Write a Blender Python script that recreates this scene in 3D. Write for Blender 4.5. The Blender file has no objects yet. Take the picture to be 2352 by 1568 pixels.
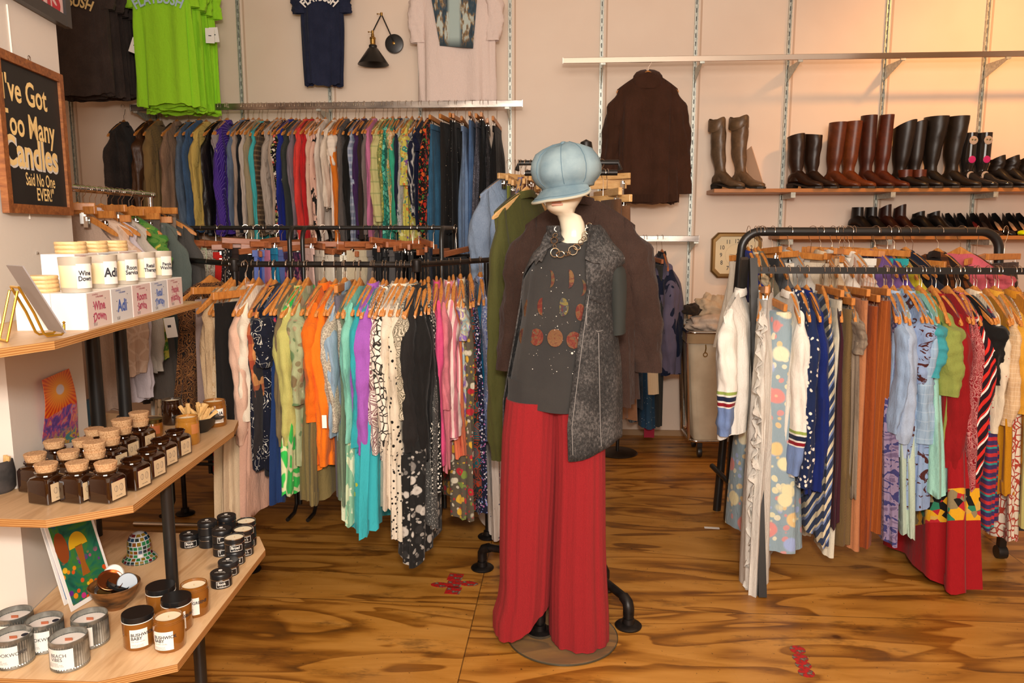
import bpy, math, random
from mathutils import Vector, Matrix
PI = math.pi
S = bpy.context.scene
COL = S.collection
# ---------------------------------------------------------------- camera
FPX, YAW, PITCH, EYE = 1760.0, math.radians(4), math.radians(8.2), 1.5
cd = bpy.data.cameras.new('camera'); cam = bpy.data.objects.new('camera', cd); COL.objects.link(cam)
cam.location = (0, 0, EYE); cam.rotation_euler = (PI/2-PITCH, 0, YAW)
cd.sensor_width = 36; cd.lens = FPX/2352*36; cd.clip_start = .05
S.camera = cam
S.view_settings.view_transform = 'Standard'; S.view_settings.look = 'None'
S.view_settings.gamma = 1; S.view_settings.use_curve_mapping = False
S.view_settings.exposure = 0.0
# ---------------------------------------------------------------- world and large lights
w = bpy.data.worlds.new('world'); S.world = w; w.use_nodes = True
w.node_tree.nodes['Background'].inputs[0].default_value = (1, .86, .7, 1)
w.node_tree.nodes['Background'].inputs[1].default_value = .25
def light(name, kind, loc, energy, color, rot=(0, 0, 0), **k):
    d = bpy.data.lights.new(name, kind); d.energy = energy; d.color = color
    for a, b in k.items(): setattr(d, a, b)
    o = bpy.data.objects.new(name, d); o.location = loc; o.rotation_euler = rot; COL.objects.link(o); return o
light('camera_flash', 'AREA', (.05, -.25, 1.95), 62, (1, .93, .85), (math.radians(84), 0, math.radians(4)), size=.22)
light('rear_bounce', 'AREA', (0.3, -1.85, 2.5), 185, (1, .91, .81), (math.radians(84), 0, math.radians(2)), shape='RECTANGLE', size=3.2, size_y=1.7)
light('ceiling_bounce', 'AREA', (0.2, 2.6, 3.68), 30, (1, .88, .74), (math.radians(10), 0, 0), shape='RECTANGLE', size=6.0, size_y=3.6)
light('track_lamp_glow', 'SPOT', (2.9, 3.9, 3.6), 190, (1, .45, .13), (math.radians(40), 0, math.radians(-4)), spot_size=math.radians(110), spot_blend=1, shadow_soft_size=.12)
light('track_lamp_floor', 'SPOT', (1.7, 2.0, 3.55), 45, (1, .60, .25), (math.radians(5), 0, 0), spot_size=math.radians(100), spot_blend=1, shadow_soft_size=.15)
# ---------------------------------------------------------------- pixel -> place helpers
_ca, _sa, _cp, _sp = math.cos(YAW), math.sin(YAW), math.cos(PITCH), math.sin(PITCH)
RV = Vector((_ca, _sa, 0)); FV = Vector((-_sa*_cp, _ca*_cp, -_sp)); UV_ = Vector((-_sa*_sp, _ca*_sp, _cp)); CV = Vector((0, 0, EYE))
def ray(x, y): return FV*FPX + RV*(x-1176) + UV_*(784-y)
def PZ(x, y, z): d = ray(x, y); return CV + d*((z-EYE)/d.z)
def PY(x, y, Y): d = ray(x, y); return CV + d*(Y/d.y)
def PN(x, y, A, n):
    d = ray(x, y); return CV + d*((Vector(A)-CV).dot(n)/d.dot(n))
# ---------------------------------------------------------------- object helpers
def clean(n): return n
def obj(name, me, mat=None, parent=None, loc=None, rot=None):
    o = bpy.data.objects.new(name, me)
    COL.objects.link(o)
    if mat is not None and me is not None and len(me.materials) == 0: me.materials.append(mat)
    if parent is not None: o.parent = parent
    if loc is not None: o.location = loc
    if rot is not None: o.rotation_euler = rot
    return o
def tag(o, label, cat, group=None, kind=None):
    o['label'] = label; o['category'] = cat
    if group: o['group'] = group
    if kind: o['kind'] = kind
    return o
def thing(name, label, cat, loc=(0, 0, 0), rz=0, group=None, rot=None):
    o = bpy.data.objects.new(name, None); COL.objects.link(o); o.empty_display_size = .02
    o.location = loc; o.rotation_euler = rot if rot else (0, 0, rz)
    return tag(o, label, cat, group)
class MB:
    def __init__(s): s.v = []; s.f = []
    def add(s, vs, fs, M=None):
        n = len(s.v)
        s.v += [tuple(M @ Vector(p)) if M is not None else tuple(p) for p in vs]
        s.f += [tuple(i+n for i in q) for q in fs]; return s
    def box(s, c, d, M=None, b=0):
        x, y, z = [t/2 for t in d]
        if b:
            vs = []; 
            for sx in (-1, 1):
                for sy in (-1, 1):
                    for sz in (-1, 1):
                        vs += [(c[0]+sx*(x-b), c[1]+sy*(y-b), c[2]+sz*z), (c[0]+sx*(x-b), c[1]+sy*y, c[2]+sz*(z-b)), (c[0]+sx*x, c[1]+sy*(y-b), c[2]+sz*(z-b))]
            import bmesh
            bm = bmesh.new(); [bm.verts.new(p) for p in vs]; bmesh.ops.convex_hull(bm, input=bm.verts)
            bm.verts.index_update(); bm.verts.ensure_lookup_table()
            fs = [[q.index for q in f.verts] for f in bm.faces]; vs = [tuple(q.co) for q in bm.verts]; bm.free()
            return s.add(vs, fs, M)
        vs = [(c[0]+a*x, c[1]+b_*y, c[2]+g*z) for a in (-1, 1) for b_ in (-1, 1) for g in (-1, 1)]
        return s.add(vs, [(0, 1, 3, 2), (4, 6, 7, 5), (0, 4, 5, 1), (2, 3, 7, 6), (0, 2, 6, 4), (1, 5, 7, 3)], M)
    def loft(s, loops, cap0=True, cap1=True, M=None, closed=True):
        n = len(loops[0]); vs = [p for l in loops for p in l]; fs = []
        for j in range(len(loops)-1):
            for i in range(n if closed else n-1):
                a = j*n+i; b = j*n+(i+1) % n
                fs.append((a, b, b+n, a+n))
        if cap0: fs.append(tuple(range(n-1, -1, -1)))
        if cap1: fs.append(tuple((len(loops)-1)*n+i for i in range(n)))
        return s.add(vs, fs, M)
    def lathe(s, prof, n=24, c=(0, 0, 0), M=None, cap0=True, cap1=True, sx=1, sy=1):
        return s.loft([[(c[0]+r*sx*math.cos(2*PI*i/n), c[1]+r*sy*math.sin(2*PI*i/n), c[2]+z) for i in range(n)] for r, z in prof], cap0, cap1, M)
    def tube(s, path, r, n=8, M=None, cap=True, closed=False):
        P = [Vector(p) for p in path]; loops = []; m = len(P)
        up = Vector((0, 0, 1)); t0 = (P[1]-P[0]).normalized()
        if abs(t0.z) > .9: up = Vector((1, 0, 0))
        nv = (up - t0*up.dot(t0)).normalized()
        for i in range(m):
            if closed: t = (P[(i+1) % m]-P[i-1]).normalized()
            else: t = (P[min(i+1, m-1)]-P[max(i-1, 0)]).normalized()
            nv = (nv - t*nv.dot(t))
            nv = nv.normalized() if nv.length > 1e-6 else t.orthogonal().normalized()
            bv = t.cross(nv); rr = r[i] if isinstance(r, (list, tuple)) else r
            loops.append([tuple(P[i]+nv*(rr*math.cos(2*PI*k/n))+bv*(rr*math.sin(2*PI*k/n))) for k in range(n)])
        if closed: loops.append(loops[0]); cap = False
        return s.loft(loops, cap, cap, M)
    def prism(s, poly, z0, z1, M=None):
        n = len(poly); vs = [(x, y, z0) for x, y in poly]+[(x, y, z1) for x, y in poly]
        return s.add(vs, [tuple(range(n-1, -1, -1)), tuple(range(n, 2*n))]+[(i, (i+1) % n, n+(i+1) % n, n+i) for i in range(n)], M)
    def mesh(s, name, smooth=True, ang=None, mat=None):
        me = bpy.data.meshes.new(name); me.from_pydata(s.v, [], s.f)
        if mat is not None: me.materials.append(mat)
        import bmesh
        bm = bmesh.new(); bm.from_mesh(me); bmesh.ops.recalc_face_normals(bm, faces=bm.faces)
        if smooth:
            lim = math.radians(ang or 40)
            for f in bm.faces: f.smooth = True
            for e in bm.edges:
                if len(e.link_faces) == 2 and e.calc_face_angle(0) > lim: e.smooth = False
        bm.to_mesh(me); bm.free(); me.update(); return me
    def build(s, name, mat, parent=None, smooth=True, ang=None, loc=None, rot=None):
        return obj(name, s.mesh(name, smooth, ang, mat), None, parent, loc, rot)
def arc(c, r, a0, a1, n, ax='xz'):
    o = []
    for i in range(n+1):
        a = math.radians(a0+(a1-a0)*i/n); u, v = r*math.cos(a), r*math.sin(a)
        o.append((c[0]+u, c[1], c[2]+v) if ax == 'xz' else (c[0], c[1]+u, c[2]+v) if ax == 'yz' else (c[0]+u, c[1]+v, c[2]))
    return o
def struct(o): o['kind'] = 'structure'; return o
_tc = {}
def text(parent, s, size, mat, M=None, fn=None, name='lettering', bold=0, sx=1, align='CENTER', ext=0.0):
    key = (s, bold, align)
    if key not in _tc:
        c = bpy.data.curves.new('t', 'FONT'); c.body = s; c.align_x = align; c.align_y = 'CENTER'; c.offset = bold; c.size = 1; c.space_line = .82; c.resolution_u = 3
        t = bpy.data.objects.new('t', c); COL.objects.link(t); bpy.context.view_layer.update()
        me = bpy.data.meshes.new_from_object(t)
        _tc[key] = ([tuple(v.co) for v in me.vertices], [tuple(p.vertices) for p in me.polygons])
        bpy.data.objects.remove(t); bpy.data.curves.remove(c); bpy.data.meshes.remove(me)
    vs, fs = _tc[key]
    out = []
    for x, y, z in vs:
        p = Vector((x*size*sx, y*size, 0))
        if fn: p = fn(p.x, p.y)
        if M is not None: p = M @ Vector(p)
        out.append(tuple(p))
    me = bpy.data.meshes.new(name); me.from_pydata(out, [], fs); me.materials.append(mat); me.update()
    return obj(name, me, None, parent)
# ---------------------------------------------------------------- materials
def lin(c):
    if isinstance(c, str):
        c = [int(c[i:i+2], 16)/255 for i in (0, 2, 4)]
        c = [x/12.92 if x <= .04045 else ((x+.055)/1.055)**2.4 for x in c]
    return (c[0], c[1], c[2], 1)
class NT:
    def __init__(s, name):
        s.m = bpy.data.materials.new(name); s.m.use_nodes = True; s.t = s.m.node_tree; s.b = s.t.nodes['Principled BSDF']
        s.tc = None
    def n(s, ty, **k):
        x = s.t.nodes.new(ty)
        for a, b in k.items(): setattr(x, a, b)
        return x
    def l(s, a, b): s.t.links.new(a, b); return s
    def inp(s, node, **k):
        for a, b in k.items():
            i = node.inputs[a.replace('_', ' ')]
            if hasattr(b, 'is_output'): s.l(b, i)
            else: i.default_value = b
        return node
    def obj(s, scale=(1, 1, 1)):
        if s.tc is None: s.tc = s.n('ShaderNodeTexCoord')
        mp = s.n('ShaderNodeMapping'); s.l(s.tc.outputs['Object'], mp.inputs[0]); mp.inputs['Scale'].default_value = scale; return mp.outputs[0]
    def ramp(s, fac, stops, interp='LINEAR'):
        r = s.n('ShaderNodeValToRGB'); r.color_ramp.interpolation = interp
        e = r.color_ramp.elements
        while len(e) < len(stops): e.new(.5)
        for q, (p, c) in zip(e, stops): q.position = p; q.color = lin(c) if not isinstance(c, (int, float)) else (c, c, c, 1)
        s.l(fac, r.inputs[0]); return r.outputs[0]
    def mix(s, fac, a, b, mode='MIX'):
        x = s.n('ShaderNodeMix', data_type='RGBA', blend_type=mode)
        for k, v in ((0, fac), (6, a), (7, b)):
            if hasattr(v, 'is_output'): s.l(v, x.inputs[k])
            else: x.inputs[k].default_value = v if k == 0 else (lin(v) if not isinstance(v, tuple) or len(v) == 3 else v)
        return x.outputs[2]
    def math(s, op, a, b=0.0, c=0.0):
        x = s.n('ShaderNodeMath', operation=op)
        for k, v in ((0, a), (1, b), (2, c)):
            if hasattr(v, 'is_output'): s.l(v, x.inputs[k])
            else: x.inputs[k].default_value = v
        return x.outputs[0]
    def noise(s, vec, scale, detail=3, rough=.5, dist=0):
        x = s.n('ShaderNodeTexNoise'); s.l(vec, x.inputs['Vector']); s.inp(x, Scale=scale, Detail=detail, Roughness=rough, Distortion=dist); return x
    def bump(s, h, strength, dist=.002):
        x = s.n('ShaderNodeBump'); s.l(h, x.inputs['Height']); x.inputs['Strength'].default_value = strength; x.inputs['Distance'].default_value = dist
        s.l(x.outputs[0], s.b.inputs['Normal'])
    def col(s, c):
        if hasattr(c, 'is_output'): s.l(c, s.b.inputs['Base Color'])
        else: s.b.inputs['Base Color'].default_value = lin(c)
    def set(s, **k):
        for a, b in k.items(): s.b.inputs[a.replace('_', ' ')].default_value = b
        return s
_pm = {}
def plain(name, c, rough=.5, metal=0, **k):
    key = (name, str(c), rough, metal, str(k))
    if key not in _pm:
        n = NT(name); n.col(c); n.set(Roughness=rough, Metallic=metal, **k); _pm[key] = n.m
    return _pm[key]
def mottled(name, c1, c2, scale=20, rough=.6, metal=0, st=(1, 1, 1), bump=0, detail=4, lo=.35, hi=.65, **k):
    key = (name, c1, c2, scale, rough)
    if key not in _pm:
        n = NT(name); v = n.obj(st); x = n.noise(v, scale, detail); n.col(n.ramp(x.outputs[0], [(lo, c1), (hi, c2)])); n.set(Roughness=rough, Metallic=metal, **k)
        if bump: n.bump(x.outputs[0], bump)
        _pm[key] = n.m
    return _pm[key]
def woodmat(name, c1, c2, c3, st, scale=6, rough=.45, bump=.1, knots=None):
    n = NT(name); v = n.obj(st); x = n.noise(v, scale, 5, .6, 1.2); y = n.noise(v, scale*5, 3, .6)
    f = n.math('ADD', n.math('MULTIPLY', x.outputs[0], .75), n.math('MULTIPLY', y.outputs[0], .25))
    c = n.ramp(f, [(.3, c1), (.5, c2), (.7, c3)])
    if knots:
        vo = n.n('ShaderNodeTexVoronoi'); n.l(n.obj(knots[0]), vo.inputs['Vector']); vo.inputs['Scale'].default_value = knots[1]
        d = n.math('ADD', vo.outputs['Distance'], n.math('MULTIPLY', x.outputs[0], .12))
        c = n.mix(n.ramp(d, [(.10, 0.85), (.17, 0.0)]), c, knots[2])
    n.col(c); n.set(Roughness=rough); n.bump(f, bump); return n.m
_fab = {}
def fab(spec):
    """spec: 'rrggbb' or ('rrggbb', pattern, colours, scale)"""
    key = str(spec)
    if key in _fab: return _fab[key]
    if isinstance(spec, str): spec = (spec, None, [], 1)
    base, pat, cols, sc = (tuple(spec)+(None, [], 1))[:4] if len(spec) < 4 else spec
    n = NT('fabric'); v = n.obj(); c = None
    big = n.noise(v, 9, 3)
    wv = n.obj((1, 1, 1)); weave = n.noise(wv, 420, 2)
    nz = n.noise(v, 14*sc, 2)
    def warp(k=.04):
        x = n.n('ShaderNodeVectorMath', operation='MULTIPLY_ADD'); n.l(nz.outputs['Color'], x.inputs[0]); x.inputs[1].default_value = (k, k, k); n.l(v, x.inputs[2]); return x.outputs[0]
    def vor(vec, scale, feat='F1'):
        x = n.n('ShaderNodeTexVoronoi', feature=feat); n.l(vec, x.inputs['Vector']); x.inputs['Scale'].default_value = scale; return x
    def hue(x, cl): 
        k = len(cl); return n.ramp(x, [(i/k, q) for i, q in enumerate(cl)], 'CONSTANT')
    rough = .85; bumpk = .25
    if pat in ('floral', 'dots', 'ditsy'):
        s_ = {'floral': 26, 'dots': 55, 'ditsy': 95}[pat]*sc
        a = vor(warp(.03 if pat != 'dots' else .008), s_)
        rc = n.n('ShaderNodeSeparateColor'); n.l(a.outputs['Color'], rc.inputs[0])
        m = n.ramp(a.outputs['Distance'], [(.34 if pat != 'dots' else .26, 1.0), (.42 if pat != 'dots' else .3, 0.0)])
        c = n.mix(m, base, hue(rc.outputs[0], cols))
        if pat == 'floral':
            b_ = vor(warp(.05), s_*2.3); rb = n.n('ShaderNodeSeparateColor'); n.l(b_.outputs['Color'], rb.inputs[0])
            m2 = n.math('MULTIPLY', n.ramp(b_.outputs['Distance'], [(.3, 1.0), (.36, 0.0)]), .8)
            c0 = n.mix(m2, base, hue(rb.outputs[1], cols[::-1])); c = n.mix(m, c0, hue(rc.outputs[0], cols))
            e = n.ramp(a.outputs['Distance'], [(.08, 1.0), (.14, 0.0)]); c = n.mix(e, c, cols[-1])
    elif pat in ('camo', 'abstract', 'tie', 'swirl'):
        s_ = {'camo': 16, 'abstract': 22, 'tie': 7, 'swirl': 12}[pat]*sc
        x = n.noise(n.obj((1, 1, .6 if pat != 'tie' else 1.6)), s_, 2.5, .55, 1.5 if pat in ('tie', 'swirl') else .4)
        k = len(cols)+1; st = [(0, base)]+[(.40+.25*i/(k-1), q) for i, q in enumerate(cols)]
        c = n.ramp(x.outputs[0], st, 'CONSTANT' if pat != 'swirl' else 'LINEAR')
    elif pat in ('stripe', 'band', 'diag', 'plaid', 'check', 'pin', 'dpin'):
        sx = n.n('ShaderNodeSeparateXYZ'); n.l(v, sx.inputs[0])
        hor = n.math('ADD', n.math('MULTIPLY', sx.outputs[0], .3), n.math('MULTIPLY', sx.outputs[1], 1.5)); ver = sx.outputs[2]
        if pat in ('diag',): ver = n.math('ADD', ver, n.math('MULTIPLY', hor, 1.5))
        def st(q, s2, wd): return n.math('LESS_THAN', n.math('FRACT', n.math('MULTIPLY', q, s2)), wd)
        if pat in ('stripe', 'pin'): c = n.mix(st(hor, 38*sc, .5 if pat == 'stripe' else .15), base, cols[0])
        elif pat == 'dpin': c = n.mix(st(n.math('ADD', ver, n.math('MULTIPLY', hor, 3.0)), 30*sc, .13), base, cols[0])
        elif pat in ('band', 'diag'): c = n.mix(st(ver, 22*sc, .45), base, cols[0]); c = n.mix(st(ver, 11*sc, .12), c, cols[-1])
        else:
            a = st(hor, 26*sc, .35 if pat == 'plaid' else .12); b_ = st(ver, 22*sc, .35 if pat == 'plaid' else .12)
            c = n.mix(n.math('MULTIPLY', a, .6), base, cols[0]); c = n.mix(n.math('MULTIPLY', b_, .6), c, cols[-1])
    elif pat in ('geo', 'lattice', 'paisley', 'lines'):
        s_ = {'geo': 18, 'lattice': 70, 'paisley': 24, 'lines': 16}[pat]*sc
        a = vor(warp(.02 if pat != 'paisley' else .06), s_, 'DISTANCE_TO_EDGE')
        m = n.ramp(a.outputs['Distance'], [(.06, 1.0), (.1, 0.0)])
        if pat == 'paisley':
            m = n.ramp(n.math('SINE', n.math('MULTIPLY', a.outputs['Distance'], 42)), [(.35, 0.0), (.6, 1.0)])
        c0 = base
        if len(cols) > 1:
            b_ = vor(warp(.02 if pat != 'paisley' else .06), s_); rb = n.n('ShaderNodeSeparateColor'); n.l(b_.outputs['Color'], rb.inputs[0]); c0 = hue(rb.outputs[0], [base]+cols[1:])
        c = n.mix(m, c0, cols[0])
    elif pat == 'stars':
        x = n.noise(v, 22*sc, 1.5, .5, 1.0)
        m = n.ramp(n.math('ABSOLUTE', n.math('SUBTRACT', x.outputs[0], .56)), [(.006, 1.0), (.012, 0.0)])
        gate = n.ramp(n.noise(v, 7, 1).outputs[0], [(.47, 0.0), (.53, 1.0)])
        a = vor(v, 70*sc); d = n.ramp(a.outputs['Distance'], [(.11, 1.0), (.15, 0.0)])
        c = n.mix(n.math('MULTIPLY', m, gate), base, cols[0]); c = n.mix(d, c, cols[0])
    elif pat in ('acid', 'heather', 'denim'):
        x = n.noise(n.obj((1, 1, .7)), 130*sc if pat == 'acid' else 300, 4, .7)
        y = n.noise(v, 11, 3)
        f = n.math('ADD', n.math('MULTIPLY', x.outputs[0], .6), n.math('MULTIPLY', y.outputs[0], .4))
        c = n.ramp(f, [(.42, base), (.60, cols[0])]); bumpk = .4
    elif pat == 'herring':
        sx = n.n('ShaderNodeSeparateXYZ'); n.l(v, sx.inputs[0])
        h = n.math('PINGPONG', n.math('MULTIPLY', n.math('ADD', sx.outputs[0], sx.outputs[1]), 1.0), .008)
        q = n.math('FRACT', n.math('MULTIPLY', n.math('ADD', h, sx.outputs[2]), 160))
        c = n.mix(n.math('LESS_THAN', q, .4), base, cols[0])
    elif pat == 'splat':
        a = vor(v, 34*sc); rc = n.n('ShaderNodeSeparateColor'); n.l(a.outputs['Color'], rc.inputs[0])
        d = n.math('LESS_THAN', a.outputs['Distance'], n.math('MULTIPLY', rc.outputs[1], .17))
        c = n.mix(d, base, cols[0]); 
    elif pat == 'cuffs':
        sx = n.n('ShaderNodeSeparateXYZ'); n.l(v, sx.inputs[0]); d = n.math('DIVIDE', n.math('ADD', sx.outputs[2], cols[0]), .25)
        c = n.ramp(d, [(0, '6f86b4'), (.50, base), (.52, '8a1422'), (.58, base), (.61, '1b2440'), (.69, base), (.72, '93a552'), (.77, base)], 'CONSTANT')
    elif pat == 'patchband':
        sx = n.n('ShaderNodeSeparateXYZ'); n.l(v, sx.inputs[0]); d = n.math('ADD', n.math('ADD', sx.outputs[2], cols[0]), n.math('MULTIPLY', sx.outputs[0], .5))
        a = vor(v, 34); rc = n.n('ShaderNodeSeparateColor'); n.l(a.outputs['Color'], rc.inputs[0]); pc = hue(rc.outputs[0], ['d9a01c', '15120f', 'd9a01c', '8a7a58', 'b0202a', '2a7a5a', 'c9a04a'])
        c = n.mix(n.math('MULTIPLY', n.math('GREATER_THAN', d, .16), n.math('LESS_THAN', d, .30)), base, pc)
    elif pat == 'sequin':
        a = vor(v, 190); c = n.ramp(a.outputs['Distance'], [(.2, cols[0]), (.5, base)]); rough = .3; bumpk = 1
    elif pat == 'leather': rough = .42
    if c is None: c = n.mix(n.ramp(weave.outputs[0], [(.3, 0.0), (.7, 1.0)]), tuple(x*.88 for x in lin(base)[:3]), tuple(min(1, x*1.08) for x in lin(base)[:3]))
    n.col(c)
    n.set(Roughness=rough, Sheen_Weight=.08 if pat != 'leather' else 0, Specular_IOR_Level=.25 if pat not in ('leather', 'sequin') else .6)
    h = n.math('ADD', n.math('MULTIPLY', big.outputs[0], 1.0), n.math('MULTIPLY', weave.outputs[0], .12))
    wr = n.noise(n.obj((1, 1, .35)), 38, 3, .6, .6)
    n.bump(n.math('ADD', h, n.math('MULTIPLY', wr.outputs[0], .8)), bumpk*1.8, .014)
    _fab[key] = n.m; return n.m
M_black = plain('black painted steel', (.012, .011, .010), .38, 0, Specular_IOR_Level=.6)
M_pipe = mottled('black iron pipe', '171413', '2a2522', 30, .42, .5, bump=.1)
M_chrome = plain('chrome', (.62, .6, .57), .16, 1)
M_hook = plain('hook wire', (.62, .5, .4), .22, 1)
M_wood = woodmat('hanger wood', 'a0602a', 'c67f3c', 'd99850', (9, 9, 2), 6, .35, .05)
M_woodr = woodmat('dark hanger wood', '8c4c26', 'a9623a', 'b8754a', (2, 9, 9), 6, .35, .05)
M_woodl = woodmat('light hanger wood', 'b98a50', 'd4a76c', 'e0b881', (2, 9, 9), 6, .4, .05)
M_clip = plain('clip metal', (.72, .70, .66), .18, 1)
M_white = plain('white paper', 'f4efe8', .6)
M_ink = plain('black ink', (.02, .02, .03), .6)
M_brass = plain('brass', (.55, .34, .1), .28, 1)
# ================================================================ the room
YW, CEIL = 5.6, 3.75
n = NT('painted wall'); v = n.obj(); x = n.noise(v, 90, 3); y = n.noise(v, 2.2, 3)
n.col(n.ramp(y.outputs[0], [(.3, 'e9d2bd'), (.7, 'eedac6')])); n.set(Roughness=.55); n.bump(x.outputs[0], .08, .002); M_wall = n.m
n = NT('varnished plywood floor')
v = n.obj(); sx = n.n('ShaderNodeSeparateXYZ'); n.l(v, sx.inputs[0])
# sheets of ply, each with its own grain offset
cx = n.math('FLOOR', n.math('DIVIDE', n.math('ADD', sx.outputs[0], .35), 2.44)); cy = n.math('FLOOR', n.math('DIVIDE', n.math('ADD', sx.outputs[1], .75), 1.22))
cb = n.n('ShaderNodeCombineXYZ'); n.l(n.math('MULTIPLY', cy, 3.7), cb.inputs[0]); n.l(n.math('MULTIPLY', cx, 5.3), cb.inputs[1]); n.l(n.math('ADD', cx, cy), cb.inputs[2])
va = n.n('ShaderNodeVectorMath', operation='ADD'); n.l(v, va.inputs[0]); n.l(cb.outputs[0], va.inputs[1])
mp = n.n('ShaderNodeMapping'); n.l(va.outputs[0], mp.inputs[0]); mp.inputs['Scale'].default_value = (.34, 1.9, 1)
g1 = n.noise(mp.outputs[0], 1.7, 2, .5, 1.2)
mp2 = n.n('ShaderNodeMapping'); n.l(va.outputs[0], mp2.inputs[0]); mp2.inputs['Scale'].default_value = (.7, 3.4, 1)
g2 = n.noise(mp2.outputs[0], 2.6, 4, .6, .8)
mp3 = n.n('ShaderNodeMapping'); n.l(va.outputs[0], mp3.inputs[0]); mp3.inputs['Scale'].default_value = (1.5, 40, 1)
g3 = n.noise(mp3.outputs[0], 4.0, 2, .6, .2)
ring = n.math('FRACT', n.math('MULTIPLY', g1.outputs[0], 6.0))
rg = n.ramp(ring, [(0.0, .05), (.45, .15), (.80, .85), (.93, 1.0), (1.0, .1)])
f = n.math('ADD', n.math('MULTIPLY', rg, .22), n.math('ADD', n.math('MULTIPLY', g2.outputs[0], .62), n.math('MULTIPLY', g3.outputs[0], .10)))
c = n.ramp(f, [(.26, 'c68d42'), (.42, 'b37a30'), (.55, '8a561a'), (.68, '5e3a14')])
kn = n.n('ShaderNodeTexVoronoi'); mk = n.n('ShaderNodeMapping'); n.l(va.outputs[0], mk.inputs[0]); mk.inputs['Scale'].default_value = (1, 2.2, 1); n.l(mk.outputs[0], kn.inputs['Vector']); kn.inputs['Scale'].default_value = 2.6
kd = n.math('ADD', kn.outputs['Distance'], n.math('MULTIPLY', n.noise(v, 16, 3).outputs[0], .16))
c = n.mix(n.ramp(kd, [(.105, .92), (.15, 0.0)]), c, '1c0b04')
c = n.mix(n.ramp(kd, [(.16, .55), (.26, 0.0)]), c, '5e300e')
dk = n.noise(n.obj((.7, 2.0, 1)), 3.6, 5, .75)
c = n.mix(n.ramp(dk.outputs[0], [(.56, 0.0), (.70, .75)]), c, '3c220c')
sp = n.noise(v, 60, 2, .5); c = n.mix(n.ramp(sp.outputs[0], [(.70, 0.0), (.74, .7)]), c, '241106')
fx = n.math('FRACT', n.math('DIVIDE', n.math('ADD', sx.outputs[0], .35), 2.44)); fy = n.math('FRACT', n.math('DIVIDE', n.math('ADD', sx.outputs[1], .75), 1.22))
seam = n.math('MAXIMUM', n.math('LESS_THAN', fx, .0018), n.math('LESS_THAN', fy, .0035))
c = n.mix(n.math('MULTIPLY', seam, .7), c, '2a1406')
n.col(c); n.set(Roughness=.34, Specular_IOR_Level=.45)
n.l(n.ramp(n.noise(v, 3, 4).outputs[0], [(.3, .26), (.7, .46)]), n.b.inputs['Roughness']); n.bump(f, .12, .003); M_floor = n.m
struct(MB().box((.3, 1.8, -.05), (10.4, 8.2, .1)).build('floor', M_floor, smooth=False))
M_ceil = plain('ceiling paint', 'cfc4b4', .9)
struct(MB().box((.3, 1.8, CEIL+.05), (10.4, 8.2, .1)).build('ceiling', M_ceil, smooth=False))
struct(MB().box((.3, YW+.05, CEIL/2), (10.4, .1, CEIL)).build('wall_back', M_wall, smooth=False))
struct(MB().box((-4.75, 1.8, CEIL/2), (.1, 7.5, CEIL)).build('wall_left', M_wall, smooth=False))
struct(MB().box((5.35, 1.8, CEIL/2), (.1, 7.5, CEIL)).build('wall_right', M_wall, smooth=False))
struct(MB().box((.3, -2.05, CEIL/2), (10.0, .1, CEIL)).build('wall_front', M_wall, smooth=False))
struct(MB().box((.3, YW-.008, .02), (10, .016, .04)).build('baseboard_back', plain('baseboard wood', 'a98762', .6), smooth=False))
M_track = mottled('galvanised track', 'a9aca4', 'c9ccc2', 60, .4, .55)
M_seam = plain('panel seam', 'cdb199', .7)
TR = [-3.65, -3.0, -2.35, -1.70, -1.046, -.405, .233, .877, 1.505, 2.150, 2.80, 3.45]
for i, X in enumerate(TR):
    t = MB(); t.box((X-.009, YW-.009, 1.86), (.006, .018, 3.56)); t.box((X+.009, YW-.009, 1.86), (.006, .018, 3.56)); t.box((X, YW-.0035, 1.86), (.014, .006, 3.56))
    tr = t.build('wall_standard', M_track, smooth=False)
    where = ['behind the black shirts', 'behind the lime shirts', 'left of the navy shirt', 'under the navy shirt', 'left of the white print shirt', 'at the right end of the long garment rail', 'left of the brown hoodie', 'right of the brown hoodie', 'behind the short dark brown boots', 'behind the tall tan boots', 'behind the skull print boots', 'beyond the last boots']
    tag(tr, 'slotted galvanised shelf standard on the wall ' + where[i], 'shelf standard', 'slotted shelf standards on the back wall')
    s2 = MB()
    for k in range(58): s2.box((X, YW-.0075, .3+k*.055), (.005, .003, .03))
    s2.build('slot', plain('painted slot shade', (.05, .05, .05), .6), tr, smooth=False)['kind'] = 'stuff'  # raised dark boxes, the shade inside the slots put into their colour
    struct(MB().box((X+.035, YW-.0015, 1.87), (.012, .003, 3.66)).build('trim_%d' % (i+1), M_seam, smooth=False))
# ---- column that carries the display shelves
cA, cB = Vector((-1.478, 1.90, 0)), Vector((-1.568, 2.362, 0))
cdir = (cB-cA).normalized(); cn = Vector((cdir.y, -cdir.x, 0))   # outward normal (+x)
cW = -cn*1.2
n = NT('column paint'); v = n.obj(); x = n.noise(v, 60, 4); n.col('dfd5c9'); n.set(Roughness=.6); n.bump(x.outputs[0], .12, .003); M_colm = n.m
struct(MB().prism([tuple((cA+cW)[:2]), tuple(cA[:2]), tuple(cB[:2]), tuple((cB+cW)[:2])], 0, CEIL).build('wall_column', M_colm, smooth=False))
def colpt(px_, py_, off=0.0): return PN(px_, py_, cA, cn) + cn*off
CM = Matrix((( -cdir.x*-1, 0, cn.x, 0), (cdir.y, 0, cn.y, 0), (0, 1, 0, 0), (0, 0, 0, 1)))   # local x along column face (away), y up, z outward
def colM(p): m = CM.copy(); m.translation = p; return m
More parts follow.
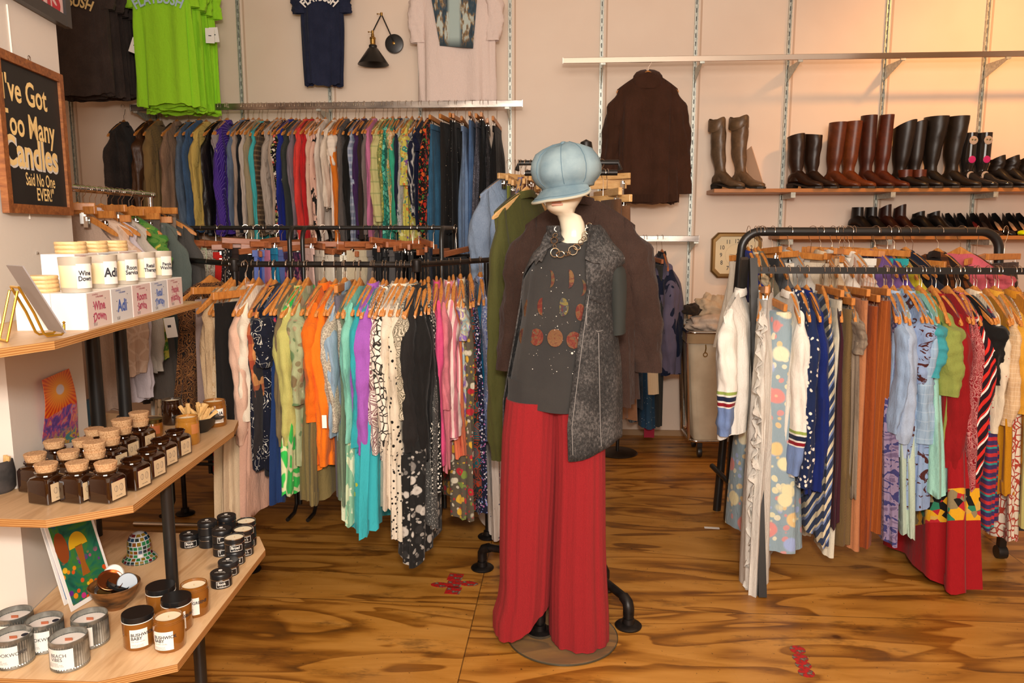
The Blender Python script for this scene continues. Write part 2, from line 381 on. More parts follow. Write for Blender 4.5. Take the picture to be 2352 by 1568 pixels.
# seam bead on the column with the screw
a = colpt(22, 60, .0); b = colpt(79, 585, .0)
q = MB().tube([colpt(14, 10, .002), colpt(27, 140, .002), colpt(67, 503, .002)], .0022, 6).build('trim_20', plain('caulk', 'e8e0d4', .6)); struct(q)
sc_ = MB().lathe([(.004, 0), (.004, .004), (.002, .006)], 10, M=colM(colpt(84, 581, 0))).build('screw', M_chrome)
tag(sc_, 'small metal screw in the white column below the chalkboard', 'screw')
# ================================================================ display shelves round the column
def plym(name, a, b, c):
    return woodmat(name, a, b, c, (9, 1.1, 1), 1.6, .42, .06, ((1.2, 1, 1), 2.6, '4a3022'))
M_ply = plym('plywood top', 'b58f66', 'cba57b', 'a9825a')
M_ply3 = plym('pale plywood top', 'd6a878', 'e3bb8c', 'bd8c5c')
n = NT('plywood edge'); v = n.obj((1, 1, 1)); sx = n.n('ShaderNodeSeparateXYZ'); n.l(v, sx.inputs[0]); nz = n.noise(n.obj((3, 3, 60)), 4, 3)
q = n.math('FRACT', n.math('ADD', n.math('MULTIPLY', sx.outputs[2], 190), n.math('MULTIPLY', nz.outputs[0], .6)))
n.col(n.mix(n.ramp(q, [(.35, 0.0), (.5, 1.0)]), 'c89458', 'a06a34')); n.set(Roughness=.6); M_edge = n.m
unit = thing('display_shelf_unit', 'three tier plywood display shelf on black pipes wrapped round the white column', 'shelf unit', (-1.3, 2.1, 0))
UO = Vector((-1.3, 2.1, 0))
def loc(p): return tuple(Vector(p)-UO)
c1, c2 = cA+cn*.002-cdir*.002, cB+cn*.002+cdir*.002
def shelf(poly, z, th, mat):
    q = MB(); P = [(x-UO.x, y-UO.y) for x, y in poly]; q.prism(P, z-th, z)
    me = q.mesh('shelf', False); me.materials.append(mat); me.materials.append(M_edge)
    for f in me.polygons: f.material_index = 0 if abs(f.normal.z) > .5 else 1
    return obj('shelf', me, None, unit)
CL = [tuple((c2-cn*.45)[:2]), tuple(c2[:2]), tuple(c1[:2]), tuple((c1-cn*.9)[:2])]
shelf([(-2.3, 1.51), (-1.165, 1.485), (-1.125, 1.60), (-1.165, 1.87), (-1.255, 2.56), (-1.96, 2.64)]+CL, 1.26, .019, M_ply)
shelf([(-2.3, 1.69), (-1.246, 1.686), (-1.092, 1.798), (-1.151, 2.529), (-1.20, 2.68), (-1.96, 2.78)]+CL, .81, .020, M_ply)
shelf([(-2.3, 1.585), (-1.09, 1.60), (-.94, 1.685), (-.989, 2.364), (-1.052, 2.47), (-1.96, 2.50)]+CL, .45, .020, M_ply3)
def pole(x, y, z0, z1, r=.0225, fl=True):
    q = MB(); q.lathe([(r, z0), (r, z1)], 20, c=(x-UO.x, y-UO.y, 0))
    p = q.build('pole', M_black, unit)
    if fl:
        g = MB()
        g.lathe([(.05, z0), (.05, z0+.005), (r+.012, z0+.007), (r+.008, z0+.02), (r+.002, z0+.021)], 24, c=(x-UO.x, y-UO.y, 0)); g.build('flange', mottled('grey flange', '4b4845', '6b6763', 40, .4, .6), p)
a = PZ(228, 990, .81); pole(a.x, a.y, .81, 1.241, .0235, False)
a = PZ(290, 966, .81); pole(a.x, a.y, .81, 1.241, .022)
pole(-1.138, 2.043, .45, .79, .017, False); pole(-1.11, 2.12, 0, .43, .018); pole(-1.62, 2.44, 0, .43, .018); pole(-1.62, 2.44, .45, .79, .018, False)
pole(-1.75, 1.75, 0, .43, .018); pole(-1.75, 1.75, .45, .79, .018, False); pole(-1.75, 1.75, .81, 1.241, .018, False)
# ---- chalkboard
M_board = mottled('black chalkboard', '0c0b0a', '191715', 6, .55)
M_frame = woodmat('board frame wood', '5c2f12', '8a4f22', 'a86a34', (9, 9, 2), 5, .5, .1)
M_cream = plain('cream chalk paint', 'f2cf8a', .8); M_chalk = plain('white chalk', 'd9d4cc', .8)
p0 = colpt(-4, 142, .012); p1 = colpt(150, 495, .012)
def on_col(px_, py_): p = colpt(px_, py_); return p
br = colpt(154, 495); bl_ = colpt(2, 500); tr_ = colpt(123, 170)
ux = (br-colpt(0, 500)).dot(cdir); W_ = .388; H_ = (tr_.z-br.z)
cen = br - cdir*(W_/2); cen.z = br.z+H_/2
bo = thing('chalkboard', 'black chalkboard in a brown wooden frame with cream candle lettering', 'sign', cen+cn*.011)
bo.matrix_world = colM(cen+cn*.011)
MB().box((0, 0, -.002), (W_-.03, H_-.03, .008)).build('board', M_board, bo, smooth=False)
for s in (-1, 1):
    MB().box((s*(W_/2-.0125), 0, .001), (.025, H_, .018)).build('frame_rail', M_frame, bo, smooth=False)
    MB().box((0, s*(H_/2-.0125), .0012), (W_-.05, .025, .017)).build('frame_rail', M_frame, bo, smooth=False)
q = MB().tube(arc((.0, H_/2+.008, .004), .007, 0, 360, 14, 'xy')[:-1], .0014, 6, closed=True); q.build('hanging_ring', M_chrome, bo)
def bt(s, x, y, size, m, bold=.02, sx=.62, z=.0024): text(bo, s, size, m, Matrix.Translation((x, y, z)), bold=bold, sx=sx)
def rowz(y): return colpt(75, y).z-cen.z
bt("I've Got", -.038, .116, .092, M_cream, .02, .84); bt('Too Many', -.030, .026, .092, M_cream, .02, .80)
bt('Candles', -.022, -.052, .112, M_chalk, .045, .84, .0022); bt('Candles', -.026, -.049, .112, M_cream, .02, .86, .0027)
bt('Said No One', .012, -.118, .050, M_cream, .012, .66); bt('EVER!"', .034, -.158, .050, M_cream, .015, .75)
# ---- framed red-lettered sign above it
cen2 = colpt(40, -60); cen2 = colpt(145, 62); cen2 = cen2 - cdir*.24; cen2.z += .16
s2 = thing('framed_sign', 'black framed sign with red lettering above the chalkboard', 'sign', cen2); s2.matrix_world = colM(cen2+cn*.012)
MB().box((0, 0, 0), (.44, .28, .010)).build('backing', plain('pale pink print', 'd9b4ae', .5), s2, smooth=False)
for s in (-1, 1):
    MB().box((s*.225, 0, .003), (.034, .33, .022)).build('frame_rail', M_black, s2, smooth=False)
    MB().box((0, s*.15, .003), (.416, .034, .021)).build('frame_rail', M_black, s2, smooth=False)
text(s2, 'hs', .16, plain('red print', 'b22a34', .6), Matrix.Translation((.12, -.085, .0062)), bold=.02)
# ---- sunburst print curling off the column, generic artwork
def art(name, kind):
    n = NT(name); tc = n.n('ShaderNodeTexCoord'); sx = n.n('ShaderNodeSeparateXYZ'); n.l(tc.outputs['Generated'], sx.inputs[0]); 
    v = n.obj(); X, Z = sx.outputs[0], sx.outputs[1]
    if kind == 'sun':
        dx = n.math('SUBTRACT', X, .45); dz = n.math('MULTIPLY', n.math('SUBTRACT', Z, .80), 1.9)
        ang = n.math('ARCTAN2', dz, dx); rays = n.math('FRACT', n.math('MULTIPLY', ang, 5.5)); r_ = n.math('SQRT', n.math('ADD', n.math('MULTIPLY', dx, dx), n.math('MULTIPLY', dz, dz)))
        c = n.mix(n.ramp(rays, [(.3, 0.0), (.6, 1.0)]), 'd8341a', 'f07a1c'); c = n.mix(n.ramp(r_, [(.1, 1.0), (.45, 0.0)]), c, 'f7a92a'); c = n.mix(n.ramp(r_, [(.10, 1.0), (.13, 0.0)]), c, 'd8d2dc')
        low = n.ramp(n.noise(v, 30, 3, .5, 1.0).outputs[0], [(0, '5b3f8f'), (.42, '7a4fa0'), (.5, 'c2557f'), (.58, 'e08a6a'), (.64, 'b08ab8')], 'CONSTANT')
        low2 = n.ramp(n.noise(v, 55, 2).outputs[0], [(0, '3a8a8a'), (.45, 'd0a23a'), (.55, '8a4a8a')], 'CONSTANT')
        low = n.mix(n.ramp(Z, [(.15, 1.0), (.3, 0.0)]), low, low2)
        zz = n.math('ADD', Z, n.math('MULTIPLY', n.noise(v, 12, 1).outputs[0], .2)); c = n.mix(n.ramp(zz, [(.62, 1.0), (.64, 0.0)]), c, low)
    elif kind == 'garden':
        bg = n.ramp(n.noise(v, 12, 3, .6, 1).outputs[0], [(.3, '123c3a'), (.45, '1d6a50'), (.55, '3f7a2a'), (.65, '1a5a72')])
        vo = n.n('ShaderNodeTexVoronoi'); n.l(v, vo.inputs['Vector']); vo.inputs['Scale'].default_value = 48
        rc = n.n('ShaderNodeSeparateColor'); n.l(vo.outputs['Color'], rc.inputs[0])
        fl = n.ramp(rc.outputs[0], [(0, 'd9541e'), (.3, 'e08a1c'), (.5, 'c2367a'), (.7, '6a2a80'), (.85, 'e6b52a')], 'CONSTANT')
        m = n.math('MULTIPLY', n.ramp(vo.outputs['Distance'], [(.36, 1.0), (.42, 0.0)]), n.ramp(Z, [(.42, 1.0), (.52, 0.0)])); c = n.mix(m, bg, fl)
    else:
        c = n.ramp(n.noise(v, 16, 3, .6, 1).outputs[0], [(.3, 'a02a2a'), (.45, '6a4a8a'), (.6, '2a6a9a')])
    n.col(c); n.set(Roughness=.3); return n.m
tl, tr2, bl2, br2 = colpt(81, 873, .014), colpt(154, 846, .002), colpt(100, 1030, .003), colpt(178, 1010, .012)
q = MB(); N_ = 14; back = []
for sgn in (0, 1):
    for j in range(N_+1):
        for i in range(9):
            u, vv = i/8, j/N_
            p = tl.lerp(tr2, u).lerp(bl2.lerp(br2, u), vv)
            p = p + cn*(.010*math.sin(vv*PI*1.4)+.004) + cdir*(.012*math.sin(vv*PI))*-1 - cn*(.0006*sgn)
            q.v.append(tuple(p))
o = (N_+1)*9
for j in range(N_):
    for i in range(8):
        a = j*9+i; q.f.append((a, a+1, a+10, a+9)); q.f.append((o+a, o+a+9, o+a+10, o+a+1))
for i in range(8): q.f += [(i, o+i, o+i+1, i+1), (N_*9+i, N_*9+i+1, o+N_*9+i+1, o+N_*9+i)]
for j in range(N_): q.f += [(j*9, j*9+9, o+j*9+9, o+j*9), (j*9+8, o+j*9+8, o+j*9+17, j*9+17)]
Mi = colM(tl.lerp(br2, .5)); q.v = [tuple(Mi.inverted() @ Vector(p)) for p in q.v]
pr = q.build('art_print', art('sunburst print', 'sun'), ang=60); pr.matrix_world = Mi
tag(pr, 'curling sunburst art print in orange and purple stuck on the white column', 'print')
# ---- candles and jars
M_amber = plain('dark amber glass', (.018, .005, .0015), .06, 0, Coat_Weight=1, Specular_IOR_Level=.8)
M_amberl = plain('amber glass with wax', (.24, .085, .012), .1, 0, Coat_Weight=.5)
M_honey = plain('honey amber glass', (.36, .15, .02), .1, 0, Coat_Weight=.5)
M_wax = plain('candle wax', 'f1e3c4', .45, 0, Subsurface_Weight=.15, Subsurface_Radius=(.02, .012, .006))
M_lidb = plain('black lid', (.01, .01, .01), .25)
M_kraft = plain('kraft label', 'cbb08a', .7)
M_label = plain('label paper', 'efeae0', .6)
M_wick = plain('wick', 'b9a07a', .9)
n = NT('cork'); v = n.obj(); x = n.noise(v, 260, 3, .7); n.col(n.ramp(x.outputs[0], [(.35, '9a6c42'), (.5, 'c79a6c'), (.7, 'dcb58a')])); n.set(Roughness=.9); n.bump(x.outputs[0], .5, .002); M_cork = n.m
def curved_label(parent, r, z0, z1, a0, a1, mat, name='label'):
    q = MB(); N = 14; vs = []; fs = []
    for i in range(N+1):
        a = math.radians(a0+(a1-a0)*i/N)
        for z in (z0, z1):
            for rr in (r, r+.0004): vs.append((rr*math.sin(a), -rr*math.cos(a), z))
    for i in range(N):
        a = i*4; b = a+4
        fs += [(a+1, b+1, b+3, a+3), (a, a+2, b+2, b), (a, b, b+1, a+1), (a+2, a+3, b+3, b+2)]
    fs += [(0, 1, 3, 2), (N*4, N*4+2, N*4+3, N*4+1)]
    return q.add(vs, fs).build(name, mat, parent, ang=50)
def ctext(parent, s, size, r, ang, z, mat, bold=0, sx=1, align='CENTER'):
    return text(parent, s, size, mat, fn=lambda x, y: ((r+.0008)*math.sin(x/r+math.radians(ang)), -(r+.0008)*math.cos(x/r+math.radians(ang)), z+y), bold=bold, sx=sx, align=align)
def amber_jar(px_, py_, lid, title, rz, label, z=.45, r=.0375, h=.086, mat=None, la=(-38, 38), extra=True):
    p = PZ(px_, py_, z); t = thing('candle_jar', label, 'candle', p, math.radians(rz), 'amber glass candle jars')
    m = mat or M_amberl
    q = MB().lathe([(0, .001), (r*.9, 0), (r, .006), (r, h*.76), (r*.93, h*.84), (r*.93, h), (r*.86, h), (r*.86, h*.9), (0, h*.9)], 36); q.build('jar', m, t)
    th = MB()
    for k in (.86, .91): th.tube([(r*.94*math.cos(a), r*.94*math.sin(a), h*k) for a in [2*PI*i/32 for i in range(32)]], .001, 5, closed=True)
    if lid:
        l = MB().lathe([(r*1.02, h*.86), (r*1.02, h*1.0), (r*1.0, h*1.03), (0, h*1.03)], 36, cap0=False); l.build('lid', M_lidb, t)
        MB().lathe([(r*.99, h*.835), (r*1.03, h*.84), (r*1.03, h*.862), (r*.99, h*.866)], 36, cap0=False, cap1=False).build('seal_ring', M_label, t)
    else:
        th.build('thread', m, t)
        MB().lathe([(0, h*.88), (r*.84, h*.88), (r*.85, h*.9), (r*.84, h*.915), (0, h*.91)], 32).build('wax', M_wax, t)
        MB().tube([(0, 0, h*.9), (.0006, 0, h*.97)], .001, 6).build('wick', M_wick, t)
    if title:
        lb = curved_label(t, r+.0004, h*.12, h*.68, la[0], la[1], M_label)
        ctext(lb, title, .0115, r+.0006, (la[0]+4), h*.46, M_ink, .02, .95, 'LEFT')
        if extra: ctext(lb, 'soy wax candle\n\nhand poured\nin small batch', .0052, r+.0006, (la[0]+5), h*.24, plain('grey ink', (.25, .25, .27), .6), 0, 1, 'LEFT')
    return t
amber_jar(391, 1484, 0, 'BUSHWICK\nBABY', 4, 'open amber candle jar with BUSHWICK BABY label, nearest the shelf corner')
amber_jar(321, 1479, 1, 'BUSHWICK\nBABY', 28, 'amber candle jar with black lid, leftmost of the amber group', la=(-30, 34))
amber_jar(449, 1406, 0, 'FORT GREENE\nFRESH', 6, 'open amber candle jar reading FORT GREENE FRESH, rearmost of the group')
amber_jar(409, 1441, 1, 'WILLIAMSBURG\nBABE', 22, 'amber candle jar with black lid in the middle between open jars')
amber_jar(373, 1413, 1, None, 0, 'amber candle jar with black lid behind the others, label turned away')
# galvanised tins
M_galv = mottled('galvanised tin', '6f706b', 'b0b1aa', 25, .38, .75, bump=.05)
def galv(px_, py_, title, rz, label, lab=True, seal=True):
    p = PZ(px_, py_, .45); t = thing('tin_candle', label, 'candle', p, math.radians(rz), 'galvanised tin candles'); r, h = .0425, .076
    K = 90; q = MB(); loops = []
    for rr, z, amp in ((r-.001, 0, 0), (r+.0008, .002, 0), (r+.0008, .007, 0), (r-.0004, .009, .0011), (r-.0004, h-.012, .0011), (r+.0002, h-.009, 0), (r+.0004, h-.001, 0), (r-.0004, h, 0), (r-.0020, h-.001, 0), (r-.0024, h-.014, 0)):
        loops.append([((rr+amp*(1 if i % 2 else -1))*math.cos(2*PI*i/K), (rr+amp*(1 if i % 2 else -1))*math.sin(2*PI*i/K), z) for i in range(K)])
    q.loft(loops, True, False); q.build('tin', M_galv, t, ang=25)
    MB().lathe([(0, .010), (r-.0026, .010), (r-.0026, h-.016), (r-.004, h-.0155), (0, h-.016)], 40).build('wax', plain('white wax', 'efe6de', .5), t)
    MB().box((0, .002, h-.0125), (.017, .0015, .007)).build('wick', plain('wooden wick', 'a55a3a', .8), t, smooth=False)
    if seal: MB().lathe([(0, h-.0156), (.008, h-.0155), (.0078, h-.0148), (0, h-.0148)], 20, c=(.02, .016, 0)).build('sticker', plain('navy sticker', '1c2030', .4), t)
    lb = curved_label(t, r+.0008, .010, .060, -50, 34, M_label)
    if title:
        ctext(lb, title, .0125, r+.0012, -35, .040, M_ink, 0, .95, 'LEFT'); ctext(lb, 'SOY CANDLE\nhand poured in small\nbatches, wooden wick', .0042, r+.0012, -45, .022, plain('grey ink', (.25, .25, .27), .6), 0, 1, 'LEFT')
galv(162, 1524, 'BEACH\nVIBES', 12, 'ribbed tin candle labelled BEACH VIBES, frontmost of the tin group', seal=False)
galv(35, 1519, 'BOOKWORM', 14, 'ribbed tin candle labelled BOOKWORM at the left shelf edge')
galv(107, 1484, 'BOOKWORM', 14, 'ribbed tin candle labelled BOOKWORM with sticker, between two others')
galv(210, 1474, '', 6, 'ribbed tin candle with label half turned, rightmost of the tins', seal=False)
galv(38, 1469, '', 10, 'ribbed tin candle at the back against the white column', seal=False)
# black travel tins
M_tin = plain('black travel tin', (.012, .012, .013), .3)
def btin(px_, py_, n_, open_, title, label, r=.0305, h=.043):
    p = PZ(px_, py_, .45)
    for k in range(n_):
        last = k == n_-1; t = thing('travel_tin', label if n_ == 1 else (('top' if last else 'bottom')+' tin of two, '+label), 'candle', (p.x, p.y, p.z+k*(h+.0008)), math.radians(8), 'black travel tin candles')
        op = open_ and last
        q = MB().lathe([(0, 0), (r, .0005), (r, h*.62)]+([(r, h), (r-.001, h), (r-.001, h-.006), (0, h-.006)] if op else [(0, h*.62)]), 32); q.build('tin', M_tin, t)
        MB().lathe([(r, h*.60), (r+.0009, h*.61), (r+.0009, h*.64), (r, h*.65)], 32, cap0=False, cap1=False).build('rim', M_chrome, t)
        if op:
            MB().lathe([(0, h-.0065), (r-.0018, h-.006), (r-.0018, h-.004), (0, h-.0045)], 28).build('wax', M_wax, t); MB().tube([(0, 0, h-.005), (.0005, 0, h+.001)], .001, 6).build('wick', M_wick, t)
            MB().lathe([(r-.0012, h-.001), (r+.0004, h-.001), (r+.0004, h+.0006), (r-.0012, h+.0006)], 32, cap0=False, cap1=False).build('lip', M_chrome, t)
        else:
            l = MB().lathe([(r+.0004, h*.655), (r+.0006, h-.002), (r-.001, h), (0, h)], 32); l = l.build('lid', M_tin, t)
            MB().lathe([(0, h+.0001), (.006, h+.0001), (.006, h+.0006), (0, h+.0006)], 8, c=(-.004, .008, 0)).build('emblem', M_label, l)
            text(l, 'soy candle\nclean burning', .006, M_label, Matrix.Translation((0, -.006, h+.0004)))
        if title:
            lb = curved_label(t, r+.0003, h*.10, h*.56, -10, 62, M_label); lb.name = 'label_border'
            l2 = curved_label(lb, r+.0006, h*.13, h*.53, -7.5, 59.5, M_tin, 'label_panel')
            ctext(lb, title, .0125, r+.0010, -3, h*.38, M_label, .02, .85, 'LEFT'); ctext(lb, 'candle co.', .005, r+.0010, 5, h*.19, M_label, 0, 1, 'LEFT')
btin(509, 1343, 1, 0, 'Book', 'black travel tin candle, nearest the shelf front edge')
btin(526, 1316, 1, 0, 'Long', 'black travel tin with lid behind the frontmost black tin')
btin(541, 1291, 2, 1, 'Broad', 'stack reading Broad, closest to the shelf edge')
btin(561, 1271, 2, 1, 'The L', 'open stack reading The L')
btin(568, 1251, 2, 1, 'Prosp', 'open stack at the far right corner')
btin(512, 1271, 2, 0, 'T', 'lidded stack left of the open Broad stack')
btin(479, 1252, 2, 0, '', 'lidded stack behind the single left tin')
btin(436, 1252, 1, 0, 'Book', 'black travel tin candle, leftmost beside the shelf pole')
btin(523, 1238, 2, 0, '', 'lidded stack at the back of the shelf')
# mosaic bell
t = thing('mosaic_bell', 'small dome of coloured glass mosaic tiles on the lowest shelf', 'ornament', PZ(322, 1284, .45))
prof = [(.050, 0), (.052, .004), (.047, .012), (.038, .020), (.0345, .030), (.0345, .055), (.032, .070), (.026, .082), (.016, .090), (.006, .094), (0, .095)]
MB().lathe(prof, 40).build('dome', plain('grout', 'aeb0b0', .5), t)
rnd = random.Random(4)
tc = ['12502f', '560c14', '7a601a', '15324c', '0e2828', '6e3e16', '1a6a3c']
for k in range(len(prof)-3):
    (r0, z0), (r1, z1) = prof[k], prof[k+1]
    if k in (4,): segs = [(0, .5), (.5, 1)]
    else: segs = [(0, 1)]
    for (s0, s1) in segs:
        nn = max(8, int(2*PI*(r0+r1)/2/.0135))
        ra, za, rb, zb = r0+(r1-r0)*s0, z0+(z1-z0)*s0, r0+(r1-r0)*s1, z0+(z1-z0)*s1
        if abs(zb-za)+abs(rb-ra) < .005: continue
        for i in range(nn):
            g = .12; 
            if math.sin(2*PI*(i+.5)/nn+math.radians(-12)) > .15: continue
            q = MB(); vs = []
            for off in (.0002, .0016):
                for (rr, zz, e) in ((ra, za, g), (rb, zb, -g)):
                    zz2 = zz+(zb-za)*e; rr2 = rr+(rb-ra)*e+off
                    for u in (i+g, i+1-g): a_ = 2*PI*u/nn; vs.append((rr2*math.cos(a_), rr2*math.sin(a_), zz2+off*(1 if k > 6 else 0)))
            q.add(vs, [(0, 1, 3, 2), (4, 6, 7, 5), (0, 4, 5, 1), (2, 3, 7, 6), (0, 2, 6, 4), (1, 5, 7, 3)])
            c_ = rnd.choice(tc); q.build('glass_tile', plain('glass tile '+c_, c_, .08, 0, Coat_Weight=.5), t, smooth=False)
# bowl of lids
bp = PZ(266, 1393, .45)
n = NT('glazed bowl'); v = n.obj((1, 1, 3)); x = n.noise(v, 18, 4); n.col(n.ramp(x.outputs[0], [(.35, '2a2420'), (.5, '6a4524'), (.62, '8a5a30')])); n.set(Roughness=.3); M_bowl = n.m
q = MB().lathe([(0, 0), (.028, 0), (.030, .005), (.048, .026), (.062, .052), (.068, .068), (.066, .070), (.060, .054), (.045, .028), (.026, .010), (0, .008)], 40)
tag(q.build('bowl', M_bowl, loc=bp), 'brown glazed bowl full of loose candle lids', 'bowl')
for dx, dy, dz, rx, ry, r, m, lab in ((-.012, .022, .083, 62, 0, .030, M_label, 'white lid standing at the back of the brown bowl'), (-.008, -.004, .078, 22, 28, .034, plain('copper lid', (.45, .2, .09), .3, 1), 'copper coloured lid lying across the brown bowl'),
    (.012, -.004, .066, -8, 26, .030, M_lidb, 'black lid in the brown bowl under the copper one'), (.034, .008, .070, 55, 60, .027, plain('grey steel lid', (.2, .22, .24), .35, .8), 'grey steel lid ring leaning at the bowl right side'),
    (-.026, -.014, .056, 70, 50, .020, M_chrome, 'small silver lid in the front of the brown bowl'), (-.014, -.022, .052, 75, 60, .019, M_brass, 'small gold lid in the front of the brown bowl')):
    q = MB().lathe([(0, 0), (r, 0), (r, .007), (r-.0012, .008), (r-.0015, .002), (0, .002)], 28)
    o = q.build('lid', m, loc=bp+Vector((dx, dy, dz)), rot=(math.radians(rx), math.radians(ry), 0)); tag(o, lab, 'lid', 'lids in the brown bowl')
# leaning prints
def leaning_print(cs, z, th, mat, label, border=True, mush=False):
    bl, br_, tr, tl = cs
    ex = (br_-bl); w_ = ex.length; ex.normalize(); ey = (tl-bl); h_ = ey.length; ey = (ey-ex*ey.dot(ex)).normalized(); ez = ex.cross(ey)
    M = Matrix(((ex.x, ey.x, ez.x, 0), (ex.y, ey.y, ez.y, 0), (ex.z, ey.z, ez.z, 0), (0, 0, 0, 1))); M.translation = bl.lerp(br_, .5)
    t = thing('art_print', label, 'print'); t.matrix_world = M
    MB().box((0, h_/2, 0), (w_, h_, .003)).build('backing_card', M_white, t, smooth=False)
    q = MB().box((0, h_/2, .0022), (w_*.88, h_*.90, .0008)); a_ = q.build('artwork', mat, t, smooth=False)
    if mush:
        def blob(name, m, pts, z_): 
            f = MB(); N = len(pts); f.add([(x*w_, y*h_, z_) for x, y in pts]+[(x*w_, y*h_, z_+.0005) for x, y in pts], [tuple(range(N)), tuple(range(2*N-1, N-1, -1))]+[(i, i+N, (i+1) % N+N, (i+1) % N) for i in range(N)]); f.build(name, m, a_, smooth=False)
        cap = [(.0+.20*math.cos(PI*i/14)*1.0, .60+.20*math.sin(PI*i/14)*.8) for i in range(15)]
        blob('mushroom_cap', plain('yellow paint', 'd8a81e', .35), [(x+.02, y) for x, y in cap], .0028)
        blob('mushroom_stem', plain('ochre paint', '9a5a1e', .35), [(-.06, .61), (.10, .61), (.06, .40), (.09, .28), (-.08, .28), (-.04, .42)], .0028)
        blob('shell_shape', plain('rust paint', '8a421a', .35), [(-.32+.13*math.cos(a), .66+.17*math.sin(a)) for a in [i*.45 for i in range(14)]], .0028)
    return t
bz = .452
def mk(blp, brp, H, lean, off=0):
    b1, b2 = PZ(*blp, bz), PZ(*brp, bz); ex = (b2-b1).normalized(); nrm = Vector((ex.y, -ex.x, 0))   # towards camera side
    up = Vector((0, 0, math.cos(lean)))-nrm*math.sin(lean); return [b1, b2, b2+up*H, b1+up*H]
leaning_print(mk((164, 1405), (262, 1345), .265, .27), bz, .003, art('garden print', 'garden'), 'bright mushroom garden art print leaning on the column above the lowest shelf', mush=True)
leaning_print(mk((148, 1390), (236, 1338), .262, .25), bz, .003, art('red blue print', 'x'), 'red and blue art print half hidden behind the mushroom print')
# ---- middle shelf: square jars
def sq(r, rc, z, n=6):
    o = []
    for k in range(4):
        cx, cy = (r-rc)*(1, -1, -1, 1)[k], (r-rc)*(1, 1, -1, -1)[k]
        for i in range(n+1):
            a = PI/2*k+PI/2*i/n; o.append((cx+rc*math.cos(a), cy+rc*math.sin(a), z))
    return o
def square_jar(px_, py_, cork, rz, label, lab=True):
    p = PZ(px_, py_, .81); t = thing('square_jar', label, 'candle jar', p, math.radians(rz), 'square amber jars on the middle shelf'); r = .034
    K = [sq(.030, .008, 0), sq(r, .008, .004), sq(r, .008, .058), sq(.031, .012, .066), sq(.026, .025, .071), sq(.0255, .0255, .074), sq(.029, .029, .077), sq(.029, .029, .081), sq(.0265, .0265, .082), sq(.024, .024, .080), sq(.023, .023, .066), sq(.020, .02, .062)]
    MB().loft(K).build('jar', M_amber, t, ang=30)
    for k in range(cork):
        z = .076+k*.024; rr = .0265 if k == 0 else .0285
        MB().lathe([(rr-.004, z), (rr+.0015, z+.024), (rr, z+.0255), (0, z+.0255)], 32).build('cork', M_cork, t)
    if lab:
        lb = MB().box((r+.0004, 0, .031), (.0008, .046, .046)); lb = lb.build('label', M_kraft, t, smooth=False)
        M = Matrix(((0, 0, 1, r+.0010), (1, 0, 0, 0), (0, 1, 0, .033), (0, 0, 0, 1)))
        for s in (-1, 1):
            q = MB().tube([(r+.0009, s*.009+.0055*math.cos(a), .035+.0085*math.sin(a)*(1.1 if s > 0 else .9)) for a in [2*PI*i/16 for i in range(16)]], .0005, 4, closed=True)
            q.tube([(r+.0009, s*.009, .028), (r+.0009, s*.009+.002, .042)], .0004, 4); q.build('drawing', plain('label ink', (.12, .09, .07), .7), lb)
        text(lb, 'soy candle', .005, M_ink, M @ Matrix.Translation((0, -.017, 0)))
J = 'square amber jar with cork, '
for a in ((113, 1150, 1, -12, 'square amber jar with one cork, front left corner of the group'), (184, 1147, 1, -10, 'square amber jar with one cork, middle of the front row'), (249, 1147, 1, -10, 'square amber jar with cork and kraft label, at the right of the front row'),
          (88, 1124, 1, -10, 'square amber jar with cork, second row at the left end'), (164, 1117, 1, -10, 'square amber jar with cork, second row behind the front middle jar'), (224, 1116, 2, -8, 'square amber jar with two stacked corks behind the front right jar'),
          (131, 1090, 1, -10, 'square amber jar with cork, furthest back by the sunburst print'), (196, 1086, 1, -10, 'square amber jar with cork, third row in the middle'), (258, 1082, 2, -8, 'square amber jar with two stacked corks, middle of the group'),
          (286, 1054, 2, -8, 'square amber jar with two stacked corks, second from the back'), (325, 1034, 2, -8, 'square amber jar with two stacked corks, furthest right at the back'), (222, 1058, 1, -8, 'square amber jar with cork under the column edge'),
          (308, 1119, 0, -8, 'open square amber jar with kraft label, nearest of the open row'), (344, 1094, 0, -8, 'open square amber jar, second of the open row from the front'), (373, 1068, 0, -8, 'open square amber jar, third of the open row'), (406, 1046, 0, -8, 'open square amber jar with kraft label, last of the open row')):
    square_jar(*a)
t = amber_jar(352, 1000, 0, None, 0, 'short amber jar with gold lid behind the corked jars', z=.81, r=.033, h=.055)
for c_ in list(t.children):
    if c_.name.startswith(('wax', 'wick')): bpy.data.objects.remove(c_)
MB().lathe([(.032, .047), (.033, .048), (.033, .059), (.031, .060), (0, .060)], 32).build('lid', plain('gold lid', (.28, .2, .07), .3, 1), t)
curved_label(t, .0334, .012, .040, -10, 70, plain('orange label', 'a8582a', .6))
t = amber_jar(433, 1018, 0, None, 0, 'tall honey amber candle jar in front of the stick bowl', z=.81, r=.0365, h=.092, mat=M_honey)
curved_label(t, .0369, .038, .070, 45, 88, plain('orange label', 'b5713c', .6))
t = amber_jar(495, 976, 0, None, 8, 'amber candle jar with white label at the far end of the middle shelf', z=.81, r=.040, h=.092)
lb = curved_label(t, .0406, .016, .066, -36, 60, M_label); ctext(lb, 'JOSHUA\nTREE', .018, .041, 16, .042, M_ink, .03, .9)
t = amber_jar(398, 972, 0, None, 8, 'dark amber jar standing behind the bowl of wood sticks', z=.81, r=.037, h=.09, mat=M_amber)
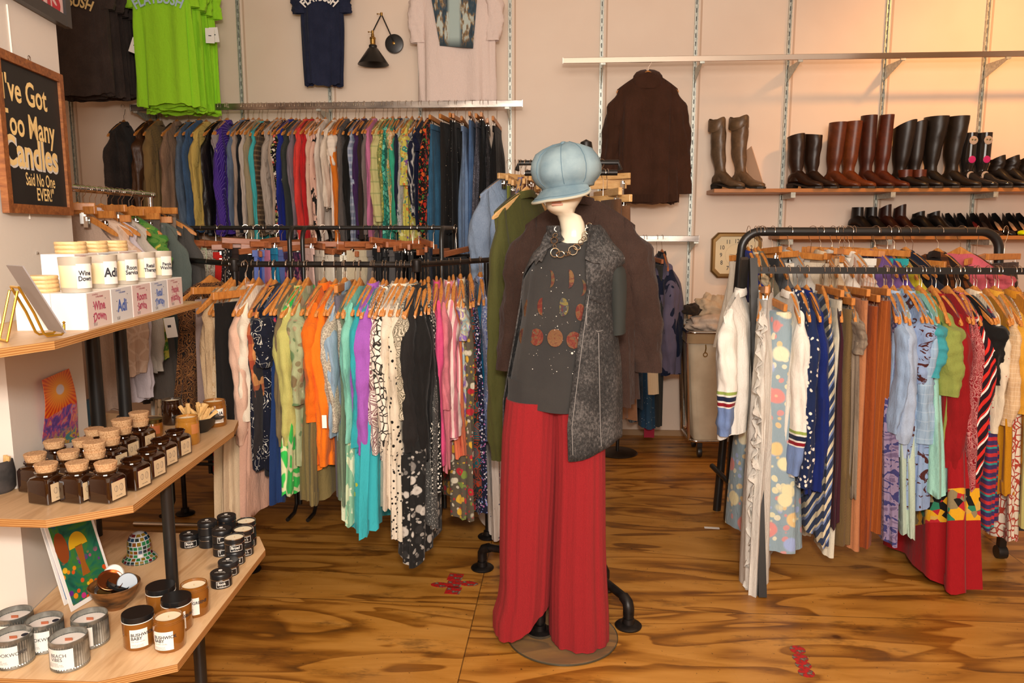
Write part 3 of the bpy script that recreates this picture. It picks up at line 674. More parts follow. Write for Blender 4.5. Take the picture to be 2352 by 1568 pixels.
# bowl of sticks
bp = PZ(440, 1000, .81)+Vector((.0, .055, 0))
q = MB().lathe([(0, 0), (.030, 0), (.032, .004), (.050, .022), (.060, .046), (.066, .052), (.066, .055), (.056, .052), (.046, .026), (.028, .008), (0, .006)], 36)
for s in (-1, 1): q.box((s*.075, 0, .051), (.028, .030, .008), b=.003)
tag(q.build('bowl', M_black, loc=bp), 'black eared bowl holding pale wood sticks on the middle shelf', 'bowl')
M_palo = woodmat('pale stick wood', 'b98a4a', 'dcb070', 'ecca90', (3, 3, 1), 40, .7, .1)
rnd = random.Random(8)
for k in range(18):
    a = rnd.uniform(0, 6.28); rr = rnd.uniform(.008, .042); tx, ty = rnd.uniform(-.5, .5)+math.cos(a)*.45, rnd.uniform(-.3, .3)+math.sin(a)*.2; L = rnd.uniform(.045, .072)
    m = Matrix.Translation(bp+Vector((rr*math.cos(a), rr*math.sin(a)*.8, .045+.012*rnd.random()))) @ Matrix.Rotation(ty, 4, 'X') @ Matrix.Rotation(tx, 4, 'Y') @ Matrix.Rotation(rnd.uniform(0, 3), 4, 'Z')
    w_, d_ = rnd.uniform(.008, .014), rnd.uniform(.005, .009)
    q = MB(); q.loft([[(x*w_*(1 if z < L/2 else .85)+.002*rnd.uniform(-1, 1), y*d_, z-.012) for x, y in ((-.5, -.5), (.5, -.5), (.55, .5), (-.45, .5))] for z in (0, L*.5, L)])
    o = q.build('wood_stick', M_palo, smooth=False); o.matrix_world = m; tag(o, 'pale split wood stick standing in the black eared bowl', 'wood stick', 'wood sticks in the black bowl')
# stone cup at the left edge
p = PZ(-6, 1128, .81); q = MB().lathe([(0, 0), (.036, 0), (.044, .01), (.046, .05), (.042, .085), (.038, .086), (.040, .05), (.034, .012), (0, .01)], 32)
tag(q.build('stone_cup', mottled('dark stone', '2a2624', '443d3a', 30, .8), loc=p), 'dark stone cup with sticks at the left edge of the middle shelf', 'cup')
for k in range(7):
    q = MB().box((0, 0, .04), (.010, .006, .085)); o = q.build('wood_stick', M_palo, smooth=False, loc=p+Vector((.020*math.cos(k*.9), .020*math.sin(k*.9), .018)), rot=(.22*math.sin(k*1.7), .25*math.cos(k*1.3), k*.7))
    tag(o, 'pale split wood stick standing in the dark stone cup', 'wood stick', 'wood sticks in the stone cup')
# blue boxes behind the pole
for k in range(2):
    p = PZ(205+k*5, 985, .81)+Vector((.0, .06+.0*k, 0)); q = MB().box((0, 0, .045), (.010, .05, .09), b=.001)
    tag(q.build('slim_box', plain('slate blue card', '3f6478', .5), loc=Vector((-1.70-.013*k, 2.58, .81))), 'slim slate blue box standing in a row behind the black shelf pole', 'box', 'slim blue boxes behind the pole')
# ---- top shelf: candle boxes
B0 = PZ(203, 758, 1.26); B1 = PZ(421, 698, 1.26); bd = (B1-B0).normalized(); bn = Vector((bd.y, -bd.x, 0)); BW = .083; BL = (B1-B0).length/5; BH = .090
BM = Matrix(((bd.x, 0, bn.x, 0), (bd.y, 0, bn.y, 0), (0, 1, 0, 0), (0, 0, 0, 1)))
M_box = plain('white box card', 'f7f3ee', .45)
faces = [('Wine\nDown', 'b5506a', 'WINE DOWN', 'e2cfc6'), ('Adi', '4a67b0', 'ADI', 'd8d8d8'), ('Room\nService', 'b5506a', 'ROOM SERVICE', 'e2cdc8'), ('Retail\nTherapy', '5a78c0', 'RETAIL THERAPY', 'd6dadf'), ('People\nWatching', 'b8586e', 'PEOPLE WATCHING', 'e4d2cc')]
M_red = plain('red ink', 'a02a34', .6); M_blue = plain('blue ink', '2a4a9a', .6)
def cbox(col, row, lev, fk, label):
    p = B0+bd*((row+.5)*BL)-bn*(BW*(col+.5)+.0005*col); t = thing('candle_box', label, 'box', (p.x, p.y, 1.26+lev*(BH+.0006)), group='white candle boxes'); M = BM.copy(); M.translation = Vector(t.location); t.matrix_world = M
    MB().box((0, BH/2, 0), (BL-.0012, BH, BW-.0006), b=.0006).build('carton', M_box, t, smooth=False)
    if fk is not None:
        tx, c_, _, bg = faces[fk]; f = MB().box((.001, BH/2, BW/2), (BL-.006, BH-.003, .0006)).build('printed_face', plain('printed card '+bg, bg, .5), t, smooth=False)
        m_ = plain('title ink '+c_, c_, .6); lines = tx.split('\n'); z = BW/2+.0005
        for i, ln in enumerate(lines):
            sz = .030 if len(lines) == 2 else .044; yy = BH*(.60-.30*i) if len(lines) == 2 else BH*.45
            bend = (lambda k: (lambda x, y: (x, y-k*x*x*6+k*.003, 0)))(1 if i else 0)
            text(f, ln, sz*1.0, m_, Matrix.Translation((0, yy, z)), fn=bend, bold=.04, sx=.72 if len(ln) > 5 else .95)
            mm = M_red if fk % 2 == 0 else M_blue
        text(f, 'somewhere', .0075, mm, Matrix.Translation((-.02, BH*.93, z)), sx=.9); text(f, 'in the moment', .0075, mm, Matrix.Translation((.004, BH*.86, z)), bold=.02, sx=.9)
        for (x, y) in ((-.036, .03), (-.033, .055), (.034, .045), (.036, .07)): MB().box((x, y, z), (.0025, .0025, .0004), M=None).build('speck', M_ink, f, smooth=False)
        for k in range(3): MB().tube([(-.034+.006*k, .006, z), (-.036+.008*k, .014, z)], .0006, 4).build('ray_mark', M_ink, f)
    return t
for r_ in range(5):
    cbox(0, r_, 0, r_, 'white candle box printed %s in the lower row' % faces[r_][2])
    cbox(1, r_, 0, None, 'plain white candle box beside the %s box, lower layer' % faces[r_][2]) if r_ == 0 or r_ > 0 else None
for r_ in range(1, 4):
    t = cbox(1, r_, 1, r_-1 if r_ != 2 else 1, 'white candle box on the upper layer, ' + ('nearest the camera', '', 'furthest back')[r_-1] if r_ != 2 else 'white candle box on the upper layer, middle one')
M_frost = plain('frosted glass', 'cdbfac', .35, 0, Transmission_Weight=.25, Alpha=1)
M_waxb = plain('yellow wax glowing through frosted glass', 'efdcae', .4)  # even pale yellow without emission, shared with the small bottle
for k, (tx, sz) in enumerate((('Wine\nDown', .015), ('Adi', .030), ('Room\nService', .015), ('Retail\nTherapy', .014), ('People\nWatching', .013))):
    p = B0+bd*((k+.45)*BL)-bn*(.041); t = thing('frosted_candle', 'frosted glass candle labelled %s on its box' % faces[k][2].title(), 'candle', (p.x, p.y, 1.26+BH+.0006), math.radians(2), 'frosted glass candles'); r, h = .0375, .086
    if k == 0: t.location += -bd*.014-bn*.0
    MB().lathe([(0, 0), (r*.88, 0), (r*.90, .006), (r, h), (r-.0022, h), (r-.0028, h*.78), (0, h*.78)], 40).build('glass', M_frost, t)
    MB().lathe([(r*.908, .012), (r*.912, .013), (r*.978, h*.765), (r*.975, h*.77)], 40, cap0=False, cap1=False).build('wax', M_waxb, t)
    lb = curved_label(t, r*.985, .010, .070, 34, 96, M_label); ctext(lb, tx, sz*1.1, r*.99, 64, .040, M_ink, .03, .8)
def lids(p, n_, lab, grp):
    for k in range(n_):
        q = MB().lathe([(0, 0), (.037, .0005), (.0385, .003), (.0385, .0065), (.037, .009), (0, .009)], 40)
        q.tube([(.0378*math.cos(a), .0378*math.sin(a), -.0006) for a in [2*PI*i/30 for i in range(30)]], .0008, 4, closed=True)
        o = q.build('wooden_lid', M_palo2, loc=(p.x+.0015*math.sin(k*2.1), p.y+.0015*math.cos(k*3), p.z+k*.0102+.0012)); tag(o, '%s wooden candle lid of the stack %s' % (('bottom', 'second', 'third', 'top')[k if n_ == 4 else (k if k < n_-1 else 3)], lab), 'lid', grp)
M_palo2 = woodmat('pale round lid wood', 'c99a5c', 'e6c088', 'f0d2a0', (1.5, 9, 9), 4, .5, .05)
zt = 1.26+BH+.0006
lids(Vector((*(B0+bd*(.35*BL)-bn*(BW*1.5))[:2], zt)), 4, 'on the front left white box', 'wooden lids on the front box')
for k, (r_, nm) in enumerate(((1.55, 'on the nearest upper box'), (2.5, 'on the middle upper box'), (3.5, 'on the furthest upper box'))):
    lids(Vector((*(B0+bd*(r_*BL)-bn*(BW*1.5))[:2], zt+BH+.0006)), (3, 3, 3)[k], nm, 'wooden lids '+nm)
# small brown bottle end behind the last box
p = B0+bd*(5.15*BL)-bn*.02; t = thing('roller_bottle', 'small cream bottle with black cap behind the last candle box', 'bottle', (p.x, p.y, 1.26)); MB().lathe([(0, 0), (.011, 0), (.011, .052), (.008, .056), (0, .056)], 20).build('body', M_waxb, t); MB().lathe([(.0105, .056), (.0105, .076), (0, .077)], 20).build('cap', M_black, t)
# gold easel with a small card
M_gold = plain('gold wire', (.62, .36, .04), .3, .9)
e0 = PZ(5, 785, 1.26); e1 = PZ(135, 772, 1.26); ec = e0.lerp(e1, .55); t = thing('display_easel', 'gold wire display easel holding a small card on the top shelf', 'easel', (ec.x, ec.y, 1.26))
ed = (e1-e0).normalized(); en = Vector((-ed.y, ed.x, 0)); EW = .022; L_ = (e1-e0).length
def E(u, s, z): p = e0+ed*(u*L_)+en*(s*EW+.0); return (p.x-ec.x, p.y-ec.y, z)
q = MB()
for s in (-1, 1): q.tube([E(.30, s, .118), E(.52, s, .06), E(.66, s, .012), E(.72, s, .006), E(.98, s, .006), E(1.03, s, .012), E(1.04, s, .030)], .0028, 8); q.lathe([(0, -.004), (.004, 0), (0, .004)], 10, c=E(1.04, s, .033))
q.tube([E(.30, -1, .118), E(.30, 1, .118)], .0028, 8); q.build('wire_front', M_gold, t)
q = MB().tube([E(.02, -1, .003), E(.27, -1, .110), E(.27, 1, .110), E(.02, 1, .003)], .0028, 8); q.tube([E(.02, -1, .003), E(.02, 1, .003)], .0028, 8); q.build('rear_leg', M_gold, t)
q = MB(); a, b_ = Vector(E(.98, 0, .012)), Vector(E(.33, 0, .165)); up = (b_-a); uu = up.normalized(); sd = en; nn_ = uu.cross(sd)
vs = [tuple(a+uu*(up.length*i)+sd*(.045*j)+nn_*(.0015*k)) for i in (0, 1) for j in (-1, 1) for k in (-1, 1)]
q.add(vs, [(0, 1, 3, 2), (4, 6, 7, 5), (0, 4, 5, 1), (2, 3, 7, 6), (0, 2, 6, 4), (1, 5, 7, 3)])
cdm = q.build('photo_card', plain('grey print back', '8f8784', .5), smooth=False, loc=ec.xyz if False else (ec.x, ec.y, 1.26)); tag(cdm, 'small grey card seen edge on, resting on the gold easel', 'card')
# ================================================================ hangers and garments
def hook_mesh(rad, drop):
    q = MB(); P = arc((0, 0, 0), rad, -40, 190, 12); P = [(x, 0, z) for x, _, z in P][::-1]
    P = [(-rad*.98, 0, -.004)] + P[1:] + [(rad*.55, 0, -rad*1.25), (0, 0, -rad*1.9), (0, 0, -drop)]
    q.tube(P, .0014, 6); return q.mesh('hook')
def curved_arm(wid=.205, drop=.07, th=.011, h=.034):
    q = MB(); loops = []
    for i in range(25):
        u = -1+2*i/24; x = u*wid; a = abs(u)
        zc = -drop-.016-.108*(a**1.35)+.010*math.exp(-(u/.12)**2); hh = h*(1-.42*a); tt = th*(1+.5*math.sin(a*PI)); y = .018*a*a
        if a > .97: hh *= .6
        loops.append([(x, y-tt/2, zc-hh/2), (x, y-tt/2, zc+hh*.35), (x, y-tt*.2, zc+hh/2), (x, y+tt*.2, zc+hh/2), (x, y+tt/2, zc+hh*.35), (x, y+tt/2, zc-hh/2)])
    q.loft(loops); return q.mesh('hanger_arms', ang=50)
ARMW = .205
def armtop(a): return -.016-.108*min(a, 1.25)**1.35+.0145*(1-.42*min(a, 1))+.006
def straight_bar(wid=.18, drop=.066):
    return MB().box((0, 0, -drop-.014), (2*wid, .016, .030), b=.002).mesh('hanger_bar', False)
def clip_mesh(x, drop=.066):
    q = MB(); z = -drop-.028
    q.tube([(x, .0, z+.004), (x, 0, z-.018)], .0016, 6)
    for s in (-1, 1):
        q.box((x, s*.006, z-.032), (.020, .0016, .040), M=None); q.box((x+s*.0, s*.009, z-.018), (.010, .002, .018))
    q.box((x, 0, z-.024), (.012, .013, .003)); return q.mesh('clip', False)
def bend_loop(n): return [2*PI*i/n for i in range(n)]
_hm = {}
def hm(kind, rad):
    k = (kind, rad)
    if k not in _hm:
        drop = rad*1.9+.030+(kind[1] if isinstance(kind, tuple) else 0)
        _hm[k] = (hook_mesh(rad, drop+.01), curved_arm(drop=drop) if kind == 'curved' or kind[0] == 'curved' else straight_bar(drop=drop), drop, [clip_mesh(s*.135, drop) for s in (-1, 1)])
    return _hm[k]
HG = {}
def hanger(kind, P, rz, rad, woodm, label, group, tilt=0):
    hk, wd, drop, cl = hm(kind, rad)
    t = thing('clothes_hanger', label, 'hanger', P, rz, group, rot=(0, tilt, rz))
    def part(me, nm, m):
        key = (me.name, m.name)
        if key not in HG: x = me.copy(); x.name = nm; x.materials.clear(); x.materials.append(m); HG[key] = x
        return obj(nm, HG[key], None, t)
    cv = kind == 'curved' or kind[0] == 'curved'
    part(hk, 'hook', M_hook); part(wd, 'wooden_arms' if cv else 'wooden_bar', woodm)
    if not cv:
        for c in cl: part(c, 'clip', M_clip)
    return t, drop
def sm(x): x = max(0, min(1, x)); return x*x*(3-2*x)
def body_mesh(Wt, zt, L, T, flare, rnd, drop, kind, name, neck=.065, waist=0, wavy=1.0):
    """closed cloth shell hung over a hanger; local z=0 at the bar, garment plane along x"""
    N, M_ = 24, 56; q = MB(); loops = []
    ph = [rnd.uniform(0, 6.28) for _ in range(6)]; k1, k2 = rnd.choice((5, 6, 7)), rnd.choice((11, 13, 15)); ys = rnd.uniform(-.014, .014)*wavy
    for j in range(N+1):
        v = j/N; loop = []
        for i in range(M_):
            u = 2*PI*i/M_; c, s = math.cos(u), math.sin(u)
            cx = math.copysign(abs(c)**.75, c); sy = math.copysign(abs(s)**.9, s)
            w_ = Wt + flare*v**1.3 - waist*math.sin(PI*min(1, v*1.5))
            if kind == 'clip': w_ = Wt + flare*v; z0 = zt
            else:
                a = abs(w_*cx)/ARMW; z0 = -drop+armtop(a)-.030*(1-sm(a/.36))
                if kind == 'tank': z0 -= .055*sm((a-.5)/.35)+.03*(1-sm(a/.5))
            t_ = .0115+(T-.0115)*sm(v/.22) if kind != 'clip' else T*(.35+.65*sm(v*2))
            f = sm(v*2.2)*wavy
            x = w_*cx; y = t_*sy+(.018*min(1, abs(cx))**2*(1-sm(v/.15)) if kind != 'clip' else 0)
            rip = (math.sin(k1*u+ph[0]+1.2*v)*.55+math.sin(k2*u+ph[1]-1.5*v)*.35)*f
            x += rip*.013*c*(1+v); y += rip*(.42*T+.005)*abs(sy)**.5*(1 if s > 0 else -1)*1.0
            y += math.sin(x*18+ph[2]+v*2)*.012*f*wavy + ys*v + math.sin(v*5+ph[3])*.004*wavy
            z = z0*(1-v) + (-L)*v + (math.sin(3*u+ph[4])*.010+math.sin(k2*u+ph[5])*.004)*v*v
            loop.append((x, y, z))
        loops.append(loop)
    last = loops[-1]
    for s_, dz in ((.93, .004), (.90, .05)):
        loops.append([(x*s_, y*s_ if kind else y, z+dz) for x, y, z in last])
    q.loft(loops, True, True); return q.mesh(name, ang=80)
def sleeve_mesh(side, Wt, zt, L, r, rnd, name='sleeve', cuff=1.0, flat=.55, out=.02):
    q = MB(); N, M_ = 34, 24; loops = []; p = [rnd.uniform(0, 6.28) for _ in range(5)]; bx = rnd.uniform(-.01, .02); by = rnd.uniform(-.012, .012)
    x0 = side*(Wt-.035); zt = zt+.012
    for j in range(N+1):
        v = j/N; z = zt-.055-v*(L+zt-.055+0)  # runs down to -L
        z = (zt-.105)*(1-v)+(-L)*v
        cx = x0+side*(out*(sm(v*4) if out < .05 else v)+bx*math.sin(v*PI)); cy = by*v+.006*math.sin(v*7+p[0])
        rx = (r*(.35+.65*sm(v*5)))*(1-.22*v)*(cuff if v > .93 else 1); ry = rx*flat
        loop = []
        for i in range(M_):
            u = 2*PI*i/M_; wr = 1+.13*math.sin(3*u+p[1]+v*4)*sm(v*3)+.09*math.sin(5*u+p[2]-v*9)*sm(v*3)+.055*math.sin(v*24+p[3]+2*math.cos(u))+.035*math.sin(v*51+p[4]-3*math.cos(u+p[0]))*sm(v*4)
            tilt = .035*side*math.cos(u) if v < .15 else 0
            loop.append((cx+rx*wr*math.cos(u), cy+ry*wr*math.sin(u), z-abs(tilt)*(1 if side*math.cos(u) > 0 else -.5)*(1-v/.15 if v < .15 else 0)))
        loops.append(loop)
    last = loops[-1]; c0 = sum(p[0] for p in last)/M_, sum(p[1] for p in last)/M_
    loops.append([(c0[0]+(x-c0[0])*.8, c0[1]+(y-c0[1])*.75, z+.002) for x, y, z in last]); loops.append([(c0[0]+(x-c0[0])*.75, c0[1]+(y-c0[1])*.7, z+.05) for x, y, z in last])
    q.loft(loops, True, True); return q.mesh(name, ang=70)
def collar_mesh(zt, T, r=.056, h=.020, name='collar'):
    q = MB(); loops = []
    for rr, z in ((1.0, -.012), (1.05, .0), (.95, h*.8), (.88, h), (.80, h*.7), (.82, -.01)):
        loops.append([(r*rr*math.cos(u), max(.018, min(.026, T*.6))*rr*math.sin(u), zt+z-.030-.010*abs(math.cos(u))) for u in bend_loop(24)])
    q.loft(loops, True, True); return q.mesh(name, ang=60)
def legs_mesh(Wt, zt, L, T, flare, rnd, name, split=.3):
    """trousers folded and clipped by the waistband: two flattened legs side by side"""
    q = MB()
    for s in (-1, 1):
        loops = []; p = [rnd.uniform(0, 6.28) for _ in range(4)]; yo = s*T*.35
        for j in range(22):
            v = j/21; z = zt*(1-v)-L*v; w_ = (Wt*.54)*(1-.10*v)+flare*v; cx = s*(Wt*.46+.004*v*v*8); loop = []
            for i in range(30):
                u = 2*PI*i/30; c, s2 = math.cos(u), math.sin(u); rip = math.sin(5*u+p[0]+v)*.06*sm(v*3)+math.sin(9*u+p[1])*.04*v
                loop.append((cx+w_*math.copysign(abs(c)**.7, c)*(1+rip), yo*v+T*(.45+.35*sm(v*3))*s2*(1+2*rip)+.010*math.sin(cx*14+v*3+p[2])*v, z+.004*math.sin(2*u+p[3])*v))
            loops.append(loop)
        l = loops[-1]; loops.append([(cx+(x-cx)*.9, y*.8, z+.04) for x, y, z in l]); q.loft(loops)
    return q.mesh(name, ang=75)
def ruffles(par, L, x, n_, mat, amp=.011, w_=.034, z0=-.16):
    for s in range(n_):
        q = MB(); P = []; N = 120
        for i in range(N+1):
            v = i/N; z = z0-(L+z0)*v; P.append((x-.010*s-.03*v+amp*math.sin(i*.55+s*2), amp*.9*math.cos(i*.8+s)+(s-n_/2)*.012, z))
        for i, (a, b, z) in enumerate(P): k = .5+.5*abs(math.sin(i*.33+s)); q.v += [(a, b, z), (a-w_*k, b+.008*math.sin(i*1.3), z-.030*k), (a-w_*k, b+.002+.008*math.sin(i*1.3), z-.030*k), (a, b+.002, z)]
        for i in range(N):
            a = i*4; q.f += [(a+j, a+(j+1) % 4, a+4+(j+1) % 4, a+4+j) for j in range(4)]
        q.build('ruffle', mat, par, ang=80)
def garment(cat, kind, P, rz, drop, L, T, mat, label, group, seed, W=.205, flare=None, sl=None, extra=None, sm_=None, tilt=0, out=.022):
    """cat: everyday name. kind: long/short/tank/dress/coat/trousers/skirt. L: drop of the hem below the bar."""
    rnd = random.Random(seed); nm = cat.replace(' ', '_').replace('-', '_'); t = thing(nm, label, cat, P, rz, group, rot=(0, tilt, rz)); zt = -drop-.006; mm = fab(mat)
    def put(me, name, m=None): me.materials.append(m or mm); return obj(name, me, None, t)
    if kind in ('trousers', 'skirt'):
        zt = -drop-.05; fl = .03 if flare is None else flare
        if kind == 'trousers': put(legs_mesh(.17, zt, L, T, fl*.5, rnd, 'legs'), 'legs')
        else: put(body_mesh(.16, zt, L, T, fl+.03, rnd, drop, 'clip', 'skirt_body'), 'skirt_panel')
        q = MB(); q.loft([[(.172*math.copysign(abs(math.cos(u))**.6, math.cos(u)), (T*.42+.004)*math.sin(u), zt+z) for u in bend_loop(28)] for z in (.006, -.028)]); put(q.mesh('waistband', ang=60), 'waistband', extra and fab(extra))
        return t
    fl = {'long': .0, 'short': .01, 'tank': .015, 'dress': .07, 'coat': .02}[kind] if flare is None else flare
    Tb = T*(1.25 if kind == 'coat' else 1)
    put(body_mesh(W*(.86 if kind == 'tank' else 1)-.012*(kind != 'tank'), zt+.012, L, Tb, fl, rnd, drop, 'tank' if kind == 'tank' else 'top', 'torso', waist=.02 if kind == 'dress' else 0), 'torso')
    if kind in ('long', 'coat', 'short'):
        sL = sl if sl is not None else (L*.98 if kind != 'short' else .33)
        for s in (-1, 1): put(sleeve_mesh(s, W, zt, sL, .062 if kind != 'coat' else .07, rnd, cuff=.85 if kind == 'long' else 1, flat=max(.35, min(.75, T*13)), out=out), 'sleeve', sm_ and fab(sm_))
    if kind in ('long', 'coat') or (kind == 'short' and seed % 2): put(collar_mesh(zt+.014, T), 'collar', extra and fab(extra))
    elif extra: put(collar_mesh(zt+.012, T, h=.010), 'neckband', fab(extra))
    return t
class Bar:
    """a straight hanging bar A->B, near side n (unit, horizontal, towards the shopper)"""
    def __init__(s, A, B, rad, wood, kinds, phrase, group, hw=.2, skew=0):
        s.A, s.B = Vector(A), Vector(B); s.d = (s.B-s.A).normalized(); s.n = Vector((s.d.y, -s.d.x, 0)).normalized(); s.rad = rad; s.wood = wood; s.ph = phrase; s.g = group; s.hw = hw
        s.rz = math.atan2(s.d.y, s.d.x)+PI/2+math.radians(skew)   # local x axis across the bar, local +x pointing away
    def place(s, px_, yb, yaw):
        """hook point on the bar so that the garment's near edge stands at pixel column px_; and hem height from row yb"""
        a = s.rz+math.radians(yaw); u = -Vector((math.cos(a), math.sin(a), 0))*s.hw; q = PN(px_, yb, s.A+u, s.n)
        k = (q-s.A-u).dot(s.d)
        H = s.A+s.d*k; H.z = s.A.z+(s.B.z-s.A.z)*k/(s.B-s.A).length
        return H, H.z-q.z
def rackfill(bar, items, seed0=0, wtop=None):
    for i, it in enumerate(items):
        px_, yb, kind, cat, desc, mat = it[:6]; o = it[6] if len(it) > 6 else {}
        yaw = o.get('yaw', (random.Random(seed0+i).uniform(-5, 5))); H, L = bar.place(px_, yb, yaw); L = max(.35, L)
        if 'L' in o: L = o['L']
        clip = kind in ('trousers', 'skirt'); rz = bar.rz+math.radians(yaw); 
        gl = '%s %s' % (desc, bar.ph)
        wm = o.get('wood', bar.wood)
        rj = random.Random(seed0*7+i); ex = o.get('dz', rj.choice((0, .011, .023, .036, .05)) if clip else rj.choice((0, 0, .005, .010)))
        if o.get('h', 1): t, drop = hanger(('bar' if clip else 'curved', ex), H, rz, bar.rad, wm, 'wooden hanger of the %s %s' % (desc, bar.ph), bar.g+' hangers', math.radians(rj.uniform(-5, 5)) if clip else 0)
        else: drop = bar.rad*1.9+.03+ex
        if isinstance(mat, tuple) and mat[1] == 'patchband': mat = (mat[0], mat[1], [round(L, 3)], 1)
        if o.get('cf'): o['sm'] = ('e9e3d8', 'cuffs', [round(L*.98, 3)], 1)
        g_ = garment(cat, kind, H, rz, drop, L, o.get('T', .026), mat, gl, bar.g, seed0*97+i, flare=o.get('fl'), sl=o.get('sl'), extra=o.get('x'), sm_=o.get('sm'), W=o.get('W', .205), out=o.get('out', .022))
        if o.get('ruf'): ruffles(g_, L*.97, -o['W']+.01 if 'W' in o else -.20, 2, fab(mat))
# ================================================================ wall rail with tops and skirts (left)
def rail(A, B, h, d, name, label, mat, brackets=(), cat='rail', wall=YW):
    t = thing(name, label, cat, ((A[0]+B[0])/2, A[1], A[2])); L = B[0]-A[0]
    MB().box((0, 0, 0), (L, d, h), b=.002).build('rail_tube', mat, t, smooth=False)
    for s in (-1, 1): MB().box((s*L/2, 0, 0), (.004, d+.002, h+.002)).build('end_cap', M_clip, t, smooth=False)
    for X in brackets:
        x = X-(A[0]+B[0])/2; ln = wall-A[1]-.018; q = MB()
        q.add([(x-.002, 0, -h/2), (x-.002, 0, -h/2-.012), (x-.002, ln, -h/2-.085), (x-.002, ln, -h/2+.01), (x+.002, 0, -h/2), (x+.002, 0, -h/2-.012), (x+.002, ln, -h/2-.085), (x+.002, ln, -h/2+.01)], [(0, 1, 2, 3), (7, 6, 5, 4), (0, 4, 5, 1), (1, 5, 6, 2), (2, 6, 7, 3), (3, 7, 4, 0)])
        q.box((x, .0, -h/2-.006), (.03, .02, .012)); q.build('bracket', M_track, t, smooth=False)
    return t
M_rail = mottled('brushed chrome rail', '8d8580', 'c2b9b0', 14, .25, .95, st=(.4, 1, 1))
xl, xr = PY(300, 243, 5.32).x, PY(1200, 243, 5.32).x; ZR = 2.348
rail((xl, 5.32, ZR), (xr, 5.32, ZR), .044, .016, 'garment_rail', 'long chrome garment rail on the wall under the graphic shirts', M_rail, [TR[1], TR[3], TR[5]])
wall_bar = Bar((xl, 5.32, ZR), (xr, 5.32, ZR), .028, M_wood, 0, 'on the long wall rail', 'clothes on the long wall rail', .2)
T1 = .030
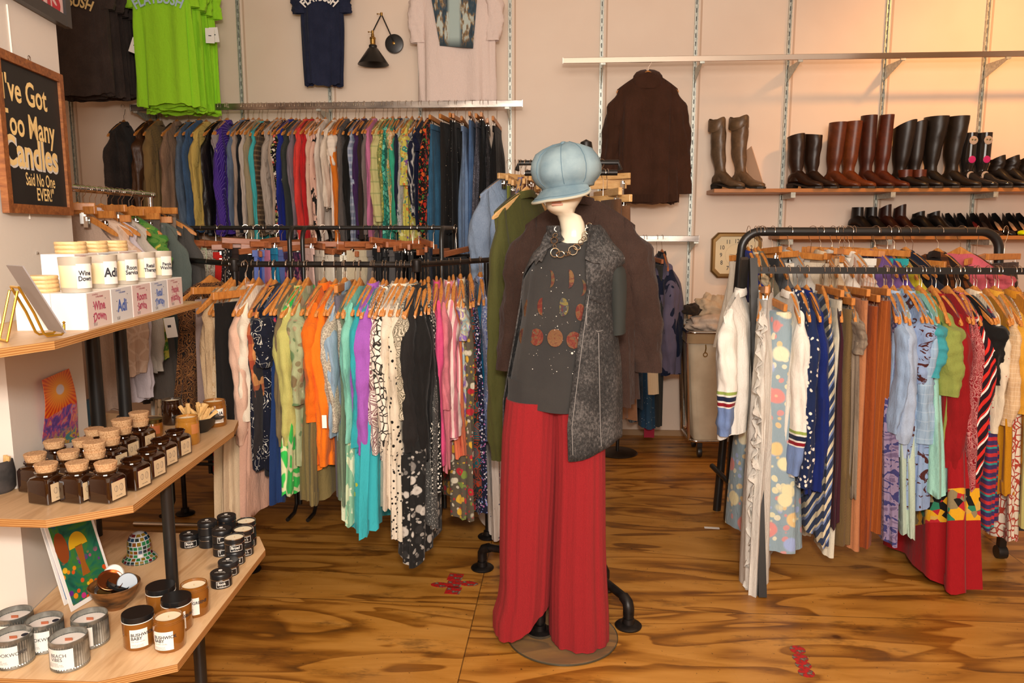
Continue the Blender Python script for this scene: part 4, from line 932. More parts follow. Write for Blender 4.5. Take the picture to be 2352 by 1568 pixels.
rackfill(wall_bar, [
 (272, 560, 'coat', 'jacket', 'black-brown tweed blazer', ('2b2421', 'heather', ['453a35'], 1), dict(T=.05, yaw=4)),
 (328, 500, 'coat', 'jacket', 'worn brown leather jacket', ('4a2d18', 'leather', [], 1), dict(T=.045, yaw=2)),
 (352, 545, 'coat', 'jacket', 'olive tan corduroy jacket', ('8a6f45', 'pin', ['75603a'], 3), dict(T=.05, yaw=5)),
 (393, 550, 'coat', 'jacket', 'taupe wool blazer', ('8d6f58', 'heather', ['a08069'], 1), dict(T=.035, yaw=2)),
 (422, 535, 'long', 'jacket', 'studded grey blue denim jacket', ('55657a', 'denim', ['66788c'], 1), dict(T=.035)),
 (440, 535, 'long', 'jacket', 'mid blue denim jacket', ('3c587c', 'denim', ['4b6a90'], 1), dict(T=.028)),
 (458, 525, 'long', 'jacket', 'yellow corduroy jacket', ('d2b463', 'pin', ['b8994b'], 3), dict(T=.04)),
 (487, 540, 'coat', 'jacket', 'black puffer jacket', ('131010', 'leather', [], 1), dict(T=.03)),
 (506, 510, 'long', 'shirt', 'pale grey knit top', '9a8f90', dict(T=.02, sl=.4)),
 (512, 540, 'long', 'shirt', 'purple pinstriped shirt', ('3f1f86', 'dpin', ['8b74c4'], 1), dict(T=.045, yaw=3)),
 (540, 530, 'long', 'shirt', 'dusty blue shirt', '64748c', dict(T=.02)),
 (549, 540, 'long', 'shirt', 'light taupe shirt', 'ab9585', dict(T=.028)),
 (561, 540, 'long', 'shirt', 'black navy sweater', '15181f', dict(T=.018)),
 (570, 540, 'long', 'shirt', 'pale grey beige blouse', 'c3b6aa', dict(T=.022)),
 (580, 550, 'long', 'shirt', 'khaki tan shirt', '9d8f72', dict(T=.03)),
 (592, 560, 'long', 'shirt', 'turquoise blouse', '45b5b8', dict(T=.02)),
 (602, 540, 'long', 'shirt', 'brown plaid flannel shirt', ('5a4734', 'plaid', ['2e251c', '8a7254'], 1.4), dict(T=.028)),
 (619, 535, 'long', 'shirt', 'grey beige ribbed cardigan', ('b0a296', 'pin', ['94877c'], 2), dict(T=.035)),
 (633, 540, 'long', 'shirt', 'soft beige jacket', 'ae9a88', dict(T=.022)),
 (641, 540, 'long', 'shirt', 'black blouse with small flowers', ('0e0d0e', 'floral', ['e6d9c4', 'd65a48', '9aa556', 'e9cfc6'], 1.3), dict(T=.034)),
 (652, 560, 'long', 'shirt', 'royal blue blouse', '1d2a86', dict(T=.018)),
 (664, 555, 'long', 'shirt', 'dark grey green shirt', '383c38', dict(T=.030)),
 (677, 545, 'long', 'shirt', 'mauve grey shirt', '7d7078', dict(T=.026)),
 (692, 560, 'long', 'shirt', 'coral red shirt', 'e0423a', dict(T=.034)),
 (706, 560, 'long', 'shirt', 'scarlet shirt', 'c01e22', dict(T=.028)),
 (716, 545, 'long', 'shirt', 'pale pink shirt', 'd9b5a0', dict(T=.022)),
 (727, 560, 'long', 'shirt', 'pink shirt with black swirls', ('e2b6a2', 'abstract', ['e2b6a2', 'e2b6a2', '151212'], .8), dict(T=.026)),
 (738, 550, 'long', 'shirt', 'ivory shirt', 'dfd0c2', dict(T=.028)),
 (752, 480, 'long', 'shirt', 'cream cardigan', 'e3d3c0', dict(T=.030)),
 (764, 408, 'short', 'shirt', 'white short sleeved shirt', 'ecdccb', dict(T=.04, sl=.42, L=.85)),
 (776, 560, 'long', 'shirt', 'orange blouse', 'd8741c', dict(T=.018)),
 (787, 560, 'long', 'shirt', 'grey ribbed sweater', ('5f5753', 'pin', ['4b4441'], 3), dict(T=.034)),
 (801, 555, 'long', 'shirt', 'plain black shirt', '14120f', dict(T=.022)),
 (814, 565, 'long', 'shirt', 'pale blue plaid shirt', ('8f9ab0', 'plaid', ['6e7790', 'bcc2cf'], 1), dict(T=.028)),
 (824, 545, 'long', 'shirt', 'deep purple shirt', '3f2350', dict(T=.018)),
 (833, 555, 'long', 'shirt', 'dark brown shirt', '32241e', dict(T=.028)),
 (844, 545, 'long', 'shirt', 'warm grey shirt', '7a6d6a', dict(T=.02)),
 (851, 550, 'long', 'shirt', 'bubblegum pink shirt', 'c9759c', dict(T=.02)),
 (866, 515, 'long', 'shirt', 'pale yellow windowpane shirt', ('c9c084', 'check', ['a39a5a', '8f9a60'], .6), dict(T=.052, yaw=-3)),
 (880, 530, 'long', 'shirt', 'green and yellow leaf blouse', ('8a9450', 'floral', ['c0b050', '4a7a50', 'dcd080'], 1.5), dict(T=.02)),
 (889, 560, 'long', 'shirt', 'teal geometric blouse', ('3fae94', 'geo', ['176a5e', '7ad0b8', '2a8a7a'], 1.6), dict(T=.022)),
 (898, 450, 'short', 'shirt', 'cream shirt with gold scrolls', ('e0c4a6', 'paisley', ['c79a20', '5aa890'], .9), dict(T=.034, L=.8)),
 (907, 530, 'long', 'shirt', 'mint green shirt', '3aa884', dict(T=.018)),
 (914, 500, 'long', 'shirt', 'navy piped shirt', '121c3a', dict(T=.02)),
 (920, 530, 'long', 'shirt', 'pastel paisley shirt', ('a9b59a', 'paisley', ['c7b2c4', '8aa58a'], 1.2), dict(T=.026)),
 (934, 560, 'short', 'shirt', 'yellow tropical flower shirt', ('cfc45c', 'floral', ['7a4a9a', 'd97a3a', '3a8a7a', 'e6dfa0'], .9), dict(T=.055, sl=.55, yaw=-4, L=1.16)),
 (949, 500, 'long', 'shirt', 'navy and white swirl shirt', ('131830', 'swirl', ['131830', 'd8d4cc', '131830'], .7), dict(T=.024)),
 (960, 455, 'short', 'shirt', 'dark navy short sleeved shirt', '0f1532', dict(T=.03, L=.84)),
 (976, 560, 'long', 'shirt', 'black blouse with red flowers', ('120c0c', 'floral', ['c32a20', 'e0642a', '3a7a3a', 'd8402e'], 1.1), dict(T=.034)),
], 11)
rackfill(wall_bar, [
 (990, 590, 'skirt', 'skirt', 'teal denim maxi skirt', ('2e5a78', 'denim', ['3a6a8a'], 1), dict(T=.028, yaw=-10)),
 (1012, 575, 'trousers', 'trousers', 'dark charcoal trousers', '221e1c', dict(T=.034, yaw=-12)),
 (1034, 535, 'skirt', 'skirt', 'black skirt with silver studs', ('0e0c0c', 'splat', ['c9b9a0'], 1.8), dict(T=.028, yaw=-8)),
 (1044, 600, 'trousers', 'trousers', 'matte black trousers', '0e0d0e', dict(T=.03)),
 (1062, 600, 'skirt', 'skirt', 'light tiered denim skirt', ('6b84a8', 'denim', ['7f98ba'], 1), dict(T=.032)),
 (1080, 600, 'trousers', 'trousers', 'mid blue jeans', ('43638f', 'denim', ['5676a2'], 1), dict(T=.028)),
 (1094, 570, 'skirt', 'skirt', 'grey sparkling skirt', ('44424e', 'sequin', ['8a8792'], 1), dict(T=.024)),
 (1106, 520, 'skirt', 'skirt', 'black velvet skirt', '0b0a0b', dict(T=.026)),
 (1120, 500, 'skirt', 'skirt', 'black sequin skirt', ('0d0c0e', 'sequin', ['4b4650'], 1), dict(T=.026)),
 (1132, 480, 'skirt', 'skirt', 'black pencil skirt', '100e0f', dict(T=.026)),
], 12)
# ================================================================ two tube racks behind the pipe rack
def tube_rack(x0, x1, label, Y=4.1, z=1.517, r=.0115, dy=.24):
    t = thing('clothes_rack', label, 'clothes rack', ((x0+x1)/2, Y, 0)); c = (x0+x1)/2
    MB().tube([(x0-c, 0, z), (x1-c, 0, z)], r, 12).build('top_bar', M_black, t)
    for s, X in ((-1, x0-c), (1, x1-c)):
        P = [(X, -dy, .05)] + [(X, -dy, z-.07)] + arc((X, -dy+.07, z-.07), .07, 180, 90, 6, 'yz')[1:] + arc((X, dy-.07, z-.07), .07, 90, 0, 6, 'yz') + [(X, dy, .05)]
        MB().tube(P, r, 12).build('end_frame', M_black, t)
        for sy in (-1, 1):
            P = [(X+s*-.05, sy*dy, .30)]+arc((X-s*.0, sy*dy, .30), .03, 90, 90, 1)[:0]+[(X-s*.02, sy*dy, .30), (X-s*.02, sy*dy, .05), (X-s*.02, sy*(dy+.04), .015), (X-s*.02, sy*(dy+.14), .015)]
            MB().tube(P, r*.9, 10).build('foot', M_black, t)
    MB().tube([(x0-c, 0, .26), (x1-c, 0, .26)], r, 12).build('lower_bar', M_black, t); MB().box((0, 0, .255), (x1-x0-.03, .3, .006)).build('lower_shelf', plain('grey board', (.08, .075, .07), .6), t, smooth=False)
    for sy in (-1, 1):
        MB().tube([(x0-c, sy*dy, .26), (x1-c, sy*dy, .26)], r*.8, 10).build('lower_rail', M_black, t)
XA0, XA1, XB0, XB1 = PY(403, 523, 4.1).x, PY(700, 523, 4.1).x, PY(728, 523, 4.1).x, PY(1030, 523, 4.1).x
tube_rack(XA0, XA1, 'black tube clothes rack behind the pipe rack, the left one of two')
tube_rack(XB0, XB1, 'black tube clothes rack behind the pipe rack, the right one of two')
rA = Bar((XA0, 4.1, 1.517), (XA1, 4.1, 1.517), .017, M_woodr, 0, 'on the left tube rack', 'clothes on the left tube rack', .17)
rB = Bar((XB0, 4.1, 1.517), (XB1, 4.1, 1.517), .017, M_woodr, 0, 'on the right tube rack', 'clothes on the right tube rack', .17)
rnd = random.Random(21)
def br(lst, x0, x1, yaws, yb=(900, 1090)):
    out = []
    for i, (kind, desc, m) in enumerate(lst):
        x = x0+(x1-x0)*i/(len(lst)-1)+rnd.uniform(-3, 3); out.append((x, rnd.uniform(*yb), kind, 'skirt' if kind == 'skirt' else 'trousers', desc, m, dict(T=.020, yaw=rnd.choice(yaws)+rnd.uniform(-7, 7))))
    return out
rackfill(rA, br([('skirt', 'beige linen skirt', 'b9a688'), ('trousers', 'olive green trousers', '4a5440'), ('skirt', 'tan suede skirt', 'b39468'), ('trousers', 'grey lace trousers', ('9a8f80', 'lattice', ['c8bfae'], 1)), ('skirt', 'sage green skirt', 'a9b48c'),
  ('trousers', 'pale mint trousers', 'b9c4a2'), ('skirt', 'bright red skirt', 'c0241c'), ('skirt', 'dark brown skirt', '33241f'), ('skirt', 'black dotted skirt', ('121013', 'dots', ['d8d4cc'], 1)), ('trousers', 'black cotton trousers', '131214'),
  ('skirt', 'periwinkle blue skirt', '6070b0'), ('skirt', 'dusty blue pleated skirt', '6a7ab8'), ('skirt', 'royal blue ruched skirt', '1a4ab0'), ('trousers', 'pink stretch trousers', 'b8708a'), ('skirt', 'teal skirt', '1c80a8'), ('skirt', 'maroon swirl skirt', ('6a2038', 'swirl', ['9a4a6a', '30203a'], 2)), ('trousers', 'grey pinstriped trousers', '55504e')],
  412, 690, (-62, -40, 35, 55)), 31)
rackfill(rB, br([('skirt', 'pale blush skirt', 'dcb8ac'), ('skirt', 'cream cotton skirt', 'ddd0bc'), ('trousers', 'ivory trousers', 'e2d8c8'), ('skirt', 'cream lace skirt', ('d2c7b0', 'lattice', ['efe6d4'], 1)), ('trousers', 'sand trousers', 'c5b598'), ('skirt', 'stone skirt', 'b5a896'), ('skirt', 'grey jersey skirt', '6a6462')],
  738, 850, (40, 50, -45)) + br([('skirt', 'black jersey skirt', '141214'), ('trousers', 'faded black trousers', '1c1a1b'), ('skirt', 'black pleated skirt', '100f12'), ('trousers', 'black wool trousers', '19171a'), ('skirt', 'black leather skirt', ('0e0c0c', 'leather', [], 1)), ('trousers', 'black linen trousers', '171516'), ('skirt', 'black tulle skirt', '0f0e10'),
  ('trousers', 'black flared trousers', '141215'), ('skirt', 'inky navy skirt', '12162a'), ('trousers', 'jet black cargo trousers', '111012')], 866, 1018, (8, 0, 20, -15)), 32)
# ================================================================ octagonal pipe rack in front
zb = 1.362
HA, HB, HC, HD = Vector((-2.02, 3.80, zb)), Vector((PY(538, 608, 3.155).x, 3.155, zb)), Vector((PY(957, 608, 3.155).x, 3.155, zb)), Vector((-.245, 3.98, zb))
t = thing('pipe_rack', 'black iron pipe clothes rack with angled corners, left of the mannequin', 'clothes rack', ((HB.x+HC.x)/2, 3.6, 0)); o = Vector(t.location)
for a, b_ in ((HA, HB), (HB, HC), (HC, HD)): MB().tube([a-o, b_-o], .0125, 14).build('top_bar', M_pipe, t)
q = MB().tube([HA-o, HA-o+Vector((.1, .62, 0)), HD-o+Vector((-.5, .40, 0)), HD-o], .0125, 12); q.build('top_bar', M_pipe, t)
for c_ in (HA, HB, HC, HD):
    c2_ = c_-o; MB().lathe([(.019, -.03), (.021, -.022), (.021, .018), (.016, .022), (0, .024)], 16, c=c2_).build('elbow', M_pipe, t)
for X, Y in ((HB.x, 3.155), (-.372, 3.60), (HA.x, 3.80), (HC.x-.1, 4.3)):
    q = MB().lathe([(.0125, .02), (.0125, zb-.01)], 14, c=(X-o.x, Y-o.y, 0)); p_ = q.build('post', M_pipe, t)
    MB().lathe([(.048, 0), (.05, .006), (.046, .010), (.022, .014), (.020, .035), (.014, .037)], 24, c=(X-o.x, Y-o.y, 0)).build('floor_flange', M_pipe, p_)
hexL = Bar(HA, HB, .018, M_wood, 0, 'on the black pipe rack', 'clothes on the black pipe rack', .21, 26)
hexC = Bar(HB, HC, .018, M_wood, 0, 'on the black pipe rack', 'clothes on the black pipe rack', .21)
hexR = Bar(HC, HD, .018, M_wood, 0, 'on the black pipe rack', 'clothes on the black pipe rack', .21, -54)
rackfill(hexL, [
 (318, 925, 'trousers', 'shorts', 'grey cotton shorts', '55524f', dict(T=.05)),
 (345, 1000, 'tank', 'dress', 'white fluffy vest', 'cfc6b8', dict(T=.02)),
 (378, 1010, 'dress', 'dress', 'peach and brown flower dress', ('b08e6c', 'floral', ['d98f6a', '6a5636', 'e0c49a', '8a7a50'], .55), dict(T=.05, yaw=8)),
 (418, 1000, 'dress', 'dress', 'black and gold patterned dress', ('1c110c', 'paisley', ['8a5a30', '3a2012'], 1.2), dict(T=.035)),
 (449, 1000, 'trousers', 'trousers', 'mauve grey wool trousers', '8a7670', dict(T=.032)),
 (472, 935, 'tank', 'top', 'beige sequin edged tank top', ('c3a27c', 'heather', ['d6b890'], 1), dict(T=.045, yaw=6)),
 (492, 1010, 'trousers', 'trousers', 'slim black trousers', '141110', dict(T=.024)),
], 41)
rackfill(hexC, [
 (512, 1130, 'tank', 'dress', 'cream embroidered sundress', ('c9ab86', 'paisley', ['d9bf9c', 'b89468'], 2), dict(T=.03)),
 (524, 1180, 'dress', 'dress', 'long ecru linen dress', 'ceb795', dict(T=.036, yaw=3)),
 (543, 1195, 'dress', 'dress', 'long cream button dress', 'd6bf9e', dict(T=.034)),
 (556, 950, 'long', 'blouse', 'pale pink frilled blouse', 'dcb59e', dict(T=.045, yaw=4, sl=.72)),
 (566, 875, 'short', 'shirt', 'ivory shirt with black piping', 'e8dac4', dict(T=.042, sl=.62, L=.66)),
 (578, 1180, 'dress', 'dress', 'dusty rose ruched skirt dress', 'cfa48e', dict(T=.036, yaw=2)),
 (590, 915, 'long', 'shirt', 'red and tan patchwork shirt', ('c98a52', 'plaid', ['a02a22', '8a2420'], .45), dict(T=.030)),
 (598, 1090, 'long', 'shirt', 'charcoal and red shirt', '2a2729', dict(T=.026)),
 (613, 1072, 'short', 'dress', 'navy dress with white celestial drawings', ('0d1224', 'stars', ['e0dccf'], 1), dict(T=.062, yaw=3, sl=.4, fl=.04)),
 (634, 1150, 'dress', 'dress', 'deep cobalt dress', '17305e', dict(T=.03)),
 (641, 960, 'tank', 'dress', 'white dress with red and navy shapes', ('d9cfc0', 'geo', ['1a2250', 'c03a4a', '6a86b0', 'd9cfc0', '2f9a55'], 1), dict(T=.034)),
 (652, 1030, 'long', 'shirt', 'khaki olive cargo shirt', '6e6044', dict(T=.030)),
 (667, 1028, 'long', 'shirt', 'pale lime linen shirt', 'b9b468', dict(T=.052, yaw=2)),
 (674, 1132, 'dress', 'dress', 'bright green and cream trellis dress', ('35c050', 'geo', ['d9dca8'], .7), dict(T=.055)),
 (694, 1068, 'short', 'dress', 'sage tunic with palm leaves', ('9fa77e', 'floral', ['5e7a52', 'a58a6a', '7a6a4a', 'c9cba6'], .5), dict(T=.045, sl=.55)),
 (716, 1150, 'dress', 'dress', 'olive knit dress', '75663e', dict(T=.045)),
 (727, 1072, 'long', 'shirt', 'orange cotton shirt', 'dd6a12', dict(T=.048, yaw=2, sl=.62)),
 (746, 1078, 'long', 'shirt', 'vivid orange overshirt', 'ee7615', dict(T=.040, yaw=-2)),
 (759, 895, 'long', 'top', 'grey beige crochet top', ('9d9383', 'lattice', ['c7bda8'], 1.2), dict(T=.034, sl=.66)),
 (771, 1010, 'long', 'shirt', 'pale blue shirt', '8ba4b8', dict(T=.024)),
 (783, 1145, 'trousers', 'trousers', 'slate grey wide trousers', '64606c', dict(T=.046)),
 (797, 1150, 'dress', 'dress', 'grey green dress', '66755e', dict(T=.026)),
 (803, 960, 'short', 'blouse', 'mint blouse', '7cc2ae', dict(T=.03, sl=.7, L=.9)),
 (811, 1195, 'dress', 'dress', 'seafoam dress with bird print', ('86b596', 'abstract', ['86b596', 'd0d8b8'], 1), dict(T=.03)),
 (822, 905, 'short', 'blouse', 'turquoise short sleeved blouse', '2f9fa8', dict(T=.03, sl=.72, L=.75)),
 (840, 1050, 'long', 'shirt', 'violet purple long sleeved shirt', 'a05ab4', dict(T=.062, yaw=1)),
 (852, 1212, 'dress', 'dress', 'aqua turquoise dress with flower motifs', ('36a9b2', 'splat', ['b5b838', '7a4a9a'], .5), dict(T=.060, fl=.1)),
 (866, 1050, 'long', 'top', 'white top with red sketch print', ('e2d6ca', 'paisley', ['7a4a52', 'e2d6ca'], .8), dict(T=.028)),
 (878, 1055, 'long', 'top', 'black and white lattice top', ('efe4d2', 'lattice', ['2a2622'], .55), dict(T=.034)),
 (888, 930, 'short', 'blouse', 'ivory blouse with loose sleeves', 'e2d3bd', dict(T=.040, sl=.66, L=.75)),
 (898, 1165, 'dress', 'dress', 'off white cotton dress', 'e0d0bb', dict(T=.034)),
 (911, 1075, 'long', 'dress', 'cream dress with black spots', ('d9cbb4', 'dots', ['191613'], .8), dict(T=.042)),
 (918, 1232, 'dress', 'dress', 'long cream spotted dress', ('d4c8b4', 'dots', ['191613'], 1.1), dict(T=.028)),
 (925, 870, 'short', 'top', 'stone top with black paisley', ('c9bda6', 'paisley', ['57503f', 'c9bda6'], 1.1), dict(T=.046, sl=.6, L=.7)),
 (942, 1045, 'long', 'shirt', 'soft black shirt', '201d1c', dict(T=.052, yaw=2)),
 (950, 1280, 'dress', 'skirt', 'long black and white rose print skirt', ('1a1918', 'floral', ['bdb6ac', '77726c', '2a2928', 'a39d94'], .8), dict(T=.062, fl=.10)),
], 42)
rackfill(hexR, [
 (968, 1062, 'long', 'shirt', 'black crepe shirt', '161413', dict(T=.05, yaw=-4)),
 (985, 1200, 'dress', 'skirt', 'grey dotted hem skirt', ('4a4845', 'dots', ['a8a39b'], 2.2), dict(T=.034)),
 (990, 1065, 'long', 'shirt', 'jet black tunic', '100f0f', dict(T=.030)),
 (1001, 1125, 'dress', 'dress', 'black and white ditsy flower dress', ('12110f', 'ditsy', ['d6cfc2', 'e8e0d2'], 1), dict(T=.030)),
 (1010, 1075, 'long', 'shirt', 'hot pink shirt', 'd04a78', dict(T=.024)),
 (1024, 1080, 'short', 'shirt', 'dusty pink shirt', 'c9727c', dict(T=.034, sl=.6)),
 (1036, 1010, 'long', 'shirt', 'pink and white striped shirt', ('e6c9c0', 'stripe', ['cf7a86'], .7), dict(T=.048, yaw=-3)),
 (1052, 1055, 'tank', 'top', 'coral top with white edging', 'd8724e', dict(T=.030, x='efe6da')),
 (1064, 925, 'short', 'top', 'pastel swirl silk top', ('c9a8c4', 'swirl', ['a8c4c9', 'e0d0a0', '8a6ab0'], 1.4), dict(T=.034, L=.72)),
 (1078, 1186, 'dress', 'dress', 'brown grey flower dress', ('5e5344', 'floral', ['b82a34', 'd9a838', 'd9cdb4', '7a8a40'], .8), dict(T=.052, fl=.05)),
 (1093, 1140, 'dress', 'dress', 'teal and rust paisley dress', ('12565c', 'paisley', ['9a3416', '1a2a2a'], .8), dict(T=.03)),
 (1100, 1172, 'dress', 'dress', 'navy dress with small pink flowers', ('14182e', 'ditsy', ['d8cfd4', 'b06aa0', '7a88b8'], 1), dict(T=.04)),
 (1110, 1000, 'tank', 'top', 'petrol blue ruched top', '0f688c', dict(T=.032)),
 (1122, 1010, 'long', 'dress', 'lavender blue flower dress', ('8a94b8', 'ditsy', ['d9d4dc', '4a5a9a'], 1), dict(T=.03)),
 (1131, 850, 'tank', 'top', 'bright multicoloured flower top', ('2a4a3a', 'floral', ['e8a020', 'e02a6a', '6ac04a', 'e9e2c8', '4a6ad0'], 1.2), dict(T=.052, L=.72)),
 (1142, 1235, 'dress', 'dress', 'white dress with grey sprigs', ('ddd0c4', 'splat', ['6a6a7a'], 1), dict(T=.048)),
 (1152, 1100, 'dress', 'dress', 'pink and white vine dress', ('e0c8c4', 'paisley', ['2f3a5a', 'c04a5a'], 1.3), dict(T=.036)),
], 43)
# ================================================================ chrome rack behind the display shelf
pz = 1.672
t = thing('chrome_rack', 'chrome clothes rack behind the column at the far left', 'clothes rack', (-2.0, 3.2, 0))
MB().tube([(0, -.55, pz), (0, .45, pz)], .014, 12).build('top_bar', M_chrome, t)
for y in (-.5, .42): MB().tube([(0, y, .0), (0, y, pz)], .012, 12).build('post', M_chrome, t); MB().tube([(-.2, y, .012), (.2, y, .012)], .012, 10).build('foot', M_chrome, t)
rC = Bar((-2.0, 2.75, pz), (-2.0, 3.65, pz), .018, M_wood, 0, 'on the chrome rack', 'clothes on the chrome rack', .2)
for k, (y, kind, cat, desc, m, L, T, rz) in enumerate(((3.62, 'long', 'jacket', 'grey wool jacket', '4a4744', 1.0, .03, 4), (3.54, 'trousers', 'trousers', 'taupe trousers', '7a6a5c', .95, .03, -5), (3.46, 'long', 'shirt', 'slate green shirt', '5a625c', .8, .025, 8), (3.38, 'trousers', 'trousers', 'dark taupe trousers', '5a5048', .95, .025, 0),
     (3.30, 'short', 'shirt', 'yellow and green tie-dye shirt', ('c9b84a', 'tie', ['5f8a3a', '3f7a30'], 1.5), .75, .025, 3), (3.22, 'long', 'shirt', 'pale grey beige shirt', 'bdb0a2', .8, .025, -2), (3.14, 'long', 'shirt', 'lilac white blouse', 'c9bcc0', .9, .022, -3), (3.06, 'long', 'blouse', 'sheer peach embroidered blouse', ('cfae96', 'lattice', ['dcc0aa'], .3), .78, .03, 6), (2.98, 'tank', 'top', 'pale taupe silk top', 'b79e8c', .9, .02, -4))):
    H = Vector((-2.0, y, pz)); clip = kind == 'trousers'
    hanger('bar' if clip else 'curved', H, math.radians(rz), .018, M_wood, 'wooden hanger of the %s on the chrome rack' % desc, 'hangers on the chrome rack')
    garment(cat, kind, H, math.radians(rz), .018*1.9+.03, L, T, m, desc+' on the chrome rack behind the column', 'clothes on the chrome rack', 500+k)
for k in range(8):
    hanger(('bar', (k*5 % 4)*.014), Vector((-2.0, 2.84+k*.085, pz)), math.radians(28-(k*37 % 50)), .018, M_wood, 'empty wooden clip hanger on the chrome rack behind the column', 'empty clip hangers on the chrome rack')
# ================================================================ right hand racks
zf, Yf = 1.332, 3.40
t = thing('square_tube_rack', 'black square tube A frame rack at the front right', 'clothes rack', (1.6, Yf, 0)); o = Vector(t.location)
XL, XR = PY(1728, 617, Yf).x, 2.62
MB().box((( XL+XR)/2-o.x, 0, zf), (XR-XL, .028, .028)).build('top_bar', M_black, t, smooth=False)
def sqbar(a, b_, w_=.028):
    a, b_ = Vector(a), Vector(b_); d = (b_-a).normalized(); s = Vector((1, 0, 0)) if abs(d.x) < .9 else Vector((0, 1, 0)); u = (s-d*s.dot(d)).normalized(); v = d.cross(u)
    return MB().loft([[tuple(p+u*(i*w_/2)+v*(j*w_/2)) for i, j in ((-1, -1), (1, -1), (1, 1), (-1, 1))] for p in (a, b_)])
for X in (XL, XR):
    x = X-o.x
    for yy, fx in ((3.06, PZ(1744, 1358, 0).x), (3.92, PZ(1668, 1190, 0).x)):
        fx2 = fx-o.x if X == XL else x; sqbar((x+(.0 if yy < 3.4 else -.03), (0.0 if yy < 3.4 else .02), zf+.05), (fx2, yy-Yf, .0), .032).build('leg', M_black, t, smooth=False)
sqbar((XL-o.x+.02, .12, .18), (XR-o.x, .12, .18)).build('lower_bar', M_black, t, smooth=False)
sqbar((2.05-o.x, .10, .20), (2.12-o.x, .62, .03)).build('brace', M_black, t, smooth=False); sqbar((2.03-o.x, .10, .16), (2.2-o.x, -.02, .2)).build('brace', M_black, t, smooth=False)
MB().lathe([(0, -.02), (.03, -.02), (.032, 0), (.03, .02), (0, .02)], 20, c=(0, 0, 0), M=Matrix.Translation((2.02-o.x, .12, .032)) @ Matrix.Rotation(PI/2, 4, 'Y')).build('castor', M_black, t)
MB().box((2.02-o.x, .12, .10), (.03, .03, .10)).build('castor_stem', M_black, t, smooth=False)
# round tube rack behind
zr, Yr = 1.497, 3.9; X0, X1 = PY(1702, 600, Yr).x, PY(2292, 600, Yr).x; R_ = .09
t = thing('round_tube_rack', 'black thick round tube rack behind the square tube rack', 'clothes rack', ((X0+X1)/2, Yr, 0)); c = (X0+X1)/2
fL = PZ(1647, 1172, 0); 
P = [(fL.x-c-.0, .16, 0), (X0-c, 0, zr-R_)]+[(X0-c+R_-R_*math.cos(a), 0, zr-R_+R_*math.sin(a)) for a in [PI/2*k/7 for k in range(1, 8)]]+[(X1-c-R_+R_*math.sin(a), 0, zr-R_+R_*math.cos(a)) for a in [PI/2*k/7 for k in range(8)]]+[(X1-c+.08, .0, 0)]
MB().tube(P, .0215, 16).build('tube_frame', M_black, t)
MB().tube([(X0-c-.08, .12, .26), (X0-c+.04, -.38, .2)], .014, 10).build('brace', M_black, t)
M_hang2 = M_wood
rF = Bar((XL, Yf, zf), (XR, Yf, zf), .022, M_wood, 0, 'on the front right rack', 'clothes on the front right rack', .21)
rR = Bar((X0, Yr, zr), (X1, Yr, zr), .028, M_wood, 0, 'on the back right rack', 'clothes on the back right rack', .21)
